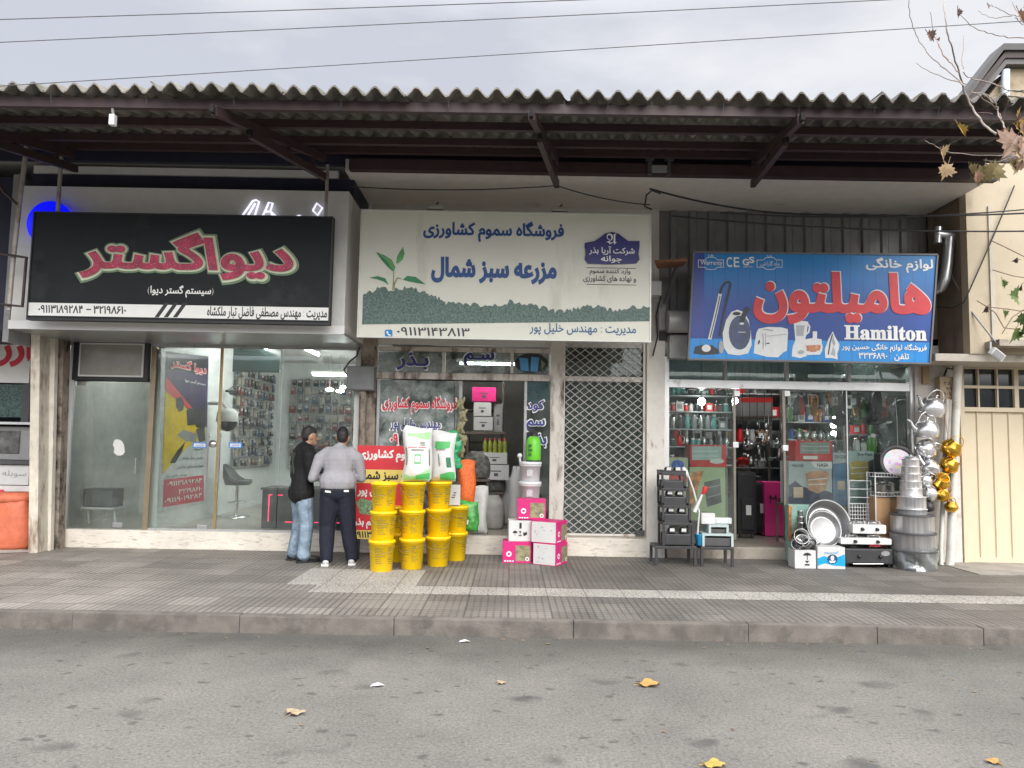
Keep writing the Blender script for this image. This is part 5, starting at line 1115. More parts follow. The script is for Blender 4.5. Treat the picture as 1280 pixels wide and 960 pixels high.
# ------------------------------------------------------------------ inside the phone shop
pw = Thing('wall_poster', 'tall shop advertising poster in purple, yellow and red on the white side wall', 'poster', (-5.04, 11.6, 1))
XW = -5.045
def pw_pt(px_, py_):
    """a poster pixel -> the point on the side wall (plane X = XW)"""
    d = ray(px_, py_); return CAMLOC + d * (XW / d.x)
def wposter(nm, pts, m, k):
    q = MB(); w = [pw_pt(*p) for p in pts]; n = len(w); r = delaunay_2d_cdt([Vector((p.y, p.z)) for p in w], [(i, (i + 1) % n) for i in range(n)], [list(range(n))], 1, 1e-6)
    q.add([(XW + .004 + .002 * k, v.x, v.y) for v in r[0]], [tuple(f) for f in r[2]]); return pw.part(nm, q, m)
c2_ = lambda x, y: (180 + x * 160 / 614, 420 + y * 250 / 960)
def cl(*l): return [c2_(*p) for p in l]
wposter('sheet', cl((80, 60), (310, 90), (300, 800), (70, 850)), mat('poster_paper', (.62, .65, .66), .4), 0)
wposter('purple_field', cl((104, 74), (307, 98), (300, 440), (100, 250)), mat('poster_purple', (.035, .02, .08), .4, var=.3, vs=2), 1)
wposter('black_field', cl((104, 74), (307, 98), (305, 190), (102, 160)), mat('poster_black', (.02, .018, .03), .4), 2)
wposter('yellow_field', cl((100, 265), (200, 345), (290, 420), (292, 480), (200, 540), (85, 665)), mat('poster_yellow', (.75, .54, .01), .4), 2)
wposter('red_band', cl((100, 195), (120, 215), (232, 350), (195, 342), (100, 262)), mat('poster_red', (.6, .05, .05), .4), 3)
wposter('camera_picture', cl((150, 300), (175, 290), (190, 320), (185, 355), (165, 365), (150, 340)), M_darkgrey, 4)
wposter('tower_picture', cl((200, 355), (240, 350), (288, 345), (290, 440), (250, 440), (240, 425), (205, 430)), M_black, 4); wposter('keyboard_picture', cl((155, 475), (185, 450), (250, 470), (245, 510), (200, 505)), M_grey, 5); wposter('device_picture', cl((120, 610), (150, 560), (195, 505), (175, 560), (145, 610)), M_black, 5); wposter('device_picture', cl((245, 450), (285, 430), (290, 500), (262, 510)), M_darkgrey, 5)
wposter('contact_box', cl((92, 690), (284, 668), (284, 790), (88, 822)), mat('poster_crimson', (.5, .015, .04), .4), 3)
q = MB()
def wtext(s_, a, b, c_, d_, off, mi, k=8):
    A, B, C_ = pw_pt(*c2_(a, d_)), pw_pt(*c2_(b, c_)), pw_pt(*c2_(a, c_))
    put_text(q, s_, (A.y, (A.z + pw_pt(*c2_(b, d_)).z) / 2, B.y, (B.z + C_.z) / 2), (XW + .004 + .002 * k, 0, 0), (0, 1, 0), (0, 0, 1), off, mi=mi)
wtext('دیوا گستر', 120, 298, 118, 178, .13, 0, 7); wtext('دیوا گستر', 122, 296, 122, 174, .05, 1); wtext('سیستم گستر دیوا', 190, 290, 212, 235, .03, 0)
for i, s_ in enumerate(('کامپیوتر', 'دوربین مدار بسته', 'هوشمندسازی مدارس', 'مهندس فاضل تبار')): wtext(s_, (230, 180, 150, 98)[i], (280, 278, 278, 200)[i], 534 + i * 42, 552 + i * 42, .03, 2)
for i, s_ in enumerate(('۰۹۱۱۳۱۸۹۲۸۴', '۳۲۱۹۸۶۱۰', '۰۹۱۱۹۰۱۹۲۸۴')): wtext(s_, (105, 160, 92)[i], (272, 272, 272)[i], 690 + i * 38, 712 + i * 38, .03, 0)
pw.part('lettering', q, [M_white_t, M_red_t, M_black])
# dome camera on the wall
d_ = ray(284, 527); A = CAMLOC + d_ * ((XW + .35) / d_.x)
dc = Thing('dome_camera', 'white ball surveillance camera on a wall arm beside the poster', 'camera', A)
dc.part('housing', MB().lathe([(0, .22), (.1, .21), (.165, .15), (.175, .02), (.17, 0)], A, 24), M_white); dc.part('dome', MB().lathe([(.16, 0), (.15, -.08), (.1, -.14), (0, -.165)], A, 24), mat('smoked_dome', (.03, .03, .035), .1, spec=.7)); dc.part('arm', MB().tube([A + Vector((0, 0, .2)), A + Vector((-.1, .02, .3)), A + Vector((-.34, .05, .3))], .03, 8), M_white)
cb = Thing('wall_camera', 'little black bullet camera with cable high on the white wall', 'camera', pw_pt(282, 490) + Vector((.1, 0, 0))); cb.part('body', MB().tube([cb.loc, cb.loc + Vector((.12, -.1, -.02))], .05, 10), M_black); cb.part('mount', MB().tube([cb.loc, cb.loc + Vector((-.1, 0, .02))], .02, 6).tube([cb.loc + Vector((-.08, 0, .02)), cb.loc + Vector((-.09, .3, .12)), cb.loc + Vector((-.09, .6, .02))], .008, 5), M_black)
# bar stool
g = gp(298, 641, FZ); X = -4.55; Y = X / ((298 - 640) / FPX) ; Y = 12.9
A = Vector((P(297, 600, Y).x, Y, FZ)); bs_ = Thing('bar_stool', 'grey moulded bar stool on a chrome stem in the phone shop', 'stool', A)
zs_ = P(297, 606, Y).z
q = MB(); vs = []; n = 18
for i, (r, z) in enumerate([(0, 0), (.2, 0), (.24, .04), (.24, .09), (.2, .085), (0, .06)]):
    for j in range(n): a = 2 * PI * j / n; up = max(0, -math.cos(a)) * (.26 if i in (3, 4) else .1 if i == 2 else 0); vs.append(A + Vector((r * math.cos(a), r * math.sin(a), zs_ - FZ + z + up)))
q.add(vs, [(i * n + j, i * n + (j + 1) % n, (i + 1) * n + (j + 1) % n, (i + 1) * n + j) for i in range(5) for j in range(n)], 0, True); bs_.part('seat', q, mat('stool_grey', (.06, .065, .07), .4))
bs_.part('stem', MB().lathe([(.03, .02), (.03, zs_ - FZ)], A, 12), mat('chrome', (.8, .8, .8))); bs_.part('base', MB().lathe([(.22, 0), (.22, .012), (.06, .035), (0, .04)], A, 24), mat('chrome', (.8, .8, .8))); bs_.part('footrest', MB().tube([A + Vector((.15 * math.cos(2 * PI * i / 16), .15 * math.sin(2 * PI * i / 16), .25)) for i in range(16)], .01, 6, closed=True), mat('chrome', (.8, .8, .8)))
# accessory racks
M_acc = [mat('acc_%d' % i, c, .4, var=.2, vs=20) for i, c in enumerate(((.03, .03, .03), (.34, .34, .34), (.1, .1, .11), (.2, .06, .06), (.06, .09, .15), (.36, .33, .27)))]
rr = random.Random(21)
def rack(label, P0, R, w, z0, z1, rows, percol, seed, gname):
    t = Thing('wire_rack', label, 'rack', P0 + Vector((0, 0, z0)), 'accessory racks'); R = Vector(R); rr = random.Random(seed); q = MB(); n = int(w / .07); U = Vector((0, 0, 1)); Nn = R.cross(U) * 1
    for i in range(n + 1): q.tube([P0 + R * (w * i / n) + U * z0, P0 + R * (w * i / n) + U * z1], .004, 4)
    for j in range(int((z1 - z0) / .07) + 1): q.tube([P0 + R * 0 + U * (z0 + j * .07), P0 + R * w + U * (z0 + j * .07)], .004, 4)
    t.part('grid', q, mat('rack_grey', (.3, .31, .31), .4, .5))
    cnt = 0
    for r_ in range(rows):
        for c_ in range(percol):
            u = w * (c_ + .5 + rr.uniform(-.15, .15)) / percol; z = z0 + (z1 - z0) * (r_ + .25 + rr.uniform(-.05, .1)) / rows; o = P0 + R * u + U * z + Nn * .05; mm = rr.choice(M_acc); ww, hh = w / percol * rr.uniform(.5, .9), (z1 - z0) / rows * rr.uniform(.45, .85)
            a = Thing('accessory_pack', '%s phone accessory pack hanging on the %s' % (['black', 'pale grey', 'charcoal', 'red', 'blue', 'tan'][M_acc.index(mm)], gname), 'accessory', o, 'accessories hung on the ' + gname); q = MB()
            M4 = Matrix.Translation(o) @ Matrix((R, Nn, U)).transposed().to_4x4(); q.box(-ww / 2, ww / 2, -.012, .014, 0, hh, M=M4); a.part('pack', q, mm)
            q = MB(); q.box(-ww * .35, ww * .35, .0145, .018, hh * .55, hh * .9, M=M4); q.box(-.006, .006, -.045, .012, hh, hh + .03, M=M4); a.part('card', q, rr.choice((M_white, M_acc[1], M_acc[5])))
rack('wire grid of hanging phone accessories beside the stool on the side wall', Vector((XW + .02, 13.7, 0)), (0, 1, 0), 2.2, 1.15, 3.0, 10, 12, 1, 'side wall grid')
rack('wire grid of boxed phone cases on the back wall above the customers', Vector((-4.75, 16.3, 0)), (1, 0, 0), 1.5, 1.1, 3.0, 10, 10, 2, 'back wall grid')
# counter
ct = Thing('shop_counter', 'black sales counter edged with a red light strip inside the phone shop', 'counter', (-3.3, 11.5, FZ)); X0, X1, Z0, Z1 = prect(327, 613, 441, 662, 11.4)
ct.part('body', MB().box(X0, X1, 11.4, 11.95, FZ, Z1, bev=.01), M_black); ct.part('top', MB().box(X0 - .02, X1 + .02, 11.37, 11.98, Z1 + .001, Z1 + .03), M_darkgrey)
q = MB(); a_, b_ = X0 + .1, X1 - .1
for i in range(6): z_i = FZ + .1 + i * (Z1 - FZ - .2) / 6; q.box(a_, a_ + .01, 11.392, 11.398, z_i, z_i + .06 + .03 * (i % 2))
for i in range(9): x_i = a_ + i * (b_ - a_) / 9; q.box(x_i, x_i + .05 + .03 * (i % 3), 11.392, 11.398, (Z1 - .08) if i < 2 else FZ + .09, (Z1 - .07) if i < 2 else FZ + .1)
ct.part('light_strip', q, emis('red_led', (.9, .03, .12), 1.2))
for k, (xp, w_, h_) in enumerate(((388, .4, .5), (415, .5, .62))):
    A = P(xp, 580, 12.2); pc = Thing('monitor', 'dark monitor seen from behind at the counter, ' + ('by the jacketed man' if k == 0 else 'between the two men'), 'monitor', (A.x, 12.2, Z1)); pc.part('screen', MB().box(A.x - w_ / 2, A.x + w_ / 2, 12.1, 12.14, Z1 + .1, Z1 + h_, bev=.01), M_black); pc.part('stand', MB().box(A.x - .03, A.x + .03, 12.1, 12.2, Z1 - .3, Z1 + .15), M_black)
dk = Thing('desk', 'dark desk behind the black counter carrying the monitors', 'desk', (-3, 12.3, FZ)); dk.part('top', MB().box(-3.6, -2.3, 12.0, 12.6, Z1 - .33, Z1 - .302), M_darkgrey); [dk.part('leg', MB().box(X - .03, X + .03, 12.02, 12.55, FZ, Z1 - .33), M_darkgrey) for X in (-3.55, -2.35)]
# ceiling lights of the phone shop
def tubelight(label, a, b, r=.022):
    a, b = Vector(a), Vector(b); t = Thing('tube_light', label, 'lamp', (a + b) / 2); t.part('tube', MB().tube([a, b], r, 8), M_tube); d = (b - a).normalized(); t.part('housing', MB().bar(a - d * .03 + Vector((0, 0, r + .025)), b + d * .03 + Vector((0, 0, r + .025)), .07, .04), M_white)
A, B = P(391, 468, 14.2), P(435, 469, 14.2); tubelight('long white tube light hanging above the jacketed customer', A, B)
A, B = P(297, 436, 12.0), P(297, 455, 12.8); tubelight('tube light running into the room above the stool', (-4.3, 12.0, 3.28), (-4.3, 13.6, 3.28)); tubelight('tube light running into the room in mid shop', (-3.6, 12.4, 3.28), (-3.6, 14.0, 3.28)); tubelight('tube light beside the electrical-box pillar', (-2.7, 11.9, 3.28), (-2.7, 13.5, 3.28)); tubelight('tube light in the side room behind the small framed sign', (-5.8, 11.6, 3.28), (-5.8, 12.8, 3.28))
for k, (xp, yp) in enumerate(((412, 487), (425, 489), (429, 484))):
    A = P(xp, yp, 14.6); t = Thing('spot_lamp', 'small glaring spot lamp below the long tube light, ' + ('lower', 'second', 'round upper')[k], 'lamp', A); t.part('bulb', MB().ball(A, .05, 10, sc=(1.6 if k < 2 else 1, 1, .6)), M_bulb); t.part('cord', MB().tube([A + Vector((0, 0, .03)), (A.x, A.y, 3.36)], .006, 5), M_grey)
X0, X1, Z0, Z1 = prect(291, 434, 350, 465, 13.2); tv = Thing('wall_screen', 'dark hanging display panel high behind the glass doors', 'screen', ((X0 + X1) / 2, 13.2, Z0)); tv.part('panel', MB().box(X0, X1, 13.2, 13.27, Z0, Z1, bev=.01), mat('panel_dark', (.04, .06, .06), .2)); tv.part('hanger', MB().box((X0 + X1) / 2 - .02, (X0 + X1) / 2 + .02, 13.22, 13.26, Z1, 3.36), M_grey)
# the side room: black box on a stand
A = P(122, 636, 11.5); sx0, sx1, sz0, sz1 = prect(104, 611, 142, 634, 11.5)
bb = Thing('amplifier', 'black boxy device on a thin white stand behind the side door', 'device', (A.x, 11.6, sz0)); bb.part('case', MB().box(sx0, sx1, 11.5, 11.8, sz0, sz1, bev=.012), M_black); bb.part('front_panel', MB().box(sx0 + .02, sx1 - .02, 11.492, 11.499, sz0 + .02, sz1 - .02), M_darkgrey); bb.part('cable', MB().tube([(sx0, 11.6, sz0 + .1), (sx0 - .08, 11.6, sz0 - .05), (sx0 - .1, 11.6, FZ + .02)], .015, 6), M_white)
st = Thing('device_stand', 'thin white metal stand under the black device', 'stand', (A.x, 11.65, FZ)); st.part('top', MB().box(sx0 - .02, sx1 + .02, 11.48, 11.82, sz0 - .03, sz0 - .002), M_white); [st.part('leg', MB().bar((X, 11.6, sz0 - .03), (X + .03, 11.6, FZ), .025), M_white) for X in (sx0 + .03, sx1 - .03)]
tubelight('added tube light brightening the front of the seed shop', (-1.2, 11.5, 3.28), (-.2, 11.5, 3.28))  # extra lamp added to brighten the dark seed shop doorway
# =================================================================== HOUSEWARES SHOP GOODS
M_st = mat('polished_steel', (.52, .52, .52), .26, 1, var=.05); M_al = mat('spun_aluminium', (.78, .78, .79), .27, .9, var=.1, vs=3); M_gold = mat('gold_metal', (.72, .42, .06), .25, 1, var=.1)
M_chr = mat('chrome', (.8, .8, .8)); M_teal = mat('teal_card', (.10, .32, .30), .5); M_pl_red = mat('red_plastic', (.62, .03, .03), .35); M_pl_blk = mat('black_plastic', (.035, .035, .038), .45, var=.2)
M_streak = mat('streak_painted_aluminium', (.84, .84, .85), .3, .6, var=.32, vs=5)
for n_ in M_streak.node_tree.nodes:      # upright reflection streaks painted into the pots' colour by stretching the mottling
    if n_.type == 'TEX_NOISE':
        mp_ = M_streak.node_tree.nodes.new('ShaderNodeMapping'); mp_.inputs['Scale'].default_value = (5, 5, .15); l_ = n_.inputs[0].links[0]; M_streak.node_tree.links.new(l_.from_socket, mp_.inputs[0]); M_streak.node_tree.links.new(mp_.outputs[0], n_.inputs[0])
M_basin = mat('basin_steel', (.34, .34, .34), .45, .92, var=.12, vs=4)
# ---- black rack tower and low black stand outside the window
def leggy(th, x0, x1, y0, y1, z0, z1, m, leg=.035, tray=True):
    th.part('shelf', MB().box(x0, x1, y0, y1, z1 - .035, z1, bev=.006), m)
    for X in (x0, x1 - leg):
        for Y in (y0, y1 - leg): th.part('leg', MB().box(X, X + leg, Y, Y + leg, z0, z1 - .036), m)
    if tray:
        for Y in (y0, y1 - .014): th.part('rail', MB().box(x0, x1, Y, Y + .014, z1 + .001, z1 + .03), m)
g = gp(848, 708); yb = g.y + .02
X0, X1 = P(819, 690, yb).x, P(871, 690, yb).x; zt_ = P(848, 683, yb).z
t = Thing('plastic_stool', 'wide black plastic stool at the foot of the black rack tower', 'stool', ((X0 + X1) / 2, yb + .2, .15)); leggy(t, X0, X1, yb, yb + .4, .15, zt_, M_pl_blk, tray=False)
z = zt_ + .003; xa, xb = P(829, 640, yb).x, P(868, 640, yb).x; rr = random.Random(12)
for k, hh in enumerate((.30, .22, .22, .2)):
    w_ = (xb - xa) * (1 - .07 * k) / 2; c = (xa + xb) / 2 - .02 * k
    t = Thing('shoe_rack_tier', 'black plastic rack tier, %s above the wide stool' % ('first', 'second', 'third', 'topmost')[k], 'rack', (c, yb + .2, z), 'stacked black rack tiers'); leggy(t, c - w_, c + w_, yb + .03, yb + .36, z, z + hh, M_pl_blk, .028)
    t.part('tray', MB().box(c - w_ + .03, c + w_ - .03, yb + .045, yb + .34, z + .006, z + hh * .5, bev=.015), M_pl_blk)
    for j in range(2):
        a = Thing('slipper', 'dark slipper with a white tag on the black rack, %s, %s one' % (('lowest level', 'second level', 'third level', 'top level')[k], ('outer', 'inner')[j]), 'slipper', (c - w_ * .35 + j * w_ * .75, yb + .15, z + hh + .001 if k == 3 else z + hh * .5 + .002), 'slippers on the black rack')
        a.part('sole', MB().ball(a.loc + Vector((0, 0, .02)), .1, 12, sc=(.55, 1.1, .2)), M_darkgrey); a.part('strap', MB().ball(a.loc + Vector((0, -.02, .045)), .06, 12, sc=(.85, .8, .55)), M_black); a.part('tag', MB().box(a.loc.x - .03, a.loc.x + .03, a.loc.y - .085, a.loc.y - .08, a.loc.z + .02, a.loc.z + .07), M_card)
    z += hh + .003
g = gp(897, 708); X0, X1 = P(876, 690, yb).x, P(917.5, 690, yb).x
t = Thing('plastic_stool', 'narrow black plastic stool carrying the pale drawer units', 'stool', ((X0 + X1) / 2, yb + .2, .15)); leggy(t, X0, X1, yb, yb + .36, .15, zt_, M_pl_blk, tray=False)
M_mint = mat('pale_mint_plastic', (.42, .50, .50), .4)
def drawer(label, xa, ya, xb, yb2, z0=None):
    X0, X1, Z0, Z1 = prect(xa, ya, xb, yb2, yb + .03); Z0 = z0 or Z0; t = Thing('drawer_unit', label, 'drawers', ((X0 + X1) / 2, yb + .2, Z0)); t.part('frame', MB().box(X0, X1, yb + .03, yb + .33, Z1 - .03, Z1).box(X0, X0 + .03, yb + .03, yb + .33, Z0, Z1 - .031).box(X1 - .03, X1, yb + .03, yb + .33, Z0, Z1 - .031), M_mint); t.part('drawer', MB().box(X0 + .032, X1 - .032, yb + .06, yb + .32, Z0 + .002, Z1 - .06, bev=.008), M_darkgrey); return Z1
z1 = drawer('pale mint plastic drawer unit on the narrow black stool', 878, 667, 917, 683, zt_ + .003); z2 = drawer('smaller mint drawer unit on top of the first one', 886, 656, 911, 667, z1 + .002)
A = P(876, 660, yb + .1); t = Thing('pot', 'small blue plastic pot between the rack tower and drawer units', 'pot', (A.x, yb + .12, zt_ + .004)); t.part('body', MB().lathe([(.05, 0), (.06, .01), (.075, .14), (.08, .15), (.07, .15), (.06, .03), (0, .02)], t.loc, 20), mat('sky_blue_plastic', (.03, .3, .55), .4)); t.part('soil', MB().lathe([(.068, .12), (0, .125)], t.loc, 16), M_black)
for k, (xp, yp, m, lab, sc) in enumerate(((884, 648, M_card, 'white packet tossed on the mint drawers', (.09, .05, .09)), (903, 650, mat('clear_pack', (.55, .6, .6), .25), 'clear plastic pack on the mint drawers', (.13, .07, .05)), (893, 640, M_pl_red, 'red sponge pack on the mint drawers', (.07, .05, .05)))):
    A = P(xp, yp, yb + .12); t = Thing('packet', lab, 'packet', (A.x, yb + .15, z2 + .002 + (.0 if k < 2 else .0))); t.part('body', MB().box(A.x - sc[0], A.x + sc[0], yb + .06 + k * .075, yb + .13 + k * .075, z2 + .002, z2 + .002 + sc[2] * 1.6, bev=.015), m); t.part('label_print', MB().box(A.x - sc[0] * .5, A.x + sc[0] * .5, yb + .057 + k * .075, yb + .0595 + k * .075, z2 + .02, z2 + .02 + sc[2] * .7), M_white_t)
t = Thing('duster', 'curved white toilet brush with long handle leaning at the rack tower', 'brush', (P(872, 660, yb).x, yb + .1, zt_)); t.part('handle', MB().tube([P(872, 668, yb + .1), P(874, 640, yb + .1), P(866, 610, yb + .1), P(860, 594, yb + .1)], .012, 8), M_white); t.part('brush', MB().tube([P(860, 596, yb + .1), P(856, 590, yb + .1), P(854, 584, yb + .1)], [.02, .045, .02], 10), M_white)
t = Thing('dust_brush', 'white dust brush with red bristle head leaning over the drawers', 'brush', (P(872, 660, yb).x, yb + .1, zt_)); t.part('handle', MB().tube([P(868, 640, yb + .05), P(878, 618, yb + .05)], [.03, .012], 8), M_white); t.part('bristles', MB().tube([P(878, 618, yb + .05), P(881, 613, yb + .05), P(882, 608, yb + .05)], [.015, .035, .025], 10), M_pl_red)

# ---- boxes in the left window
M_yg = mat('lime_card', (.40, .50, .28), .5, var=.05); M_leafp = mat('orange_leaf_print', (.55, .2, .05), .5, var=.8, vs=12)
def wbox(label, xa, ya, xb, yb2, Y, d, m, prints=(), z0=None, nm='carton'):
    X0, X1, Z0, Z1 = prect(xa, ya, xb, yb2, Y); Z0 = z0 if z0 is not None else Z0
    t = Thing(nm, label, 'box', ((X0 + X1) / 2, Y + d / 2, Z0)); t.part('carton', MB().box(X0, X1, Y, Y + d, Z0, Z1, bev=.006), m)
    for k, (pn, pts, pm) in enumerate(prints): q = MB(); pflat(q, pts, Y - .003 - .0012 * k); t.part(pn, q, pm)
    return t, (X0, X1, Z0, Z1)
def standfor(xa, xb, Y, d, ztop, lab):
    X0, X1 = P(xa, 600, Y).x, P(xb, 600, Y).x; t = Thing('display_stand', lab, 'stand', ((X0 + X1) / 2, Y + d / 2, FR + .013)); t.part('top', MB().box(X0, X1, Y, Y + d, ztop - .03, ztop - .003), M_pile)
    for X in (X0, X1 - .03):
        for Y_ in (Y, Y + d - .03): t.part('leg', MB().box(X, X + .03, Y_, Y_ + .03, FR + .013, ztop - .031), M_pile)
YW = 11.0
z_ = P(885, 651, YW).z; standfor(834, 910, YW, .45, z_, 'low dark stand in the window under the lime green carton')
wbox('tall lime green carton picturing a black grill rack', 862, 584, 907, 651, YW, .35, M_yg, (('leaf_print', [(862, 600), (866, 590), (880, 588), (874, 605), (868, 630), (862, 640)], M_leafp), ('grill_picture', [(880, 603), (900, 598), (902, 628), (884, 634)], M_darkgrey), ('grill_bars', thick([(884, 610), (901, 606)], 1.5) , M_grey), ('grill_bars', thick([(884, 622), (902, 617)], 1.5), M_grey)), z0=z_)
wbox('lower half-hidden pale green carton below the grill carton front', 846, 652, 876, 684, YW - .0, .3, M_yg, z0=FR + .014) if False else None
t, b_ = wbox('red mini oven carton with a glass door picture', 863, 556, 908, 582.5, YW, .35, M_pl_red, (('oven_picture', [(865, 558), (902, 558), (902, 575), (865, 575)], mat('oven_print', (.38, .5, .48), .4)), ('oven_bars', thick([(866, 564), (898, 564)], 1.2), M_white), ('oven_bars', thick([(866, 570), (898, 570)], 1.2), M_white), ('badge', ell(896, 576.5, 9, 3.2), M_white)), z0=P(885, 584, YW).z + .002)
wbox('bright toy set carton with blue and red print', 832.5, 572, 860, 610, YW, .3, mat('pale_lime_card', (.45, .47, .3), .5), (('blue_print', ell(847, 581, 8, 6), mat('print_royal', (.03, .1, .5), .5, var=.5, vs=30)), ('red_print', [(833, 589), (845, 586), (859, 590), (859, 603), (833, 603)], mat('print_scarlet', (.7, .05, .03), .5, var=.5, vs=25))), z0=z_)

# ---- shelves with goods behind the windows
GOOD = {}
def proto(kind, key, mats):
    """small goods, built once per kind and finish"""
    k = (kind, key)
    if k in GOOD: return None
    t = Thing(kind, 'x', kind, (0, 0, 0)); o = t.loc; a, b = mats
    if kind == 'jar': t.part('body', MB().lathe([(.05, 0), (.055, .01), (.055, .12), (.04, .15)], o, 14), a); t.part('lid', MB().lathe([(.045, .15), (.045, .18), (0, .182)], o, 14), b)
    elif kind == 'bottle': t.part('body', MB().lathe([(.04, 0), (.045, .01), (.042, .18), (.018, .24), (.016, .27)], o, 14), a); t.part('cap', MB().lathe([(.02, .27), (.02, .3), (0, .302)], o, 12), b)
    elif kind == 'thermos': t.part('body', MB().lathe([(.055, 0), (.058, .01), (.058, .24), (.05, .27)], o, 16), a); t.part('cup', MB().lathe([(.05, .27), (.042, .34), (0, .345)], o, 16), b); t.part('handle', MB().tube([(.055, 0, .22), (.1, 0, .2), (.1, 0, .1), (.055, 0, .07)], .009, 6), b)
    elif kind == 'carton': t.part('carton', MB().box(-.08, .08, -.07, .07, 0, .2, bev=.004), a); t.part('print', MB().box(-.05, .05, -.074, -.0705, .05, .15), b)
    elif kind == 'cooking_pot': t.part('body', MB().lathe([(.08, 0), (.095, .01), (.1, .11), (.105, .112), (.098, .11), (.09, .02), (0, .015)], o, 20), a); t.part('lid', MB().lathe([(.104, .114), (.09, .13), (.03, .15), (.012, .155), (.02, .175), (0, .18)], o, 20), a); t.part('handle', MB().tube([(.1, 0, .09), (.13, 0, .095), (.13, .03, .095), (.1, .03, .09)], .007, 6).tube([(-.1, 0, .09), (-.13, 0, .095), (-.13, .03, .095), (-.1, .03, .09)], .007, 6), b)
    elif kind == 'frying_pan': t.part('body', MB().lathe([(0, .0), (.13, .0), (.16, .035), (.165, .037), (.135, -.006), (0, -.006)], o, 24, M=Matrix.Rotation(PI / 2, 4, 'X')), a); t.part('handle', MB().bar((0, -.02, .15), (0, -.03, .34), .022, .014), b)
    elif kind == 'utensil': t.part('handle', MB().tube([(0, 0, .3), (0, 0, .1)], .006, 6), b); t.part('head', MB().ball((0, 0, .05), .05, 10, sc=(.7, .25, 1.2)), a)
    elif kind == 'glass_jug': t.part('body', MB().lathe([(.05, 0), (.065, .03), (.06, .12), (.045, .2), (.05, .22)], o, 16), a); t.part('handle', MB().tube([(.05, 0, .2), (.1, 0, .18), (.095, 0, .08), (.062, 0, .05)], .008, 6), b)
    GOOD[k] = t.o; return t.o
FIN = [('silver', M_st, M_black), ('white', M_card, M_grey), ('red', M_pl_red, M_white_t), ('black', M_pl_blk, M_st), ('teal', M_teal, M_white_t), ('green', mat('leaf_green_plastic', (.12, .35, .06), .4), M_white_t), ('orange', mat('orange_plastic', (.6, .22, .04), .4), M_black), ('blue', mat('blue_plastic', (.04, .12, .4), .4), M_white_t), ('amber', mat('amber_glaze', (.35, .18, .05), .25), M_st), ('smoky', mat('smoky_glass', (.2, .24, .24), .1), M_st)]
used_proto = set()
def good(kind, fin, loc, label, group, rz=0, sc=1):
    f = FIN[fin]; k = (kind, fin)
    if k not in GOOD: proto(kind, fin, f[1:])
    o = GOOD[k]
    if k not in used_proto: used_proto.add(k); o.location = loc; o.rotation_euler = (0, 0, rz); o.scale = (sc,) * 3; o['label'] = label; o['group'] = group; return o
    return copy_thing(o, loc, rz, label, group, scale=sc)
def shelfrow(name, label, Xa, Xb, Y, zs, dep, kinds, seed, where, gap=.02, fins=None, sc=1, names=None, back=False):
    t = Thing('display_shelf', label, 'shelf', ((Xa + Xb) / 2, Y, zs[0])); rr = random.Random(seed); ms = mat('shelf_steel', (.3, .31, .31), .45, .4)
    for z in zs: t.part('shelf', MB().box(Xa, Xb, Y, Y + dep, z - .02, z), ms)
    for X in (Xa, Xb): t.part('post', MB().box(X - .012, X + .012, Y + dep, Y + dep + .025, FR + .014, zs[-1] + .3), ms)
    for n_, z in enumerate(zs):
        X = Xa + .08
        while X < Xb - .06:
            k = rr.choice(kinds[n_ % len(kinds)]); w_ = {'jar': .12, 'bottle': .1, 'thermos': .15, 'carton': .17, 'cooking_pot': .26, 'glass_jug': .16}.get(k, .15) * sc; f = rr.choice(fins or range(len(FIN)))
            ord_ = ('lowest', 'second', 'third', 'fourth', 'fifth')[n_] if len(zs) > 1 else 'only'
            good(k, f, (X + w_ / 2 - .04, Y + dep * .4 + rr.uniform(-.03, .03), z), '%s %s on the %s level of the %s' % (FIN[f][0], k.replace('_', ' '), ord_, where), 'goods on the ' + where, rr.uniform(-.4, .4) if k != 'carton' else rr.uniform(-.12, .12), sc * rr.uniform(.9, 1.1)); X += w_ + gap
zr = lambda y_, Y, x_=985: P(x_, y_, Y).z
shelfrow('a', 'steel shelving crowded with housewares in the narrow window', P(836, 500, 11.9).x, P(915, 500, 11.9).x, 11.9, [zr(582, 11.9), zr(560, 11.9), zr(538, 11.9), zr(516, 11.9), zr(496, 11.9)], .3, [('cooking_pot', 'jar'), ('bottle', 'glass_jug', 'jar'), ('carton', 'thermos'), ('carton', 'jar')], 5, 'narrow window shelving', fins=[0, 0, 3, 3, 2, 4, 9, 9, 1], sc=.72, gap=.0)
shelfrow('b', 'long steel shelving of bottles and cartons behind the wide window', P(985, 500, 12.2).x, P(1142, 500, 12.2).x, 12.2, [zr(572, 12.2, 1060), zr(550, 12.2, 1060), zr(528, 12.2, 1060), zr(507, 12.2, 1060), zr(488, 12.2, 1060)], .3, [('glass_jug', 'cooking_pot', 'thermos'), ('bottle', 'jar', 'glass_jug'), ('carton', 'bottle'), ('carton', 'thermos', 'bottle')], 7, 'wide window shelving', fins=[0, 0, 9, 1, 3, 3, 3, 5, 6, 2, 8, 9, 7], sc=.74, gap=.0)
shelfrow('c', 'tall shelving of pots on the back wall of the housewares shop', 2.5, 5.6, 13.9, [.9, 1.35, 1.8, 2.25, 2.7], .35, [('cooking_pot',), ('cooking_pot', 'thermos'), ('carton', 'glass_jug'), ('carton', 'bottle')], 9, 'back wall shelving', fins=[0, 0, 1, 3, 2, 8], sc=1.1)
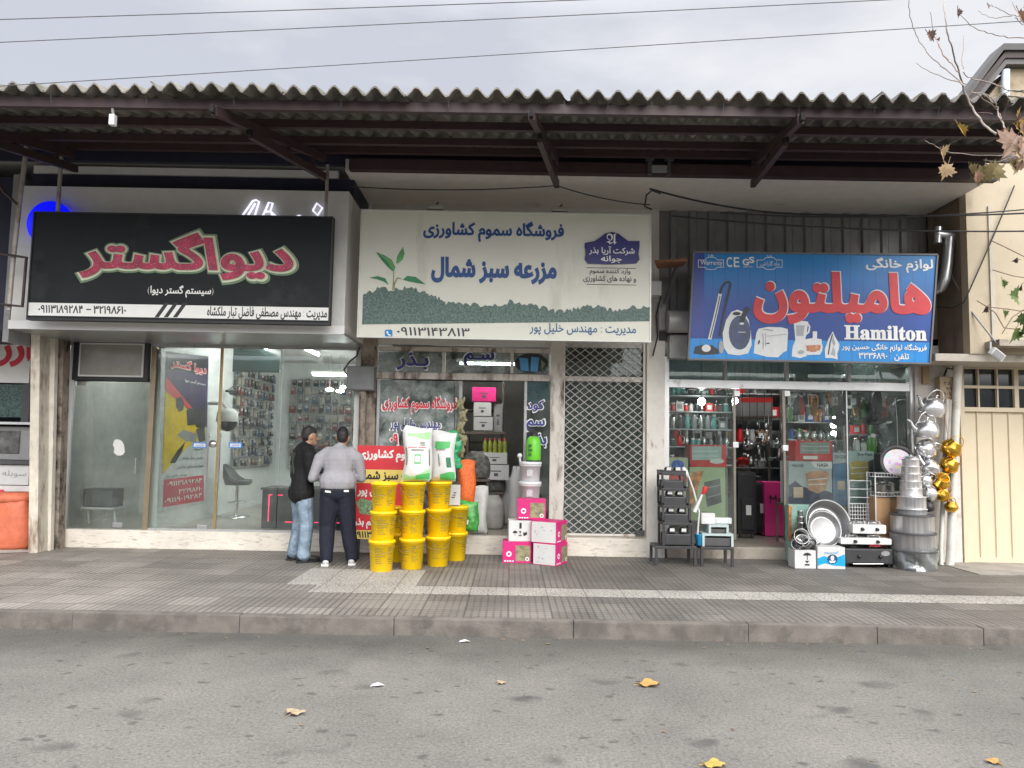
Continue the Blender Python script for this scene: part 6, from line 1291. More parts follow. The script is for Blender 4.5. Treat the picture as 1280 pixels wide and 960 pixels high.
shelfrow('d', 'crowded glass cabinet shelf beside the end pillar in the wide window', P(1064, 500, 11.7).x, P(1137, 500, 11.7).x, 11.7, [zr(566, 11.7, 1100), zr(543, 11.7, 1100), zr(520, 11.7, 1100)], .25, [('thermos', 'bottle', 'jar'), ('carton', 'bottle', 'glass_jug'), ('bottle', 'carton')], 31, 'cabinet beside the end pillar', fins=[0, 3, 1, 2, 9, 3, 5, 8], gap=.0, sc=.75)
# hanging line of pans, brushes and packs behind the wide window
hb = Thing('hanging_rail', 'steel rail with hanging pans and utensils behind the wide window', 'rail', (4.8, 11.5, 2.6)); zh = zr(489, 11.5, 1060); hb.part('rail', MB().tube([(P(986, 489, 11.5).x, 11.5, zh), (P(1136, 489, 11.5).x, 11.5, zh)], .01, 6), M_st)
[hb.part('hanger', MB().tube([(X, 11.5, zh), (X, 11.5, 3.36)], .006, 5), M_st) for X in (4.2, 5.4)]
rr = random.Random(3)
for k in range(20):
    X = P(988 + k * 7.6, 500, 11.5).x; kd = 'frying_pan' if k in (8, 13, 14, 17) else rr.choice(('utensil', 'utensil', 'carton', 'bottle')); f = rr.choice((0, 3, 5, 6, 2, 1, 8, 9)) if kd != 'frying_pan' else 3
    good(kd, f, (X, 11.5 + .02 * (k % 3), zh - (.34 if kd != 'carton' else .22) - rr.uniform(0, .06)), '%s %s hung on the rail behind the wide window' % (FIN[f][0], kd.replace('_', ' ')), 'wares hung behind the wide window', 0, 1)
for k, (xp, yp, r_) in enumerate(((1056, 503, 1.35), (1094, 504, 1.35))):
    A = P(xp, yp, 11.35); good('frying_pan', 3, (A.x, 11.35, A.z - .0), 'large black frying pan hung high behind the window, ' + ('beside the glass joint' if k == 0 else 'near the white frame'), 'large hung frying pans', .9, r_)
# lit lamp with bulbs
A = P(1045, 540, 11.6); lm = Thing('shop_lamp', 'bright lamp stick of three glowing bulbs behind the wide window', 'lamp', A); lm.part('stem', MB().tube([A + Vector((0, 0, -.25)), A + Vector((0, 0, .3)), (A.x, A.y, 3.36)], .008, 6), M_chr)
for dz, r_ in ((.22, .045), (.1, .04), (-.02, .036)): lm.part('bulb', MB().ball(A + Vector((-.05, -.02, dz)), r_, 10), M_bulb)
for k, (xp, yp, Y) in enumerate(((875, 492, 12.6), (1010, 470, 12.8), (945, 488, 13.2), (1090, 462, 12.2))):
    A = P(xp, yp, Y); tubelight('white tube light on the housewares ceiling, ' + ('over the narrow window', 'behind the blue sign', 'deep beyond the doorway', 'near the end pillar')[k], (A.x - .45, Y, 3.25), (A.x + .45, Y, 3.25))
for k, (xp, yp, Y) in enumerate(((877, 502, 11.7), (919, 501, 11.3))):
    A = P(xp, yp, Y); t = Thing('spot_lamp', 'small glaring lamp in the narrow window, ' + ('mid pane' if k == 0 else 'at the door edge'), 'lamp', A); t.part('bulb', MB().ball(A, .06 if k == 0 else .045, 10), M_bulb); t.part('cord', MB().tube([A, (A.x, A.y, 3.36)], .006, 5), M_black)

# ---- doorway: shiny hanging cluster, suitcases, pink carton
rr = random.Random(17); q = None
for k in range(46):
    a, r_ = rr.uniform(0, 2 * PI), rr.random() ** .6; A = P(952 + 24 * r_ * math.cos(a), 560 + 34 * r_ * math.sin(a), 12.0 + rr.uniform(-.2, .2))
    f = rr.choice((0, 0, 0, 3, 9)); kd = rr.choice(('utensil', 'utensil', 'glass_jug', 'cooking_pot', 'utensil')); good(kd, f, A, '%s %s in the glittering cluster hung in the housewares doorway' % (FIN[f][0], kd.replace('_', ' ')), 'glittering wares hung in the doorway', rr.uniform(-1, 1), rr.uniform(.35, .6))
hc = Thing('hanging_rack', 'dark net rack holding the glittering wares in the doorway', 'rack', (P(952, 560, 12).x, 12.05, 1.2)); xa, xb = P(930, 560, 12).x, P(976, 560, 12).x
for i in range(6): X = xa + (xb - xa) * i / 5; hc.part('cord', MB().tube([(X, 12.06, P(950, 592, 12).z), (X, 12.06, 3.36)], .006, 5), M_black)
def suitcase(label, xa, ya, xb, yb2, Y, rz=0):
    X0, X1, Z0, Z1 = prect(xa, ya, xb, yb2, Y); z0 = FR + .014; t = Thing('suitcase', label, 'suitcase', ((X0 + X1) / 2, Y + .15, z0)); t.part('body', MB().box(X0, X1, Y, Y + .3, z0 + .05, Z1, bev=.05), mat('black_fabric', (.012, .012, .014), .7, var=.3)); t.part('pocket', MB().box(X0 + .05, X1 - .05, Y - .03, Y - .001, z0 + .12, z0 + (Z1 - z0) * .6, bev=.02), mat('black_fabric', (.012, .012, .014)))
    t.part('handle', MB().tube([((X0 + X1) / 2 - .08, Y + .15, Z1), ((X0 + X1) / 2 - .08, Y + .15, Z1 + .1), ((X0 + X1) / 2 + .08, Y + .15, Z1 + .1), ((X0 + X1) / 2 + .08, Y + .15, Z1)], .01, 6), M_darkgrey)
    for X in (X0 + .06, X1 - .06): t.part('wheel', MB().lathe([(0, -.015), (.03, -.015), (.03, .015), (0, .015)], (X, Y + .04, z0 + .031), 14, M=Matrix.Rotation(PI / 2, 4, 'Y')), M_darkgrey)
    t.part('tag', MB().box(X0 + .12, X0 + .2, Y - .034, Y - .031, z0 + .35, z0 + .5), M_card); return Z1
suitcase('large black fabric suitcase standing in the housewares doorway', 922, 590, 946, 656, 11.9); suitcase('smaller black suitcase behind the large one', 940, 604, 958, 655, 12.3)
t, (X0, X1, Z0, Z1) = wbox('bright pink carton with dark lettering inside the doorway', 956, 603, 984, 654, 12.2, .5, mat('hot_pink_card', (.72, .03, .22), .5), z0=FR + .012)
q = MB(); ptext(q, 'Max', (962, 619, 984, 630), 12.2, .02, rtl=False, dy=.006); t.part('lettering', q, M_black)
wbox('red-topped appliance carton high on the doorway shelf', 926, 497, 966, 520, 13.0, .4, M_grey, (('red_lid', [(926, 497), (966, 497), (966, 503), (926, 503)], M_pl_red),)); ds = Thing('wall_shelf', 'plain shelf under the red-topped carton', 'shelf', (P(946, 520, 13).x, 13, P(946, 520, 13).z)); ds.part('board', MB().box(P(922, 520, 13).x, P(972, 520, 13).x, 12.98, 13.5, ds.loc.z - .03, ds.loc.z - .002), M_pile); ds.part('post', MB().box(P(922, 520, 13).x, P(922, 520, 13).x + .03, 13.4, 13.45, FR, ds.loc.z - .031).box(P(970, 520, 13).x, P(970, 520, 13).x + .03, 13.4, 13.45, FR, ds.loc.z - .031), M_pile)

# ---- wide window front: appliance cartons on a bench
YV = 11.02; zb1 = P(1010, 631, YV).z
standfor(984, 1134, YV, .5, zb1, 'long dark bench in the wide window under the appliance cartons')
M_navyc, M_palec = mat('navy_card', (.03, .035, .10), .5), mat('silver_card', (.48, .52, .54), .45, var=.06)
t, b_ = wbox('carton with silver top, navy waves and an orange glass dish picture', 986, 577, 1040, 630, YV, .35, M_palec, (('navy_wave', [(986, 607), (994, 601), (1003, 608), (1012, 611), (1022, 616), (1032, 613), (1040, 616), (1040, 630), (986, 630)], M_navyc), ('dish_picture', [(1007, 592), (1014, 589), (1034, 589), (1037, 594), (1032, 612), (1022, 617), (1010, 612)], mat('dish_print', (.62, .32, .2), .35, var=.3, vs=14)), ('dish_lines', thick([(1010, 600), (1034, 598)], 1.2), M_white_t), ('dish_lines', thick([(1011, 606), (1032, 605)], 1.2), M_white_t), ('small_picture', [(992, 609), (1004, 609), (1004, 622), (992, 622)], mat('peach_print', (.7, .5, .35), .5)), ('corner_swoosh', [(1013, 577), (1040, 577), (1040, 586), (1030, 586), (1018, 584)], M_white_t)), z0=zb1)
q = MB(); ptext(q, 'NASA', (1021, 579, 1035, 583.5), YV, .04, rtl=False, dy=.013); ptext(q, 'NH-2180', (990, 580, 1004, 583.5), YV, .0, rtl=False, dy=.013); t.part('lettering', q, M_black)
t, b_ = wbox('narrow blue appliance carton between two silver cartons', 1041, 566, 1060.5, 627, YV + .06, .3, mat('mid_blue_card', (.08, .2, .38), .5), (('top_print', [(1041, 566), (1060, 566), (1060, 578), (1041, 580)], M_palec), ('small_picture', [(1047, 601), (1056, 601), (1056, 612), (1047, 612)], mat('peach_print', (.7, .5, .35)))), z0=zb1); q = MB(); ptext(q, 'GH-2245', (1043, 569, 1058, 573), YV + .06, .0, rtl=False, dy=.008); t.part('lettering', q, M_black)
t, b_ = wbox('pale carton picturing golden stacked trays', 1061, 564, 1093, 630, YV, .35, mat('pale_teal_card', (.42, .54, .54), .5, var=.06), (('tray_picture', [(1063, 578), (1070, 576), (1085, 577), (1087, 581), (1084, 600), (1066, 602), (1062, 598)], mat('tray_gold', (.60, .42, .1), .35, var=.3, vs=10)), ('tray_lines', thick([(1064, 585), (1085, 584)], 1.3), M_white_t), ('tray_lines', thick([(1064, 592), (1085, 591)], 1.3), M_white_t), ('dark_picture', [(1085, 577), (1092, 574), (1092, 592), (1087, 598)], M_black)), z0=zb1); q = MB(); ptext(q, 'EverPlast', (1072, 566, 1090, 569.5), YV, .02, rtl=False, dy=.012); t.part('lettering', q, M_black)
t, b_ = wbox('red toaster oven with glass door on top of the navy wave carton', 994, 551, 1040, 576, YV + .02, .28, M_pl_red, (('glass_door', [(1000, 553), (1037, 553), (1037, 567), (1000, 567)], mat('oven_glass', (.3, .36, .33), .1)), ('oven_bars', thick([(1001, 558), (1036, 558)], .9), M_st), ('oven_bars', thick([(1001, 563), (1036, 563)], .9), M_st), ('badge', [(1004, 570), (1022, 570), (1022, 574), (1004, 574)], M_white_t)), nm='toaster_oven'); t.o['category'] = 'oven'
for k in range(5): A = P(999 + k * 9, 550, YV + .15); good('glass_jug', 0, (A.x, YV + .15, P(1010, 551, YV).z + .003), 'silver jug in the row on the red toaster oven', 'silver jugs on the toaster oven', k, .62)
for k, (xp, kd, f) in enumerate(((1070, 'glass_jug', 1), (1079, 'jar', 1), (1086, 'bottle', 5), (1091, 'thermos', 5))): A = P(xp, 565, YV + .2); good(kd, f, (A.x, YV + .18, P(1075, 564, YV).z + .003), '%s %s on the golden tray carton' % (FIN[f][0], kd.replace('_', ' ')), 'wares on the golden tray carton', .5, .75)
t, b_ = wbox('teal carton with a red edge low behind the steel cups', 985.5, 632.5, 1010, 672, YV, .28, mat('sea_green_card', (.25, .42, .36), .5, var=.3, vs=9), (('red_edge', [(985.5, 634), (990, 632.5), (989, 650), (990, 672), (985.5, 672)], M_leafp),), z0=FR + .014) if False else (None, None)
tb_ = Thing('carton', 'teal carton with a red edge low behind the steel cups', 'box', (P(998, 660, 10.9).x, 10.62, .35)); X0, X1, Z0, Z1 = prect(986, 631, 1012, 676, 10.6); tb_.part('carton', MB().box(X0, X1, 10.6, 10.74, .15, Z1, bev=.005), mat('sea_green_card', (.25, .42, .36), .5, var=.3, vs=9)); q = MB(); pflat(q, [(986, 632), (990, 632), (989, 650), (990, 676), (986, 676)], 10.597); tb_.part('red_edge', q, M_leafp)

# ---- on the pavement before the wide window
g = gp(1006, 711); Yw = g.y
t, (X0, X1, Z0, Z1) = wbox('white carton with black umbrella mark under the steel cups', 993.5, 688, 1020, 711, Yw, .24, M_card, z0=.152); q = MB(); pflat(q, ell(1009, 694.5, 5, 3.6, 14, 180, 360), Yw - .003); pflat(q, [(1008.6, 694), (1009.6, 694), (1009.6, 700), (1008.6, 700)], Yw - .003); pflat(q, [(1006, 701), (1012, 701), (1009, 704)], Yw - .003); pflat(q, [(1006, 705), (1012, 705), (1012, 707), (1006, 707)], Yw - .003); t.part('umbrella_mark', q, M_black); za = Z1
M_bl = mat('bright_blue_print', (.0, .32, .58), .5)
t, (X0, X1, Z0, Z1) = wbox('white carton with blue wave and round dark emblem', 1022, 684, 1056.5, 711, Yw, .26, M_card, (('blue_wave', [(1022, 698), (1030, 695), (1040, 699), (1056, 693), (1056.5, 708), (1042, 707), (1032, 704), (1022, 707)], M_bl), ('emblem', ell(1040.5, 699, 6.5, 6), mat('emblem_navy', (.02, .06, .15), .5)), ('emblem_mark', ell(1040.5, 697.5, 2.2, 3), M_white_t), ('emblem_mark', [(1036, 701), (1045, 701), (1043, 703.5), (1038, 703.5)], M_white_t)), z0=.152); q = MB(); ptext(q, 'آلومینیوم', (1030, 688.5, 1048, 693), Yw, .02, dy=.006); t.part('lettering', q, M_bl); zb_ = Z1
# steel cups and little pot stack
rr = random.Random(9)
for k, (xp, yp, r_, rx, ry) in enumerate(((999, 672, .10, 1.25, .3), (1003, 679, .085, 1.0, -.4), (996, 683, .07, 1.5, .2), (1010, 683, .075, .7, .5), (1016, 680, .06, 1.1, -.2))):
    A = P(xp, yp, Yw + .1); A.z = max(A.z, za + r_ * 1.02); t = Thing('steel_cup', 'shiny steel cup tipped on the white carton, %s of the heap' % ('largest', 'middle', 'lowest', 'outer', 'smallest')[k], 'cup', A, 'steel cups heaped on the white carton'); M3 = Euler((rx, ry, rr.uniform(-.5, .5))).to_matrix().to_4x4()
    t.part('body', MB().lathe([(0, -r_ * .8), (r_ * .8, -r_ * .8), (r_, r_ * .8), (r_ * 1.06, r_ * .82), (r_ * .93, r_ * .78), (r_ * .72, -r_ * .7), (0, -r_ * .7)], A, 22, M=M3), M_st); hp = [A + M3 @ Vector((r_ * .95, 0, r_ * .5)), A + M3 @ Vector((r_ * 1.6, 0, r_ * .4)), A + M3 @ Vector((r_ * 1.5, 0, -r_ * .4)), A + M3 @ Vector((r_ * .85, 0, -r_ * .5))]; t.part('handle', MB().tube(hp, .007, 6), M_st)
A = P(1002, 667, Yw + .3); t = Thing('moka_pot', 'stack of tiny nested steel pots beside the big basins', 'pots', (A.x, Yw + .34, A.z - .02)); z = A.z
for k in range(4): r_ = .075 - .013 * k; t.part('pot', MB().lathe([(r_ * .92, z), (r_, z + .01), (r_, z + .06), (r_ * 1.1, z + .065), (r_ * .3, z + .075)], (A.x, Yw + .34, 0), 20), M_st); z += .078
t.part('stand', MB().lathe([(.05, .15), (.05, A.z - .001)], (A.x, Yw + .34, 0), 12), M_grey)
# leaning basins
def basin(label, xp, yp, r_, Y, tilt, dpt):
    A = P(xp, yp, Y); M3 = Euler((math.radians(90 - tilt), 0, .12)).to_matrix().to_4x4(); t = Thing('steel_basin', label, 'basin', A); t.part('body', MB().lathe([(0, -dpt), (r_ * .72, -dpt), (r_ * .8, -dpt * .9), (r_ * .95, -.01), (r_ * 1.0, 0), (r_ * 1.03, -.008), (r_ * .97, -.02), (r_ * .82, -dpt * .96), (r_ * .7, -dpt - .006), (0, -dpt - .006)], A, 48, M=M3), M_basin)
    t.part('base_ring', MB().lathe([(r_ * .7, -dpt + .002), (r_ * .68, -dpt + .006), (r_ * .66, -dpt + .002)], A, 40, M=M3, cap=False), M_al)
basin('big polished steel basin leaning against the cartons', 1036, 654, .315, Yw + .3, 15, .13); basin('smaller steel basin nested in the big basin', 1031, 661, .235, Yw + .25, 15, .06)
# gas stoves
g = gp(1088, 710); Ys = g.y
def stove(label, xa, ya, xb, yb2, Y, m, zb, legs=False, d=.34):
    X0, X1, Z0, Z1 = prect(xa, ya, xb, yb2, Y); Z0 = zb; t = Thing('gas_stove', label, 'stove', ((X0 + X1) / 2, Y + d / 2, zb)); lz = .05 if legs else .015; t.part('body', MB().box(X0, X1, Y, Y + d, Z0 + lz, Z1, bev=.02), m)
    for X in (X0 + .04, X1 - .04):
        for Y_ in (Y + .05, Y + d - .05): t.part('foot', MB().lathe([(.015, 0), (.02, lz + .004)], (X, Y_, Z0), 10), M_black)
    cx = [(X0 * .72 + X1 * .28), (X0 * .28 + X1 * .72)]
    for c in cx:
        t.part('burner', MB().lathe([(.05, 0), (.055, .012), (.03, .02), (0, .02)], (c, Y + d * .55, Z1 + .001), 18), M_grey); gr = MB()
        for i in range(4): a = PI / 4 + i * PI / 2; gr.tube([(c + .11 * math.cos(a), Y + d * .55 + .11 * math.sin(a), Z1 + .002), (c + .1 * math.cos(a), Y + d * .55 + .1 * math.sin(a), Z1 + .035), (c + .025 * math.cos(a), Y + d * .55 + .025 * math.sin(a), Z1 + .035)], .006, 6)
        gr.tube([(c + .1 * math.cos(2 * PI * i / 20), Y + d * .55 + .1 * math.sin(2 * PI * i / 20), Z1 + .028) for i in range(20)], .005, 5, closed=True); t.part('pan_support', gr, M_st if m != M_pl_blk else M_black)
    for c in cx: t.part('knob', MB().lathe([(.024, 0), (.02, .03), (0, .03)], (c, Y - .001, Z0 + lz + (Z1 - Z0 - lz) * .5), 14, M=Matrix.Rotation(PI / 2, 4, 'X')), M_black)
    return t, Z1
t, z1 = stove('black gas stove standing lowest in the stove stack', 1057, 686, 1117, 706, Ys, M_pl_blk, .15, True); q = MB(); pflat(q, ell(1107, 692, 5.5, 3.2), Ys - .004); t.part('badge', q, M_grey)
t.part('front_bar', MB().tube([P(1066, 705, Ys - .03), P(1104, 705, Ys - .03)], .01, 8), M_st)
M_enam = mat('white_enamel', (.75, .75, .74), .25, var=.03)
t, z2 = stove('white enamel gas stove in the middle of the stove stack', 1051, 673, 1115, 685, Ys - .01, M_enam, z1 + .04); q = MB(); ptext(q, 'طلاگاز', (1086, 680, 1101, 684), Ys - .01, .03, dy=.004); t.part('lettering', q, M_red_t)
t, z3 = stove('small white gas stove on top of the stove stack', 1066, 656, 1108, 666, Ys + .04, M_enam, z2 + .04, d=.28)
# white dish rack and wire shelf
M_wire = mat('white_wire', (.7, .7, .69), .4)
t = Thing('dish_rack', 'white wire dish rack standing upright behind the stoves', 'rack', (P(1076, 650, 10.7).x, 10.66, .6)); q = MB(); xa, xb, za_, zb2 = prect(1062, 601, 1089, 653, 10.66)
for i in range(9): X = xa + (xb - xa) * i / 8; q.tube([(X, 10.66, za_), (X, 10.66, za_ + (zb2 - za_) * (.45 if 0 < i < 8 else 1))], .005, 5)
for i in range(6): z = za_ + (zb2 - za_) * .45 * i / 5; q.tube([(xa, 10.66, z), (xb, 10.66, z)], .005, 5)
for f in (.6, .8, 1): q.tube([(xa, 10.66, za_ + (zb2 - za_) * f), (xb, 10.66, za_ + (zb2 - za_) * f)], .006, 5)
t.part('grid', q, M_wire); q = MB(); [q.tube([(X, 10.66, za_), (X, 10.7, .15)], .007, 5) for X in (xa, xb)]; t.part('leg', q, M_wire)
t = Thing('wire_shelf', 'white wire shelf with two levels beside the pot tower', 'shelf', (P(1110, 620, 10.6).x, 10.6, .6)); xa, xb = P(1090, 600, 10.55).x, P(1132, 600, 10.55).x
for ya in (596, 620):
    q = MB(); z = P(1110, ya, 10.55).z
    for i in range(12): X = xa + (xb - xa) * i / 11; q.tube([(X, 10.45, z + .05), (X, 10.46, z), (X, 10.7, z), (X, 10.71, z + .05)], .004, 5)
    for Y_, dz in ((10.45, .05), (10.46, 0), (10.58, 0), (10.71, .05)): q.tube([(xa, Y_, z + dz), (xb, Y_, z + dz)], .005, 5)
    t.part('basket', q, M_wire)
q = MB(); [q.tube([(X, Y_, .15), (X, Y_, P(1110, 594, 10.55).z + .04)], .009, 6) for X in (xa, xb) for Y_ in (10.46, 10.7)]; t.part('post', q, M_wire)
A = P(1106, 617, 10.58); good('cooking_pot', 0, (A.x, 10.58, P(1110, 620, 10.55).z + .006), 'silver lidded pan on the white wire shelf', 'silver pans on the wire shelf', 0, 1.3)
t, b_ = wbox('tall brown cardboard carton behind the stoves beside the pot tower', 1094, 622, 1113, 668, 10.5, .2, mat('kraft_card', (.5, .3, .15), .7, var=.08), z0=.152); q = MB(); pflat(q, [(1113.4, 622), (1128, 624), (1128, 668), (1113.4, 668)], 10.52)
t.part('side_flap', MB().box(P(1114, 640, 10.5).x, P(1127, 640, 10.5).x, 10.52, 10.7, .152, P(1120, 624, 10.5).z), mat('dark_kraft_card', (.32, .2, .11), .7))
# floral pan
A = P(1122.5, 578, 10.5); t = Thing('serving_pan', 'round dark pan with a flower-patterned face above the wire shelf', 'pan', A); M3 = Euler((math.radians(78), 0, -.2)).to_matrix().to_4x4()
def floral():
    m, nt, p, co = new_mat('floral_glaze'); v = nt.nodes.new('ShaderNodeTexVoronoi'); v.inputs['Scale'].default_value = 16; nt.links.new(co, v.inputs[0])
    f = _ramp(nt, v.outputs['Distance'], .3, .5); c = _mix(nt, f, v.outputs['Color'], (.6, .58, .6, 1)); c = _mix(nt, .55, c, (.55, .5, .55, 1)); nt.links.new(c, p.inputs['Base Color']); p.inputs['Roughness'].default_value = .2; return m
t.part('face', MB().lathe([(.185, -.002), (.1, -.014), (0, -.016)], A, 32, M=M3), floral()); t.part('pan', MB().lathe([(.187, -.006), (.235, .02), (.24, .012), (.19, -.03), (0, -.03)], A, 32, M=M3), M_black); t.part('hanging_wire', MB().tube([A + Vector((0, .0, .22)), A + Vector((.05, .1, .6)), A + Vector((.08, .2, .9))], .004, 5), M_grey)
# pot tower
g = gp(1141, 714); c = Vector((P(1141, 700, g.y + .27).x, g.y + .27, .15))
pots = [(.285, 714, 691, 'lowest and widest, wrapped in clear film'), (.28, 691, 670, 'second from the ground'), (.265, 670, 648, 'third from the ground'), (.185, 648, 641, 'shallow one above the wide three'), (.178, 641, 626, 'fifth from the ground, with an embossed mark'), (.135, 626, 616, 'sixth from the ground'), (.13, 616, 607, 'seventh from the ground'), (.122, 607, 598, 'eighth from the ground'), (.115, 598, 589, 'second from the top'), (.105, 589, 580, 'smallest with a knobbed lid at the top')]
z = .15
for k, (r_, ya, yb2, lab) in enumerate(pots):
    h = (ya - yb2) / FPX * c.y; t = Thing('aluminium_pot', 'aluminium cooking pot in the tall tower, ' + lab, 'pot', (c.x, c.y, z), 'tower of aluminium pots'); top = pots[k + 1][0] if k + 1 < len(pots) else r_
    t.part('body', MB().lathe([(r_ * .97, 0), (r_ * 1.0, .006), (r_ * .985, h - .014), (r_ * 1.045, h - .012), (r_ * 1.045, h - .004), (r_ * .98, h - .002), (0, h - .002)], t.loc, 40), M_streak)
    if r_ > .2: t.part('rim', MB().lathe([(r_ * 1.05, h - .02), (r_ * 1.06, h - .01), (r_ * 1.05, h)], t.loc, 40), M_darkgrey)
    if k == 9: t.part('lid', MB().lathe([(r_, h), (r_ * .7, h + .03), (.02, h + .035), (.022, h + .05), (0, h + .052)], t.loc, 30), M_al)
    if k == 0:
        rr = random.Random(2); q = MB(); n = 40; vs = []
        for i in range(6):
            for j in range(n): a = 2 * PI * j / n; rad = r_ * 1.02 + .012 * math.sin(5 * a + i) + (.05 * max(0, math.sin(a * 3 + 1)) if i == 0 else 0) + rr.uniform(0, .008); vs.append((c.x + rad * math.cos(a), c.y + rad * math.sin(a), .152 + h * 1.05 * i / 5))
        q.add(vs, [(i * n + j, i * n + (j + 1) % n, (i + 1) * n + (j + 1) % n, (i + 1) * n + j) for i in range(5) for j in range(n)], 0, True); t.part('film_wrap', q, glass_mat('clear_film', (.93, .94, .95), 2.5, .1))
    z += h
# kettles and golden pots hung on the pillar
def kettle(label, xp, yp, r_, Y, rot, m=M_al, black=False):
    A = P(xp, yp, Y); M3 = Euler(rot).to_matrix().to_4x4(); t = Thing('kettle', label, 'kettle', A, 'kettles hung on the end pillar'); tr = lambda *v: A + M3 @ (Vector(v) * r_)
    t.part('body', MB().lathe([(0, -.75 * r_), (.85 * r_, -.75 * r_), (.98 * r_, -.6 * r_), (1.0 * r_, -.1 * r_), (.88 * r_, .45 * r_), (.62 * r_, .62 * r_)], A, 28, M=M3), m); t.part('lid', MB().lathe([(.62 * r_, .62 * r_), (.5 * r_, .74 * r_), (.1 * r_, .8 * r_), (.08 * r_, .9 * r_), (.16 * r_, 1.0 * r_), (0, 1.05 * r_)], A, 22, M=M3), m)
    t.part('spout', MB().tube([tr(-.85, 0, -.2), tr(-1.25, 0, .1), tr(-1.5, 0, .55), tr(-1.75, 0, .62)], [.22 * r_, .16 * r_, .1 * r_, .09 * r_], 10), m); t.part('handle', MB().tube([tr(.8 * math.cos(a), 0, .45 + 1.0 * math.sin(a)) for a in [PI * i / 10 for i in range(11)]], .05 * r_, 6), m if not black else M_black)
YK = 10.45
kettle('largest silver kettle hung highest on the pillar below the tan meter box', 1166, 508, .165, YK, (.35, .15, .2)); kettle('second silver kettle with spout towards the window', 1158, 536, .16, YK - .05, (.1, .05, .1)); kettle('third silver kettle from above, seen from its base', 1159, 561, .14, YK - .02, (1.2, .2, .3)); kettle('fourth silver kettle from above, tipped sideways', 1162, 584, .125, YK - .06, (-.5, .5, .3)); kettle('fifth silver kettle, small, beside the pot tower', 1157, 600, .10, YK - .02, (.9, .6, .2)); kettle('sixth silver kettle, small and lowest of the silver ones', 1161, 616, .105, YK - .05, (.8, -.5, -.2)); kettle('black teapot hung below the silver kettles', 1160, 633, .075, YK - .08, (.2, -.3, 0), M_black, True)
for k, (xp, yp, r_, rot, lab) in enumerate(((1189, 560, .145, (.3, .6, 0), 'largest golden pot hung highest in its string'), (1187, 581, .13, (.5, .7, .3), 'second golden pot from above'), (1176, 601, .125, (.9, -.3, .2), 'third golden pot from above, swung towards the kettles'), (1178, 618, .11, (.3, .5, 0), 'fourth golden pot from above'), (1189, 633, .09, (.1, .1, 0), 'smallest golden pot hung lowest'))):
    A = P(xp, yp, YK); M3 = Euler(rot).to_matrix().to_4x4(); t = Thing('golden_pot', lab, 'pot', A, 'golden pots hung on the end pillar'); t.part('body', MB().lathe([(0, -.8 * r_), (.6 * r_, -.8 * r_), (.98 * r_, -.2 * r_), (.98 * r_, .1 * r_), (.62 * r_, .6 * r_), (.66 * r_, .72 * r_), (.58 * r_, .7 * r_), (.5 * r_, .4 * r_), (0, .1 * r_)], A, 26, M=M3), M_gold); t.part('handle', MB().tube([A + M3 @ (Vector((math.cos(a) * .62, 0, .65 + math.sin(a) * .7)) * r_) for a in [PI * i / 8 for i in range(9)]], .006, 6), M_gold)
t = Thing('kettle_string', 'cords tying the kettles and golden pots to the pillar', 'cord', P(1170, 490, 10.6)); q = MB().tube([P(1178, 500, 10.6), P(1185, 545, 10.5), P(1178, 575, 10.48), P(1186, 605, 10.48), P(1190, 628, 10.47)], .006, 5); t.part('cord', q, mat('pink_cord', (.45, .25, .2), .7)); t.part('cord', MB().tube([P(1170, 486, 10.6), P(1160, 520, 10.5), P(1160, 560, 10.5), P(1160, 632, 10.42)], .006, 5), M_grey)
# meter box, pipes, vent
X0, X1, Z0, Z1 = prect(1175, 471, 1194, 499, 10.6); t = Thing('meter_box', 'tan metal meter box with faded numbers above the kettles', 'meter box', ((X0 + X1) / 2, 10.6, Z0)); t.part('case', MB().box(X0, X1, 10.6, 10.72, Z0, Z1, bev=.008), mat('tan_metal', (.36, .27, .17), .6, var=.15)); q = MB(); ptext(q, '۲۸', (1180, 477, 1189, 482), 10.6, .02, dy=.004); ptext(q, '۹۹', (1182, 484, 1190, 488), 10.6, .02, dy=.004); ptext(q, '۱۰۱', (1180, 490, 1188, 494), 10.6, .02, dy=.004); t.part('numbers', q, M_black); t.part('cable', MB().tube([P(1180, 470, 10.65), P(1184, 460, 10.66), P(1192, 462, 10.66), P(1190, 454, 10.7), P(1180, 458, 10.68), P(1178, 449, 10.7)], .014, 6), M_black)
M_pvc = mat('white_pvc', (.66, .64, .58), .5, dirt=(.45, .4, .33), dfrac=.58, ds=4)
t = Thing('drain_pipe', 'thick white drain pipe from the overhang to the pavement by the garage', 'pipe', (P(1187, 704, 10.55).x, 10.55, .15)); A = P(1187, 704, 10.55); t.part('pipe', MB().tube([P(1198, 447, 10.55), P(1193, 560, 10.55), P(1188, 690, 10.55), (A.x, 10.55, .15)], .055, 12), M_pvc); t.part('clamp', MB().lathe([(.058, 0), (.064, .01), (.064, .04), (.058, .05)], P(1193, 560, 10.55), 12), M_grey)
t = Thing('drain_pipe', 'thinner white pipe beside the thick drain pipe, below the meter box', 'pipe', (P(1174, 704, 10.6).x, 10.6, .15)); A = P(1174, 704, 10.6); t.part('pipe', MB().tube([P(1184, 499, 10.62), P(1180, 600, 10.6), P(1176, 685, 10.58), (A.x, 10.55, .15)], .03, 10), M_pvc); t.part('clamp', MB().lathe([(.033, 0), (.04, .01), (.04, .03), (.033, .04)], P(1179, 620, 10.595), 12), M_grey)
M_galv = mat('galvanised', (.5, .51, .52), .35, .8, var=.15, vs=5)
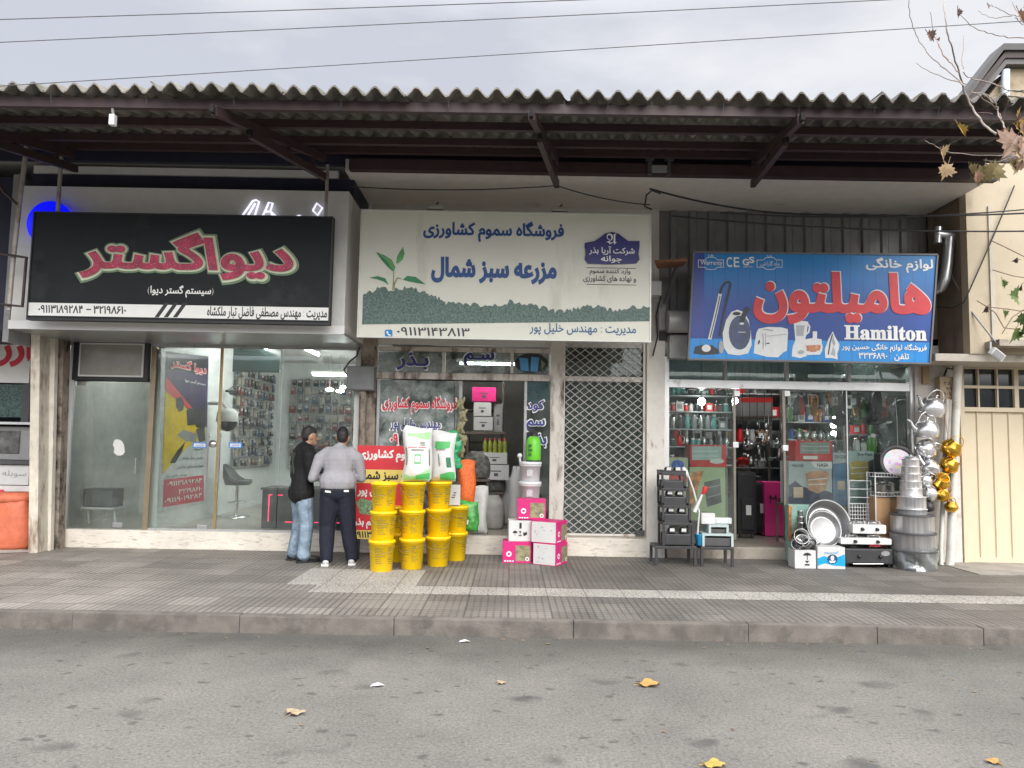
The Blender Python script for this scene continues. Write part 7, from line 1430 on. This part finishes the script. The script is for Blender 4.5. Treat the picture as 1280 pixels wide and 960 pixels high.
t = Thing('flue_pipe', 'galvanised flue pipe with a T-shaped cowl beside the blue sign', 'flue', P(1184, 345, 10.3)); t.part('pipe', MB().tube([P(1187, 297, 10.3), P(1184, 330, 10.3), P(1181, 350, 10.3), P(1176, 360, 10.32), P(1166, 364, 10.5)], .07, 14), M_galv); t.part('cowl', MB().tube([P(1172, 293, 10.3), P(1200, 296, 10.3)], .055, 12), M_galv)
for xp in (1173, 1199): t.part('cowl_end', MB().tube([P(xp, 284, 10.3), P(xp - 1, 304, 10.3)], .05, 12), M_galv)
# clutter between the cream sign and the blue one
t = Thing('old_awning_bracket', 'rusty folding bracket and switch box on the pillar beside the cream sign', 'bracket', P(838, 350, 10.4)); M_rusty = mat('rust_brown', (.2, .09, .05), .8, var=.3)
t.part('plate', MB().poly([P(818, 328, 10.0), P(860, 326, 10.0), P(853, 333, 10.4), P(822, 336, 10.4)], (0, 0, .03)), M_rusty); t.part('strut', MB().bar(P(846, 334, 10.2), P(831, 380, 10.5), .045), M_darkgrey)
X0, X1, Z0, Z1 = prect(812, 351, 827, 369, 10.5); t.part('switch_box', MB().box(X0, X1, 10.5, 10.7, Z0, Z1, bev=.01), M_card); t.part('wall_plate', MB().box(P(824, 375, 10.6).x, P(833, 375, 10.6).x, 10.62, 10.76, P(828, 412, 10.6).z, P(828, 376, 10.6).z, bev=.01), M_grey); t.part('roller', MB().tube([P(834, 402, 10.55), P(862, 402, 10.55)], .16, 16), mat('shutter_grey', (.42, .42, .41))); t.part('cable', MB().tube([P(826, 370, 10.55), P(820, 395, 10.6), P(822, 420, 10.62), P(816, 445, 10.65)], .012, 6), M_black)
# flood lamp at the canopy
A = P(1246, 443, 9.6); t = Thing('floodlight', 'white rectangular floodlight tilted under the canopy above the garage door', 'lamp', A); M3 = Euler((.3, .6, .2)).to_matrix().to_4x4(); t.part('housing', MB().box(-.09, .09, -.035, .035, -.05, .05, bev=.01, M=Matrix.Translation(A) @ M3), M_white); t.part('lens', MB().box(-.075, .075, -.041, -.036, -.038, .038, M=Matrix.Translation(A) @ M3), M_grey); t.part('bracket', MB().tube([A + Vector((-.05, .05, .05)), P(1238, 428, 9.75)], .015, 6), M_grey)
t = Thing('stay_rod', 'thin diagonal metal stay rod running down to the canopy', 'rod', P(1187, 340, 10.3)); t.part('rod', MB().tube([P(1187, 340, 10.4), P(1215, 390, 10.0), P(1248, 432, 9.75)], .012, 6), M_grey); t.part('hook', MB().tube([P(1187, 340, 10.4), P(1185, 336, 10.42), P(1183, 339, 10.45)], .01, 5), M_grey)

# ---- wires
M_wirek = mat('cable_black', (.02, .02, .022), .6)
for k, (x0, y0, x1, y1, Y, lab) in enumerate(((-200, 115, 1500, 7, 6.0, 'lowest overhead cable crossing just above the awning edge'), (-200, 57, 1500, -25, 5.6, 'middle overhead cable crossing the sky'), (-200, 25, 900, -12, 5.3, 'upper overhead cable crossing the sky'))):
    A, B = P(x0, y0, Y), P(x1, y1, Y); d = B - A; A2, B2 = A - d * .6, B + d * .6; single('power_cable', MB().tube(sag(A2, B2, .04, 40), .0036, 6), mat('cable_grey', (.10, .10, .11), .6), lab, 'cable', 'overhead cables')
def wire(lab, pts, r=.009, Y=None): single('cable', MB().tube(pts, r, 6), M_wirek, lab, 'cable')
wire('thin cable looping along the soffit above the cream sign', sag(P(436, 233, 9.3), P(696, 232, 9.25), .05) + sag(P(696, 232, 9.25), P(812, 256, 9.4), .04)[1:], .007)
wire('black cable sagging from the soffit connector towards the flue', sag(P(812, 236, 9.25), P(1000, 268, 9.6), .06) + sag(P(1000, 268, 9.6), P(1330, 264, 9.6), .04)[1:], .012)
wire('upper cable crossing the cream house wall', sag(P(900, 266, 9.5), P(1330, 257, 9.5), .1), .009); wire('lower cable crossing the cream house wall below the flue cowl', sag(P(840, 270, 9.55), P(1330, 288, 9.55), .08), .011)
wire('cable drooping down the cream house wall to the flue', sag(P(1268, 232, 9.95), P(1205, 378, 9.95), .02) + [P(1190, 385, 10.2), P(1172, 383, 10.4)], .009)
wire('looped cable end hanging beside the cream sign', [P(815, 262, 9.4), P(806, 258, 9.4), P(808, 244, 9.35), P(815, 238, 9.3), P(826, 242, 9.3)], .012)
# leaves and scraps on the road
def road_leaf(label, xp, yp, s, c, rz):
    A = gp(xp, yp, .004); q = MB(); n = 24; vs = [A + Vector((0, 0, .012))]
    for i in range(n): a = 2 * PI * i / n; r_ = s * (.55 + .45 * abs(math.cos(2.5 * a))) * (1 if i % 2 else .88); vs.append(A + Vector((r_ * math.cos(a + rz), r_ * math.sin(a + rz) * .8, .004 + .03 * s / .14 * abs(math.sin(a * 1.5)))))
    q.add(vs, [(0, 1 + i, 1 + (i + 1) % n) for i in range(n)]); t = Thing('fallen_leaf', label, 'leaf', A); t.part('blade', q, mat('leaf_' + c[0], tuple(v * .72 for v in c[1]), .7, var=.3, vs=20)); t.part('stalk', MB().tube([A + Vector((0, 0, .012)), A + Vector((-s * 1.1 * math.cos(rz), -s * 1.1 * math.sin(rz), .006))], .003, 5), mat('leaf_' + c[0], c[1]))
road_leaf('yellow fallen leaf in the middle of the road', 810, 856, .1, ('yellow', (.50, .28, .08)), .3); road_leaf('pale brown fallen leaf on the road before the phone shop', 368, 892, .075, ('pale', (.42, .32, .2)), 1.2); road_leaf('yellow leaf with reddish stalk at the lower edge of the road', 892, 957, .075, ('straw', (.46, .32, .07)), .1); road_leaf('small yellow leaf near the road corner below the garage', 1242, 953, .05, ('yellow', (.62, .38, .08)), 2); road_leaf('tiny tan leaf on the road before the buckets', 626, 854, .045, ('pale', (.42, .32, .2)), .9)
for k, (xp, yp, lab) in enumerate(((581, 802, 'white paper scrap by the kerb before the cartons'), (472, 857, 'little white scrap on the road before the buckets'))):
    A = gp(xp, yp, .004); single('paper_scrap', MB().poly([A + Vector(v) for v in ((-.05, -.02, 0), (.02, -.03, .012), (.05, .01, 0), (0, .03, .014), (-.04, .02, .004))]), M_white, lab, 'paper')
rr = random.Random(44); q = MB()
for i in range(90):
    A = Vector((rr.uniform(-6, 6), 6.8 - abs(rr.gauss(0, .16)) if i < 60 else rr.uniform(4.3, 6.6), .005)); s = rr.uniform(.006, .02); a = rr.uniform(0, 6)
    q.poly([A + Vector((s * rr.uniform(.6, 1.6) * math.cos(a + k * 1.57), s * rr.uniform(.5, 1) * math.sin(a + k * 1.57), rr.uniform(0, .006))) for k in range(4)])
tag(mesh_obj('leaf_litter', q.mesh('leaf_litter', mat('dry_crumbs', (.2, .14, .08), .8, var=.6, vs=6))), kind='stuff')
# =================================================================== PEOPLE
def blob(name, balls, voxel, m, smooth=3, rz=0):
    """one continuous skin over tapered limbs: chains of (point, radius, (sx, sy)) are filled with spheres, then remeshed into one surface"""
    q = MB(); RM = Matrix.Rotation(rz, 4, 'Z')
    for ch in balls:
        for (p0, r0_, s0), (p1, r1_, s1) in zip(ch[:-1], ch[1:]):
            p0, p1 = Vector(p0), Vector(p1); n = max(2, int((p1 - p0).length / (min(r0_, r1_) * .35)) + 1)
            for i in range(n + 1): f = i / n; q.ball(p0.lerp(p1, f), r0_ + (r1_ - r0_) * f, 12, sc=(s0[0] + (s1[0] - s0[0]) * f, s0[1] + (s1[1] - s0[1]) * f, 1), M=RM)
    me = q.mesh(name, m, fix=False); o = bpy.data.objects.new(name, me); COL.objects.link(o)
    r = o.modifiers.new('r', 'REMESH'); r.mode = 'VOXEL'; r.voxel_size = voxel; r.use_smooth_shade = True
    s = o.modifiers.new('s', 'SMOOTH'); s.iterations = smooth; s.factor = .5
    dg = bpy.context.evaluated_depsgraph_get(); me2 = bpy.data.meshes.new_from_object(o.evaluated_get(dg)); bpy.data.objects.remove(o); bpy.data.meshes.remove(me); me2.name = name
    if not me2.materials: me2.materials.append(m)
    for p in me2.polygons: p.use_smooth = True
    return me2
O1 = (1, 1)
def fabric(name, col, rough=.85, fold=.8, var=.15, fs=9, col2=None):
    if name in MATS: return MATS[name]
    m, nt, p, co = new_mat(name); c = _ramp(nt, _noise(nt, co, fs, 5), .3, .7, c4(tuple(x * (1 - var) for x in col)), c4(tuple(x * (1 + var) for x in (col2 or col))))
    nt.links.new(c, p.inputs['Base Color']); p.inputs['Roughness'].default_value = rough; p.inputs['Specular IOR Level'].default_value = .25
    mpn = nt.nodes.new('ShaderNodeMapping'); mpn.inputs['Scale'].default_value = (1, 1, .55); nt.links.new(co, mpn.inputs[0])
    nn = nt.nodes.new('ShaderNodeTexNoise'); nn.inputs['Scale'].default_value = 9; nn.inputs['Detail'].default_value = 3; nn.inputs['Distortion'].default_value = 1.2; nt.links.new(mpn.outputs[0], nn.inputs[0])
    b = nt.nodes.new('ShaderNodeBump'); b.inputs['Strength'].default_value = fold; b.inputs['Distance'].default_value = .03; nt.links.new(nn.outputs[0], b.inputs['Height']); nt.links.new(b.outputs[0], p.inputs['Normal']); MATS[name] = m; return m
M_skin = mat('skin', (.42, .24, .16), .5, var=.08, vs=10); M_hair = mat('black_hair', (.012, .01, .01), .5, var=.4, vs=40, bump=.6, bs=120)
def rotz(v, a): return Vector((v[0] * math.cos(a) - v[1] * math.sin(a), v[0] * math.sin(a) + v[1] * math.cos(a), v[2]))
def hand(wrist, d, side, s=1):
    """palm and five curled fingers as chains, continuing the forearm"""
    w, d = Vector(wrist), Vector(d).normalized(); up = Vector((0, 0, 1)); x = d.cross(up).normalized() * side; y = x.cross(d).normalized(); ch = [[(w, .026, O1), (w + d * .05, .03, O1), (w + d * .085, .028, O1)]]
    for k, (o_, l) in enumerate(((-.028, .07), (-.009, .082), (.01, .076), (.028, .058))):
        b = w + d * .085 + x * o_; ch.append([(b, .0115, O1), (b + d * l * .5 - y * .008 * side, .0105, O1), (b + d * l * .8 - y * .028 * side, .0095, O1), (b + d * l * .85 - y * .045 * side, .0085, O1)])
    b = w + d * .03 - x * .03; ch.append([(b, .014, O1), (b + d * .03 - x * .025, .012, O1), (b + d * .06 - x * .025 - y * .012 * side, .0105, O1)]); return ch
def person(label, loc, face, H, pose, top_m, leg_m, shoe_m, wide=1.0, long_jacket=False, sole_m=None):
    t = Thing('person', label, 'person', loc); R = lambda v: rotz((v[0], v[1], v[2]), face); k = H / 1.75; S = lambda v: R(Vector(v) * k)
    f = pose; hp = .93; sh = f['sh']; nk = Vector(f['neck']); hd = Vector(f['head'])
    kn = lambda c: [[(S(p), r_ * k, s_) for p, r_, s_ in x] for x in c]
    # body (skin): head, neck, trunk, limbs, hands in one surface
    trunk = [((0, 0, hp), .10, O1), ((0, .01, 1.15), .095, O1), (f['chest'], .10, O1), (nk, .052, O1), (hd + Vector((0, 0, -.06)), .055, O1)]
    head = [(hd + Vector((0, -.01, .02)), .092, (.86, 1)), (hd + Vector((0, .012, -.035)), .07, (.9, 1))]
    jaw = [(hd + Vector((0, .03, -.05)), .058, (.9, 1)), (hd + Vector((0, .055, -.085)), .035, (1, 1))]
    nose = [(hd + Vector((0, .088, .01)), .011, O1), (hd + Vector((0, .106, -.028)), .014, O1)]
    ears = [[(hd + Vector((sx_ * .082, -.005, .01)), .018, (.5, 1)), (hd + Vector((sx_ * .08, 0, -.025)), .012, (.5, 1))] for sx_ in (-1, 1)]
    ch = [trunk, head, jaw, nose] + ears
    for sd in (-1, 1):
        s_, e_, w_ = f['arm'][sd]; ch += [[((sd * .17, nk.y, sh), .05, O1), (s_, .05, O1), (e_, .04, O1), (w_, .027, O1)]]; ch += hand(w_, Vector(w_) - Vector(e_), sd)
        h_, kn_, an_ = f['leg'][sd]; ch += [[(h_, .07, O1), (kn_, .05, O1), (an_, .036, O1), ((an_[0], an_[1] + .1, .045), .034, O1)]]
    body = mesh_obj('body', blob('body', kn(ch), .0085 * k, M_skin, 3, face), (0, 0, 0), t.o)
    # eyes, brows and mouth
    q = MB()
    for sx_ in (-1, 1): q.ball(S(hd + Vector((sx_ * .032, .083, .018))), .012 * k, 8, sc=(1.1, .8, .7)); q.tube([S(hd + Vector((sx_ * .05, .08, .042))), S(hd + Vector((sx_ * .032, .092, .046))), S(hd + Vector((sx_ * .014, .092, .04)))], .004 * k, 5)
    q.tube([S(hd + Vector((-.024, .086, -.058))), S(hd + Vector((0, .094, -.056))), S(hd + Vector((.024, .086, -.058)))], .004 * k, 5)
    for i in range(1): mesh_obj('face_features', q.mesh('face_features', mat('dark_features', (.06, .03, .025), .5)), (0, 0, 0), t.o)
    # hair
    hr = [[(hd + Vector((0, -.028, .05)), .088, (.9, 1)), (hd + Vector((0, -.04, .01)), .076, (.94, 1))], [(hd + Vector((0, .02, .075)), .068, (1, 1)), (hd + Vector((0, -.02, .085)), .072, (1, 1))]]
    mesh_obj('hair', blob('hair', kn(hr), .009 * k, M_hair, 2, face), (0, 0, 0), t.o)
    # clothes
    lo = .88 if long_jacket else 1.05; W_ = wide
    tor = [[((-.055, -.005, lo), .16 * W_, (1.05, .98)), ((.055, -.005, lo), .16 * W_, (1.05, .98)), ((0, .0, 1.1), .158 * W_, (1.1, .86)), ((0, .005, 1.18), .152 * W_, (1.12, .82)), (f['chest'], .158 * W_, (1.2, .8)), ((0, nk.y - .005, sh + .005), .09, (1.7, 1)), (nk + Vector((0, -.005, .0)), .066, (1.1, 1))]]
    if long_jacket: tor += [[(nk + Vector((0, -.01, -.015)), .07, (1.1, 1)), (nk + Vector((0, -.012, .0)), .066, (1.05, 1))]]
    ar = 1.15 if long_jacket else 1.0
    for sd in (-1, 1):
        s_, e_, w_ = f['arm'][sd]; v = (Vector(w_) - Vector(e_)).normalized() * .01
        tor += [[((sd * .14, nk.y, sh), .075 * ar, O1), (s_, .077 * ar, O1), (Vector(s_).lerp(Vector(e_), .5), .068 * ar, O1), (e_, .058 * ar, O1), (Vector(w_) - v * 1, .046 * ar, O1)]]
    mesh_obj('jacket' if long_jacket else 'sweater', blob('top', kn(tor), .0115 * k, top_m, 4, face), (0, 0, 0), t.o)
    tr = [[((-.06, -.01, .93), .138 * W_, (1.05, .98)), ((.06, -.01, .93), .138 * W_, (1.05, .98)), ((0, 0, .97), .135 * W_, (1.15, .88))]]
    for sd in (-1, 1):
        h_, kn_, an_ = f['leg'][sd]; tr += [[(h_, .118 * W_, (1, 1.05)), (Vector(h_).lerp(Vector(kn_), .5), .108 * W_, O1), (kn_, .093 * W_, O1), (Vector(kn_).lerp(Vector(an_), .5), .088 * W_, O1), ((an_[0], an_[1], .13), .082, (1, 1.05)), ((an_[0], an_[1] + .005, .095), .084, (1, 1.1))]]
    mesh_obj('trousers', blob('trousers', kn(tr), .0115 * k, leg_m, 4, face), (0, 0, 0), t.o)
    for sd in (-1, 1):
        h_, kn_, an_ = f['leg'][sd]; b = [[((an_[0], an_[1] - .045, .05), .045, (.95, 1)), ((an_[0], an_[1] + .05, .055), .047, (1, 1)), ((an_[0] + sd * .012, an_[1] + .15, .042), .043, (1.1, 1)), ((an_[0] + sd * .015, an_[1] + .19, .036), .034, (1.15, 1))]]
        s_ = mesh_obj('shoe', blob('shoe', kn(b), .0085 * k, shoe_m, 2, face), (0, 0, 0), t.o)
        q = MB(); ol = [(-.045, -.085), (-.05, 0), (-.055, .1), (-.05, .17), (-.02, .225), (.02, .225), (.05, .17), (.055, .1), (.05, 0), (.045, -.085), (0, -.1)]
        q.poly([S((an_[0] + sd * .008 + x, an_[1] + y, .002)) for x, y in ol], Vector((0, 0, .022 * k))); mesh_obj('sole', q.mesh('sole', sole_m or M_black), (0, 0, 0), s_)
    return t, S
# man in the black jacket: turned away, looking down to his right
g = gp(373, 702); f1 = -1.0
pose1 = dict(sh=1.43, neck=(0, .02, 1.485), head=(.0, .085, 1.60), chest=(0, .0, 1.33), arm={-1: ((-.225, .0, 1.36), (-.24, -.02, 1.09), (-.10, .21, 1.06)), 1: ((.225, .02, 1.36), (.24, .04, 1.09), (.08, .27, 1.10))}, leg={-1: ((-.085, 0, .9), (-.12, .03, .49), (-.13, -.03, .08)), 1: ((.085, 0, .9), (.11, .05, .49), (.12, .02, .08))})
t1, S1 = person('man in black jacket and light blue jeans looking down before the phone shop', (g.x, g.y + .02, .15), f1, 1.74, pose1, fabric('black_jacket', (.012, .012, .013), .75, .9), fabric('light_jeans', (.14, .20, .26), .9, 1.0, .25, 7, (.24, .31, .38)), mat('black_leather', (.015, .015, .016), .4), 1.0, True)
q = MB(); 
for a, b in (((-.09, -.115, 1.40), (.03, -.122, 1.12)), ((.03, -.117, 1.40), (-.09, -.122, 1.12))): q.bar(S1(a), S1(b), .045, .01, up=S1((0, 1, 0)))
pq_ = mesh_obj('back_panel', q.mesh('back_panel', mat('jacket_grey_panel', (.05, .055, .05), .7)), (0, 0, 0), t1.o)
for ch_ in t1.o.children: pass
# man in the grey sweater: back to the street
g = gp(418, 707)
pose2 = dict(sh=1.42, neck=(0, .04, 1.48), head=(.03, .10, 1.60), chest=(0, .01, 1.33), arm={-1: ((-.24, .02, 1.34), (-.32, -.02, 1.09), (-.22, .22, 1.10)), 1: ((.24, .02, 1.34), (.29, .06, 1.09), (.15, .28, 1.09))}, leg={-1: ((-.095, 0, .9), (-.12, .03, .49), (-.11, -.02, .08)), 1: ((.095, 0, .9), (.14, .03, .49), (.20, .04, .08))})
t2, S2 = person('man in pale grey sweater and navy trousers with his back to the street', (g.x, g.y + .04, .15), .12, 1.73, pose2, fabric('grey_sweater', (.30, .295, .315), .95, .5, .08), fabric('navy_trousers', (.016, .018, .03), .8, .7), mat('pale_sneaker', (.5, .5, .5), .6, var=.3, vs=20), 1.1, False, M_white)
q = MB(); q.box(-.04, .04, -.006, .006, -.012, .012, M=Matrix.Translation(S2((-.1, -.148, .93))) @ Matrix.Rotation(.12, 4, 'Z') @ Matrix.Rotation(.1, 4, 'Y')); q.box(-.03, .03, -.006, .006, -.012, .012, M=Matrix.Translation(S2((.12, -.143, .94))) @ Matrix.Rotation(.3, 4, 'Z')); mesh_obj('pocket_trim', q.mesh('pocket_trim', M_white), (0, 0, 0), t2.o)

# =================================================================== PLANE TREE AT THE KERB (trunk outside the picture, boughs reach in)
M_bark = mat('plane_bark', (.26, .22, .19), .85, var=.25, vs=7, dirt=(.5, .45, .37), dfrac=.55, ds=5, bump=.5, bs=30); M_twig = mat('twig_bark', (.22, .15, .12), .8, var=.25, vs=15)
tr = Thing('plane_tree', 'nearly bare plane tree at the kerb with a few brown autumn leaves', 'tree', (5.7, 7.25, .15))
tr.part('trunk', MB().tube([(5.7, 7.25, .1), (5.68, 7.25, 1.5), (5.6, 7.2, 2.8), (5.45, 7.1, 4.0), (5.5, 7.05, 5.4), (5.6, 7.0, 7.2)], [.16, .14, .12, .1, .075, .03], 14), M_bark)
YT = 6.3
def bough(pts, r0_, r1_, Y0=YT, Y1=None):
    n = len(pts); Y1 = Y1 or Y0; w = [P(x, y, Y0 + (Y1 - Y0) * i / max(1, n - 1)) for i, (x, y) in enumerate(pts)]
    return w, [r0_ + (r1_ - r0_) * i / (n - 1) for i in range(n)]
rr = random.Random(6); br = MB()
c6 = lambda l: [(1130 + x * .25, y * .25) for x, y in l]
boughs = [([(5.45, 7.1, 3.9)], c6([(760, 620), (640, 500), (520, 480)]), .03, .014), (None, c6([(460, 675), (390, 610), (340, 540), (300, 450), (270, 350), (240, 240), (212, 140), (200, 30), (205, -30)]), .017, .006), (None, c6([(510, 655), (480, 590), (465, 540), (440, 490), (400, 470), (330, 460)]), .011, .006), (None, c6([(300, 430), (230, 360), (130, 280), (70, 190), (35, 100), (25, 0)]), .010, .004), (None, c6([(275, 360), (210, 290), (170, 220), (150, 170), (130, 60)]), .008, .003), (None, c6([(310, 420), (240, 400), (130, 360), (60, 315)]), .007, .003), (None, c6([(640, 450), (530, 450), (430, 415), (330, 390), (295, 360)]), .012, .006), (None, c6([(330, 450), (420, 510), (470, 560), (490, 600)]), .008, .005), (None, c6([(640, 470), (540, 455), (480, 470), (400, 480)]), .009, .004), (None, c6([(300, 340), (290, 300), (300, 180)]), .006, .003), (None, c6([(225, 310), (180, 240), (165, 180)]), .005, .003),
    (None, c6([(700, 188), (590, 188), (480, 180), (380, 150), (310, 105), (270, 60)]), .010, .003), (None, c6([(700, 90), (600, 85), (540, 75), (470, 40), (420, 20)]), .009, .003), (None, c6([(600, 85), (560, 50), (545, 10)]), .006, .003), (None, c6([(560, 85), (600, 130), (640, 160)]), .006, .004), (None, c6([(540, 75), (440, 90), (370, 55)]), .005, .003),
    (None, c6([(700, 700), (560, 765), (420, 775), (240, 765), (170, 740), (105, 705)]), .009, .004), (None, c6([(700, 720), (590, 770), (480, 805), (400, 800)]), .010, .005), (None, c6([(610, 780), (520, 810), (430, 870), (410, 890)]), .007, .004), (None, c6([(440, 570), (380, 565), (330, 590)]), .004, .003), (None, c6([(520, 500), (500, 570), (485, 600)]), .005, .004)]
for st_, pts, r0_, r1_ in boughs:
    # smooth the polyline and give it slight wander in depth
    P3 = [P(x, y, YT + .25 * math.sin(i * .9 + x * .01)) for i, (x, y) in enumerate(pts)]; dense = []
    for i in range(len(P3) - 1):
        a, b, c, d = P3[max(i - 1, 0)], P3[i], P3[i + 1], P3[min(i + 2, len(P3) - 1)]
        for k in range(5): f = k / 5; dense.append(.5 * ((2 * b) + (c - a) * f + (2 * a - 5 * b + 4 * c - d) * f * f + (3 * b - a - 3 * c + d) * f ** 3) + Vector((rr.uniform(-1, 1), rr.uniform(-1, 1), rr.uniform(-1, 1))) * .006)
    dense.append(P3[-1])
    if st_: dense = [Vector(st_[0]), Vector(st_[0]).lerp(dense[0], .5) + Vector((0, 0, .1))] + dense
    n = len(dense); tr.part('branch', MB().tube(dense, [(r0_ + (r1_ - r0_) * i / (n - 1)) * .62 for i in range(n)], 7), M_bark if r0_ > .008 else M_twig)
for a, b in (((5.42, 7.1, 4.2), (700, 188)), ((5.45, 7.1, 4.6), (700, 90)), ((5.55, 7.1, 3.4), (700, 700)), ((5.5, 7.1, 3.6), (700, 450))):
    e = P(1130 + b[0] * .25, b[1] * .25, YT); tr.part('branch', MB().tube([Vector(a), Vector(a).lerp(e, .5) + Vector((0, 0, .12)), e], [.03, .018, .01], 8), M_bark)
# plane leaves: five pointed lobes with toothed edges, folded along the middle
def leafmb(A, s, yaw, pitch, roll, fold=.35, narrow=1):
    lob = [(0, 1.0), (.16, .62), (.3, .66), (.34, .48), (.72, .60), (.60, .40), (.98, .22), (.62, .12), (.66, -.06), (.36, -.06), (.42, -.32), (.14, -.2), (0, -.25)]
    M3 = Euler((pitch, roll, yaw)).to_matrix(); q = MB(); pts = [Vector((0, .05, 0))]
    for sx_ in (1, -1):
        vs = [A + M3 @ (Vector((sx_ * x * narrow, y, abs(x) * fold - .15 * (y - .3) ** 2)) * s) for x, y in lob]; ce = A + M3 @ (Vector((0, .1, 0)) * s)
        q.add([ce] + vs, [(0, i + 1, i + 2) for i in range(len(lob) - 1)])
    q.tube([A + M3 @ (Vector((0, -.25, 0)) * s), A + M3 @ (Vector((.05, -.7, .05)) * s)], .003, 5); return q
LK = .62
LC = {'rust': (.34, .19, .12), 'tan': (.50, .35, .18), 'gold': (.45, .29, .06), 'olive': (.27, .21, .08), 'green': (.10, .20, .04), 'brown': (.16, .09, .07), 'pink': (.40, .26, .19)}
LC = {k: tuple(v * LK for v in c) for k, c in LC.items()}
for k, (x, y, s, yaw, pi_, ro, c, nar) in enumerate(((280, 635, .13, 0, 1.2, 2.3, 'gold', .35), (555, 695, .21, 0, 1.5, -2.6, 'pink', 1), (600, 700, .17, .3, 1.4, 2.9, 'rust', .9), (190, 760, .14, .2, .9, 1.9, 'tan', .8), (215, 835, .13, 0, 1.3, 3.4, 'tan', .7), (330, 845, .17, .4, 1.1, 1.9, 'olive', .5), (395, 850, .15, -.2, 1.0, 3.3, 'olive', .8), (460, 835, .15, .2, 1.1, 3.6, 'olive', .9), (540, 820, .15, 0, 1.0, 2.0, 'olive', .6), (565, 580, .15, 0, .6, 1.5, 'gold', .7), (570, 635, .15, .2, 1.2, 1.7, 'gold', .6), (125, 172, .10, .1, 1.2, 2.1, 'brown', .7), (270, 55, .07, .3, 1.2, 2.6, 'brown', .7), (580, 70, .13, 0, 1.2, 2.4, 'rust', .5), (600, 40, .1, .5, 1.2, 1.2, 'pink', .6), (420, 30, .06, .5, 1.2, .5, 'brown', .5), (590, 610, .16, .1, 1.1, 2.4, 'rust', .7), (575, 740, .17, -.2, 1.2, 2.1, 'tan', .8), (600, 790, .16, .3, 1.0, 3.3, 'pink', .7), (500, 660, .1, .2, 1.3, 1.6, 'rust', .5), (365, 870, .11, .1, 1.2, 2.8, 'rust', .6), (170, 200, .06, .4, 1.2, 1.4, 'brown', .5))):
    px_, py_ = 1130 + x * .25, y * .25; tr.part('leaf', leafmb(P(px_, py_, YT - .02), s * .95, yaw, pi_, ro, .3, nar), mat('leaf_' + c, LC[c], .6, var=.25, vs=18))
# low green side shoots by the cream wall
b2 = Thing('climbing_shoots', 'thin leafy shoots with green leaves before the cream house wall', 'plant', P(1290, 440, 8.8)); c7 = lambda x, y: (1130 + x * 150 / 576, 230 + y * 250 / 960)
for pts in (((640, 460), (520, 440), (425, 412)), ((640, 380), (560, 340), (490, 305), (415, 270)), ((640, 600), (560, 610), (500, 600), (400, 590), (350, 560)), ((640, 740), (560, 700), (480, 690), (440, 620), (400, 590)), ((640, 560), (580, 600), (520, 640), (470, 720))):
    q = MB().tube([P(*c7(*p), 8.8) for p in pts], .006, 5); b2.part('shoot', q, M_twig)
q = MB().tube([P(*c7(640, 560), 8.8), P(1330, 480, 8.8), P(1340, 690, 9.0), (P(1340, 690, 9.0).x, 9.0, .15)], .02, 6); b2.part('stem', q, M_bark)
for k, (x, y, s, ro, c, nar) in enumerate(((475, 470, .1, 2.6, 'green', .5), (520, 535, .19, 1.6, 'green', .7), (480, 620, .12, 2.2, 'green', .6), (535, 705, .17, 3.2, 'green', .9), (570, 690, .16, 2.8, 'green', .8), (560, 490, .09, 2.2, 'brown', .6), (540, 365, .1, 1.5, 'brown', .4), (395, 595, .08, 2.5, 'brown', .8), (575, 640, .14, 1.9, 'green', .7))):
    b2.part('leaf', leafmb(P(*c7(x, y), 8.78), s, .2 * k, 1.2, ro, .3, nar), mat('leaf_' + (c + '_fresh' if c == 'green' else c), (.10, .16, .045) if c == 'green' else LC[c], .6, var=.25, vs=18))
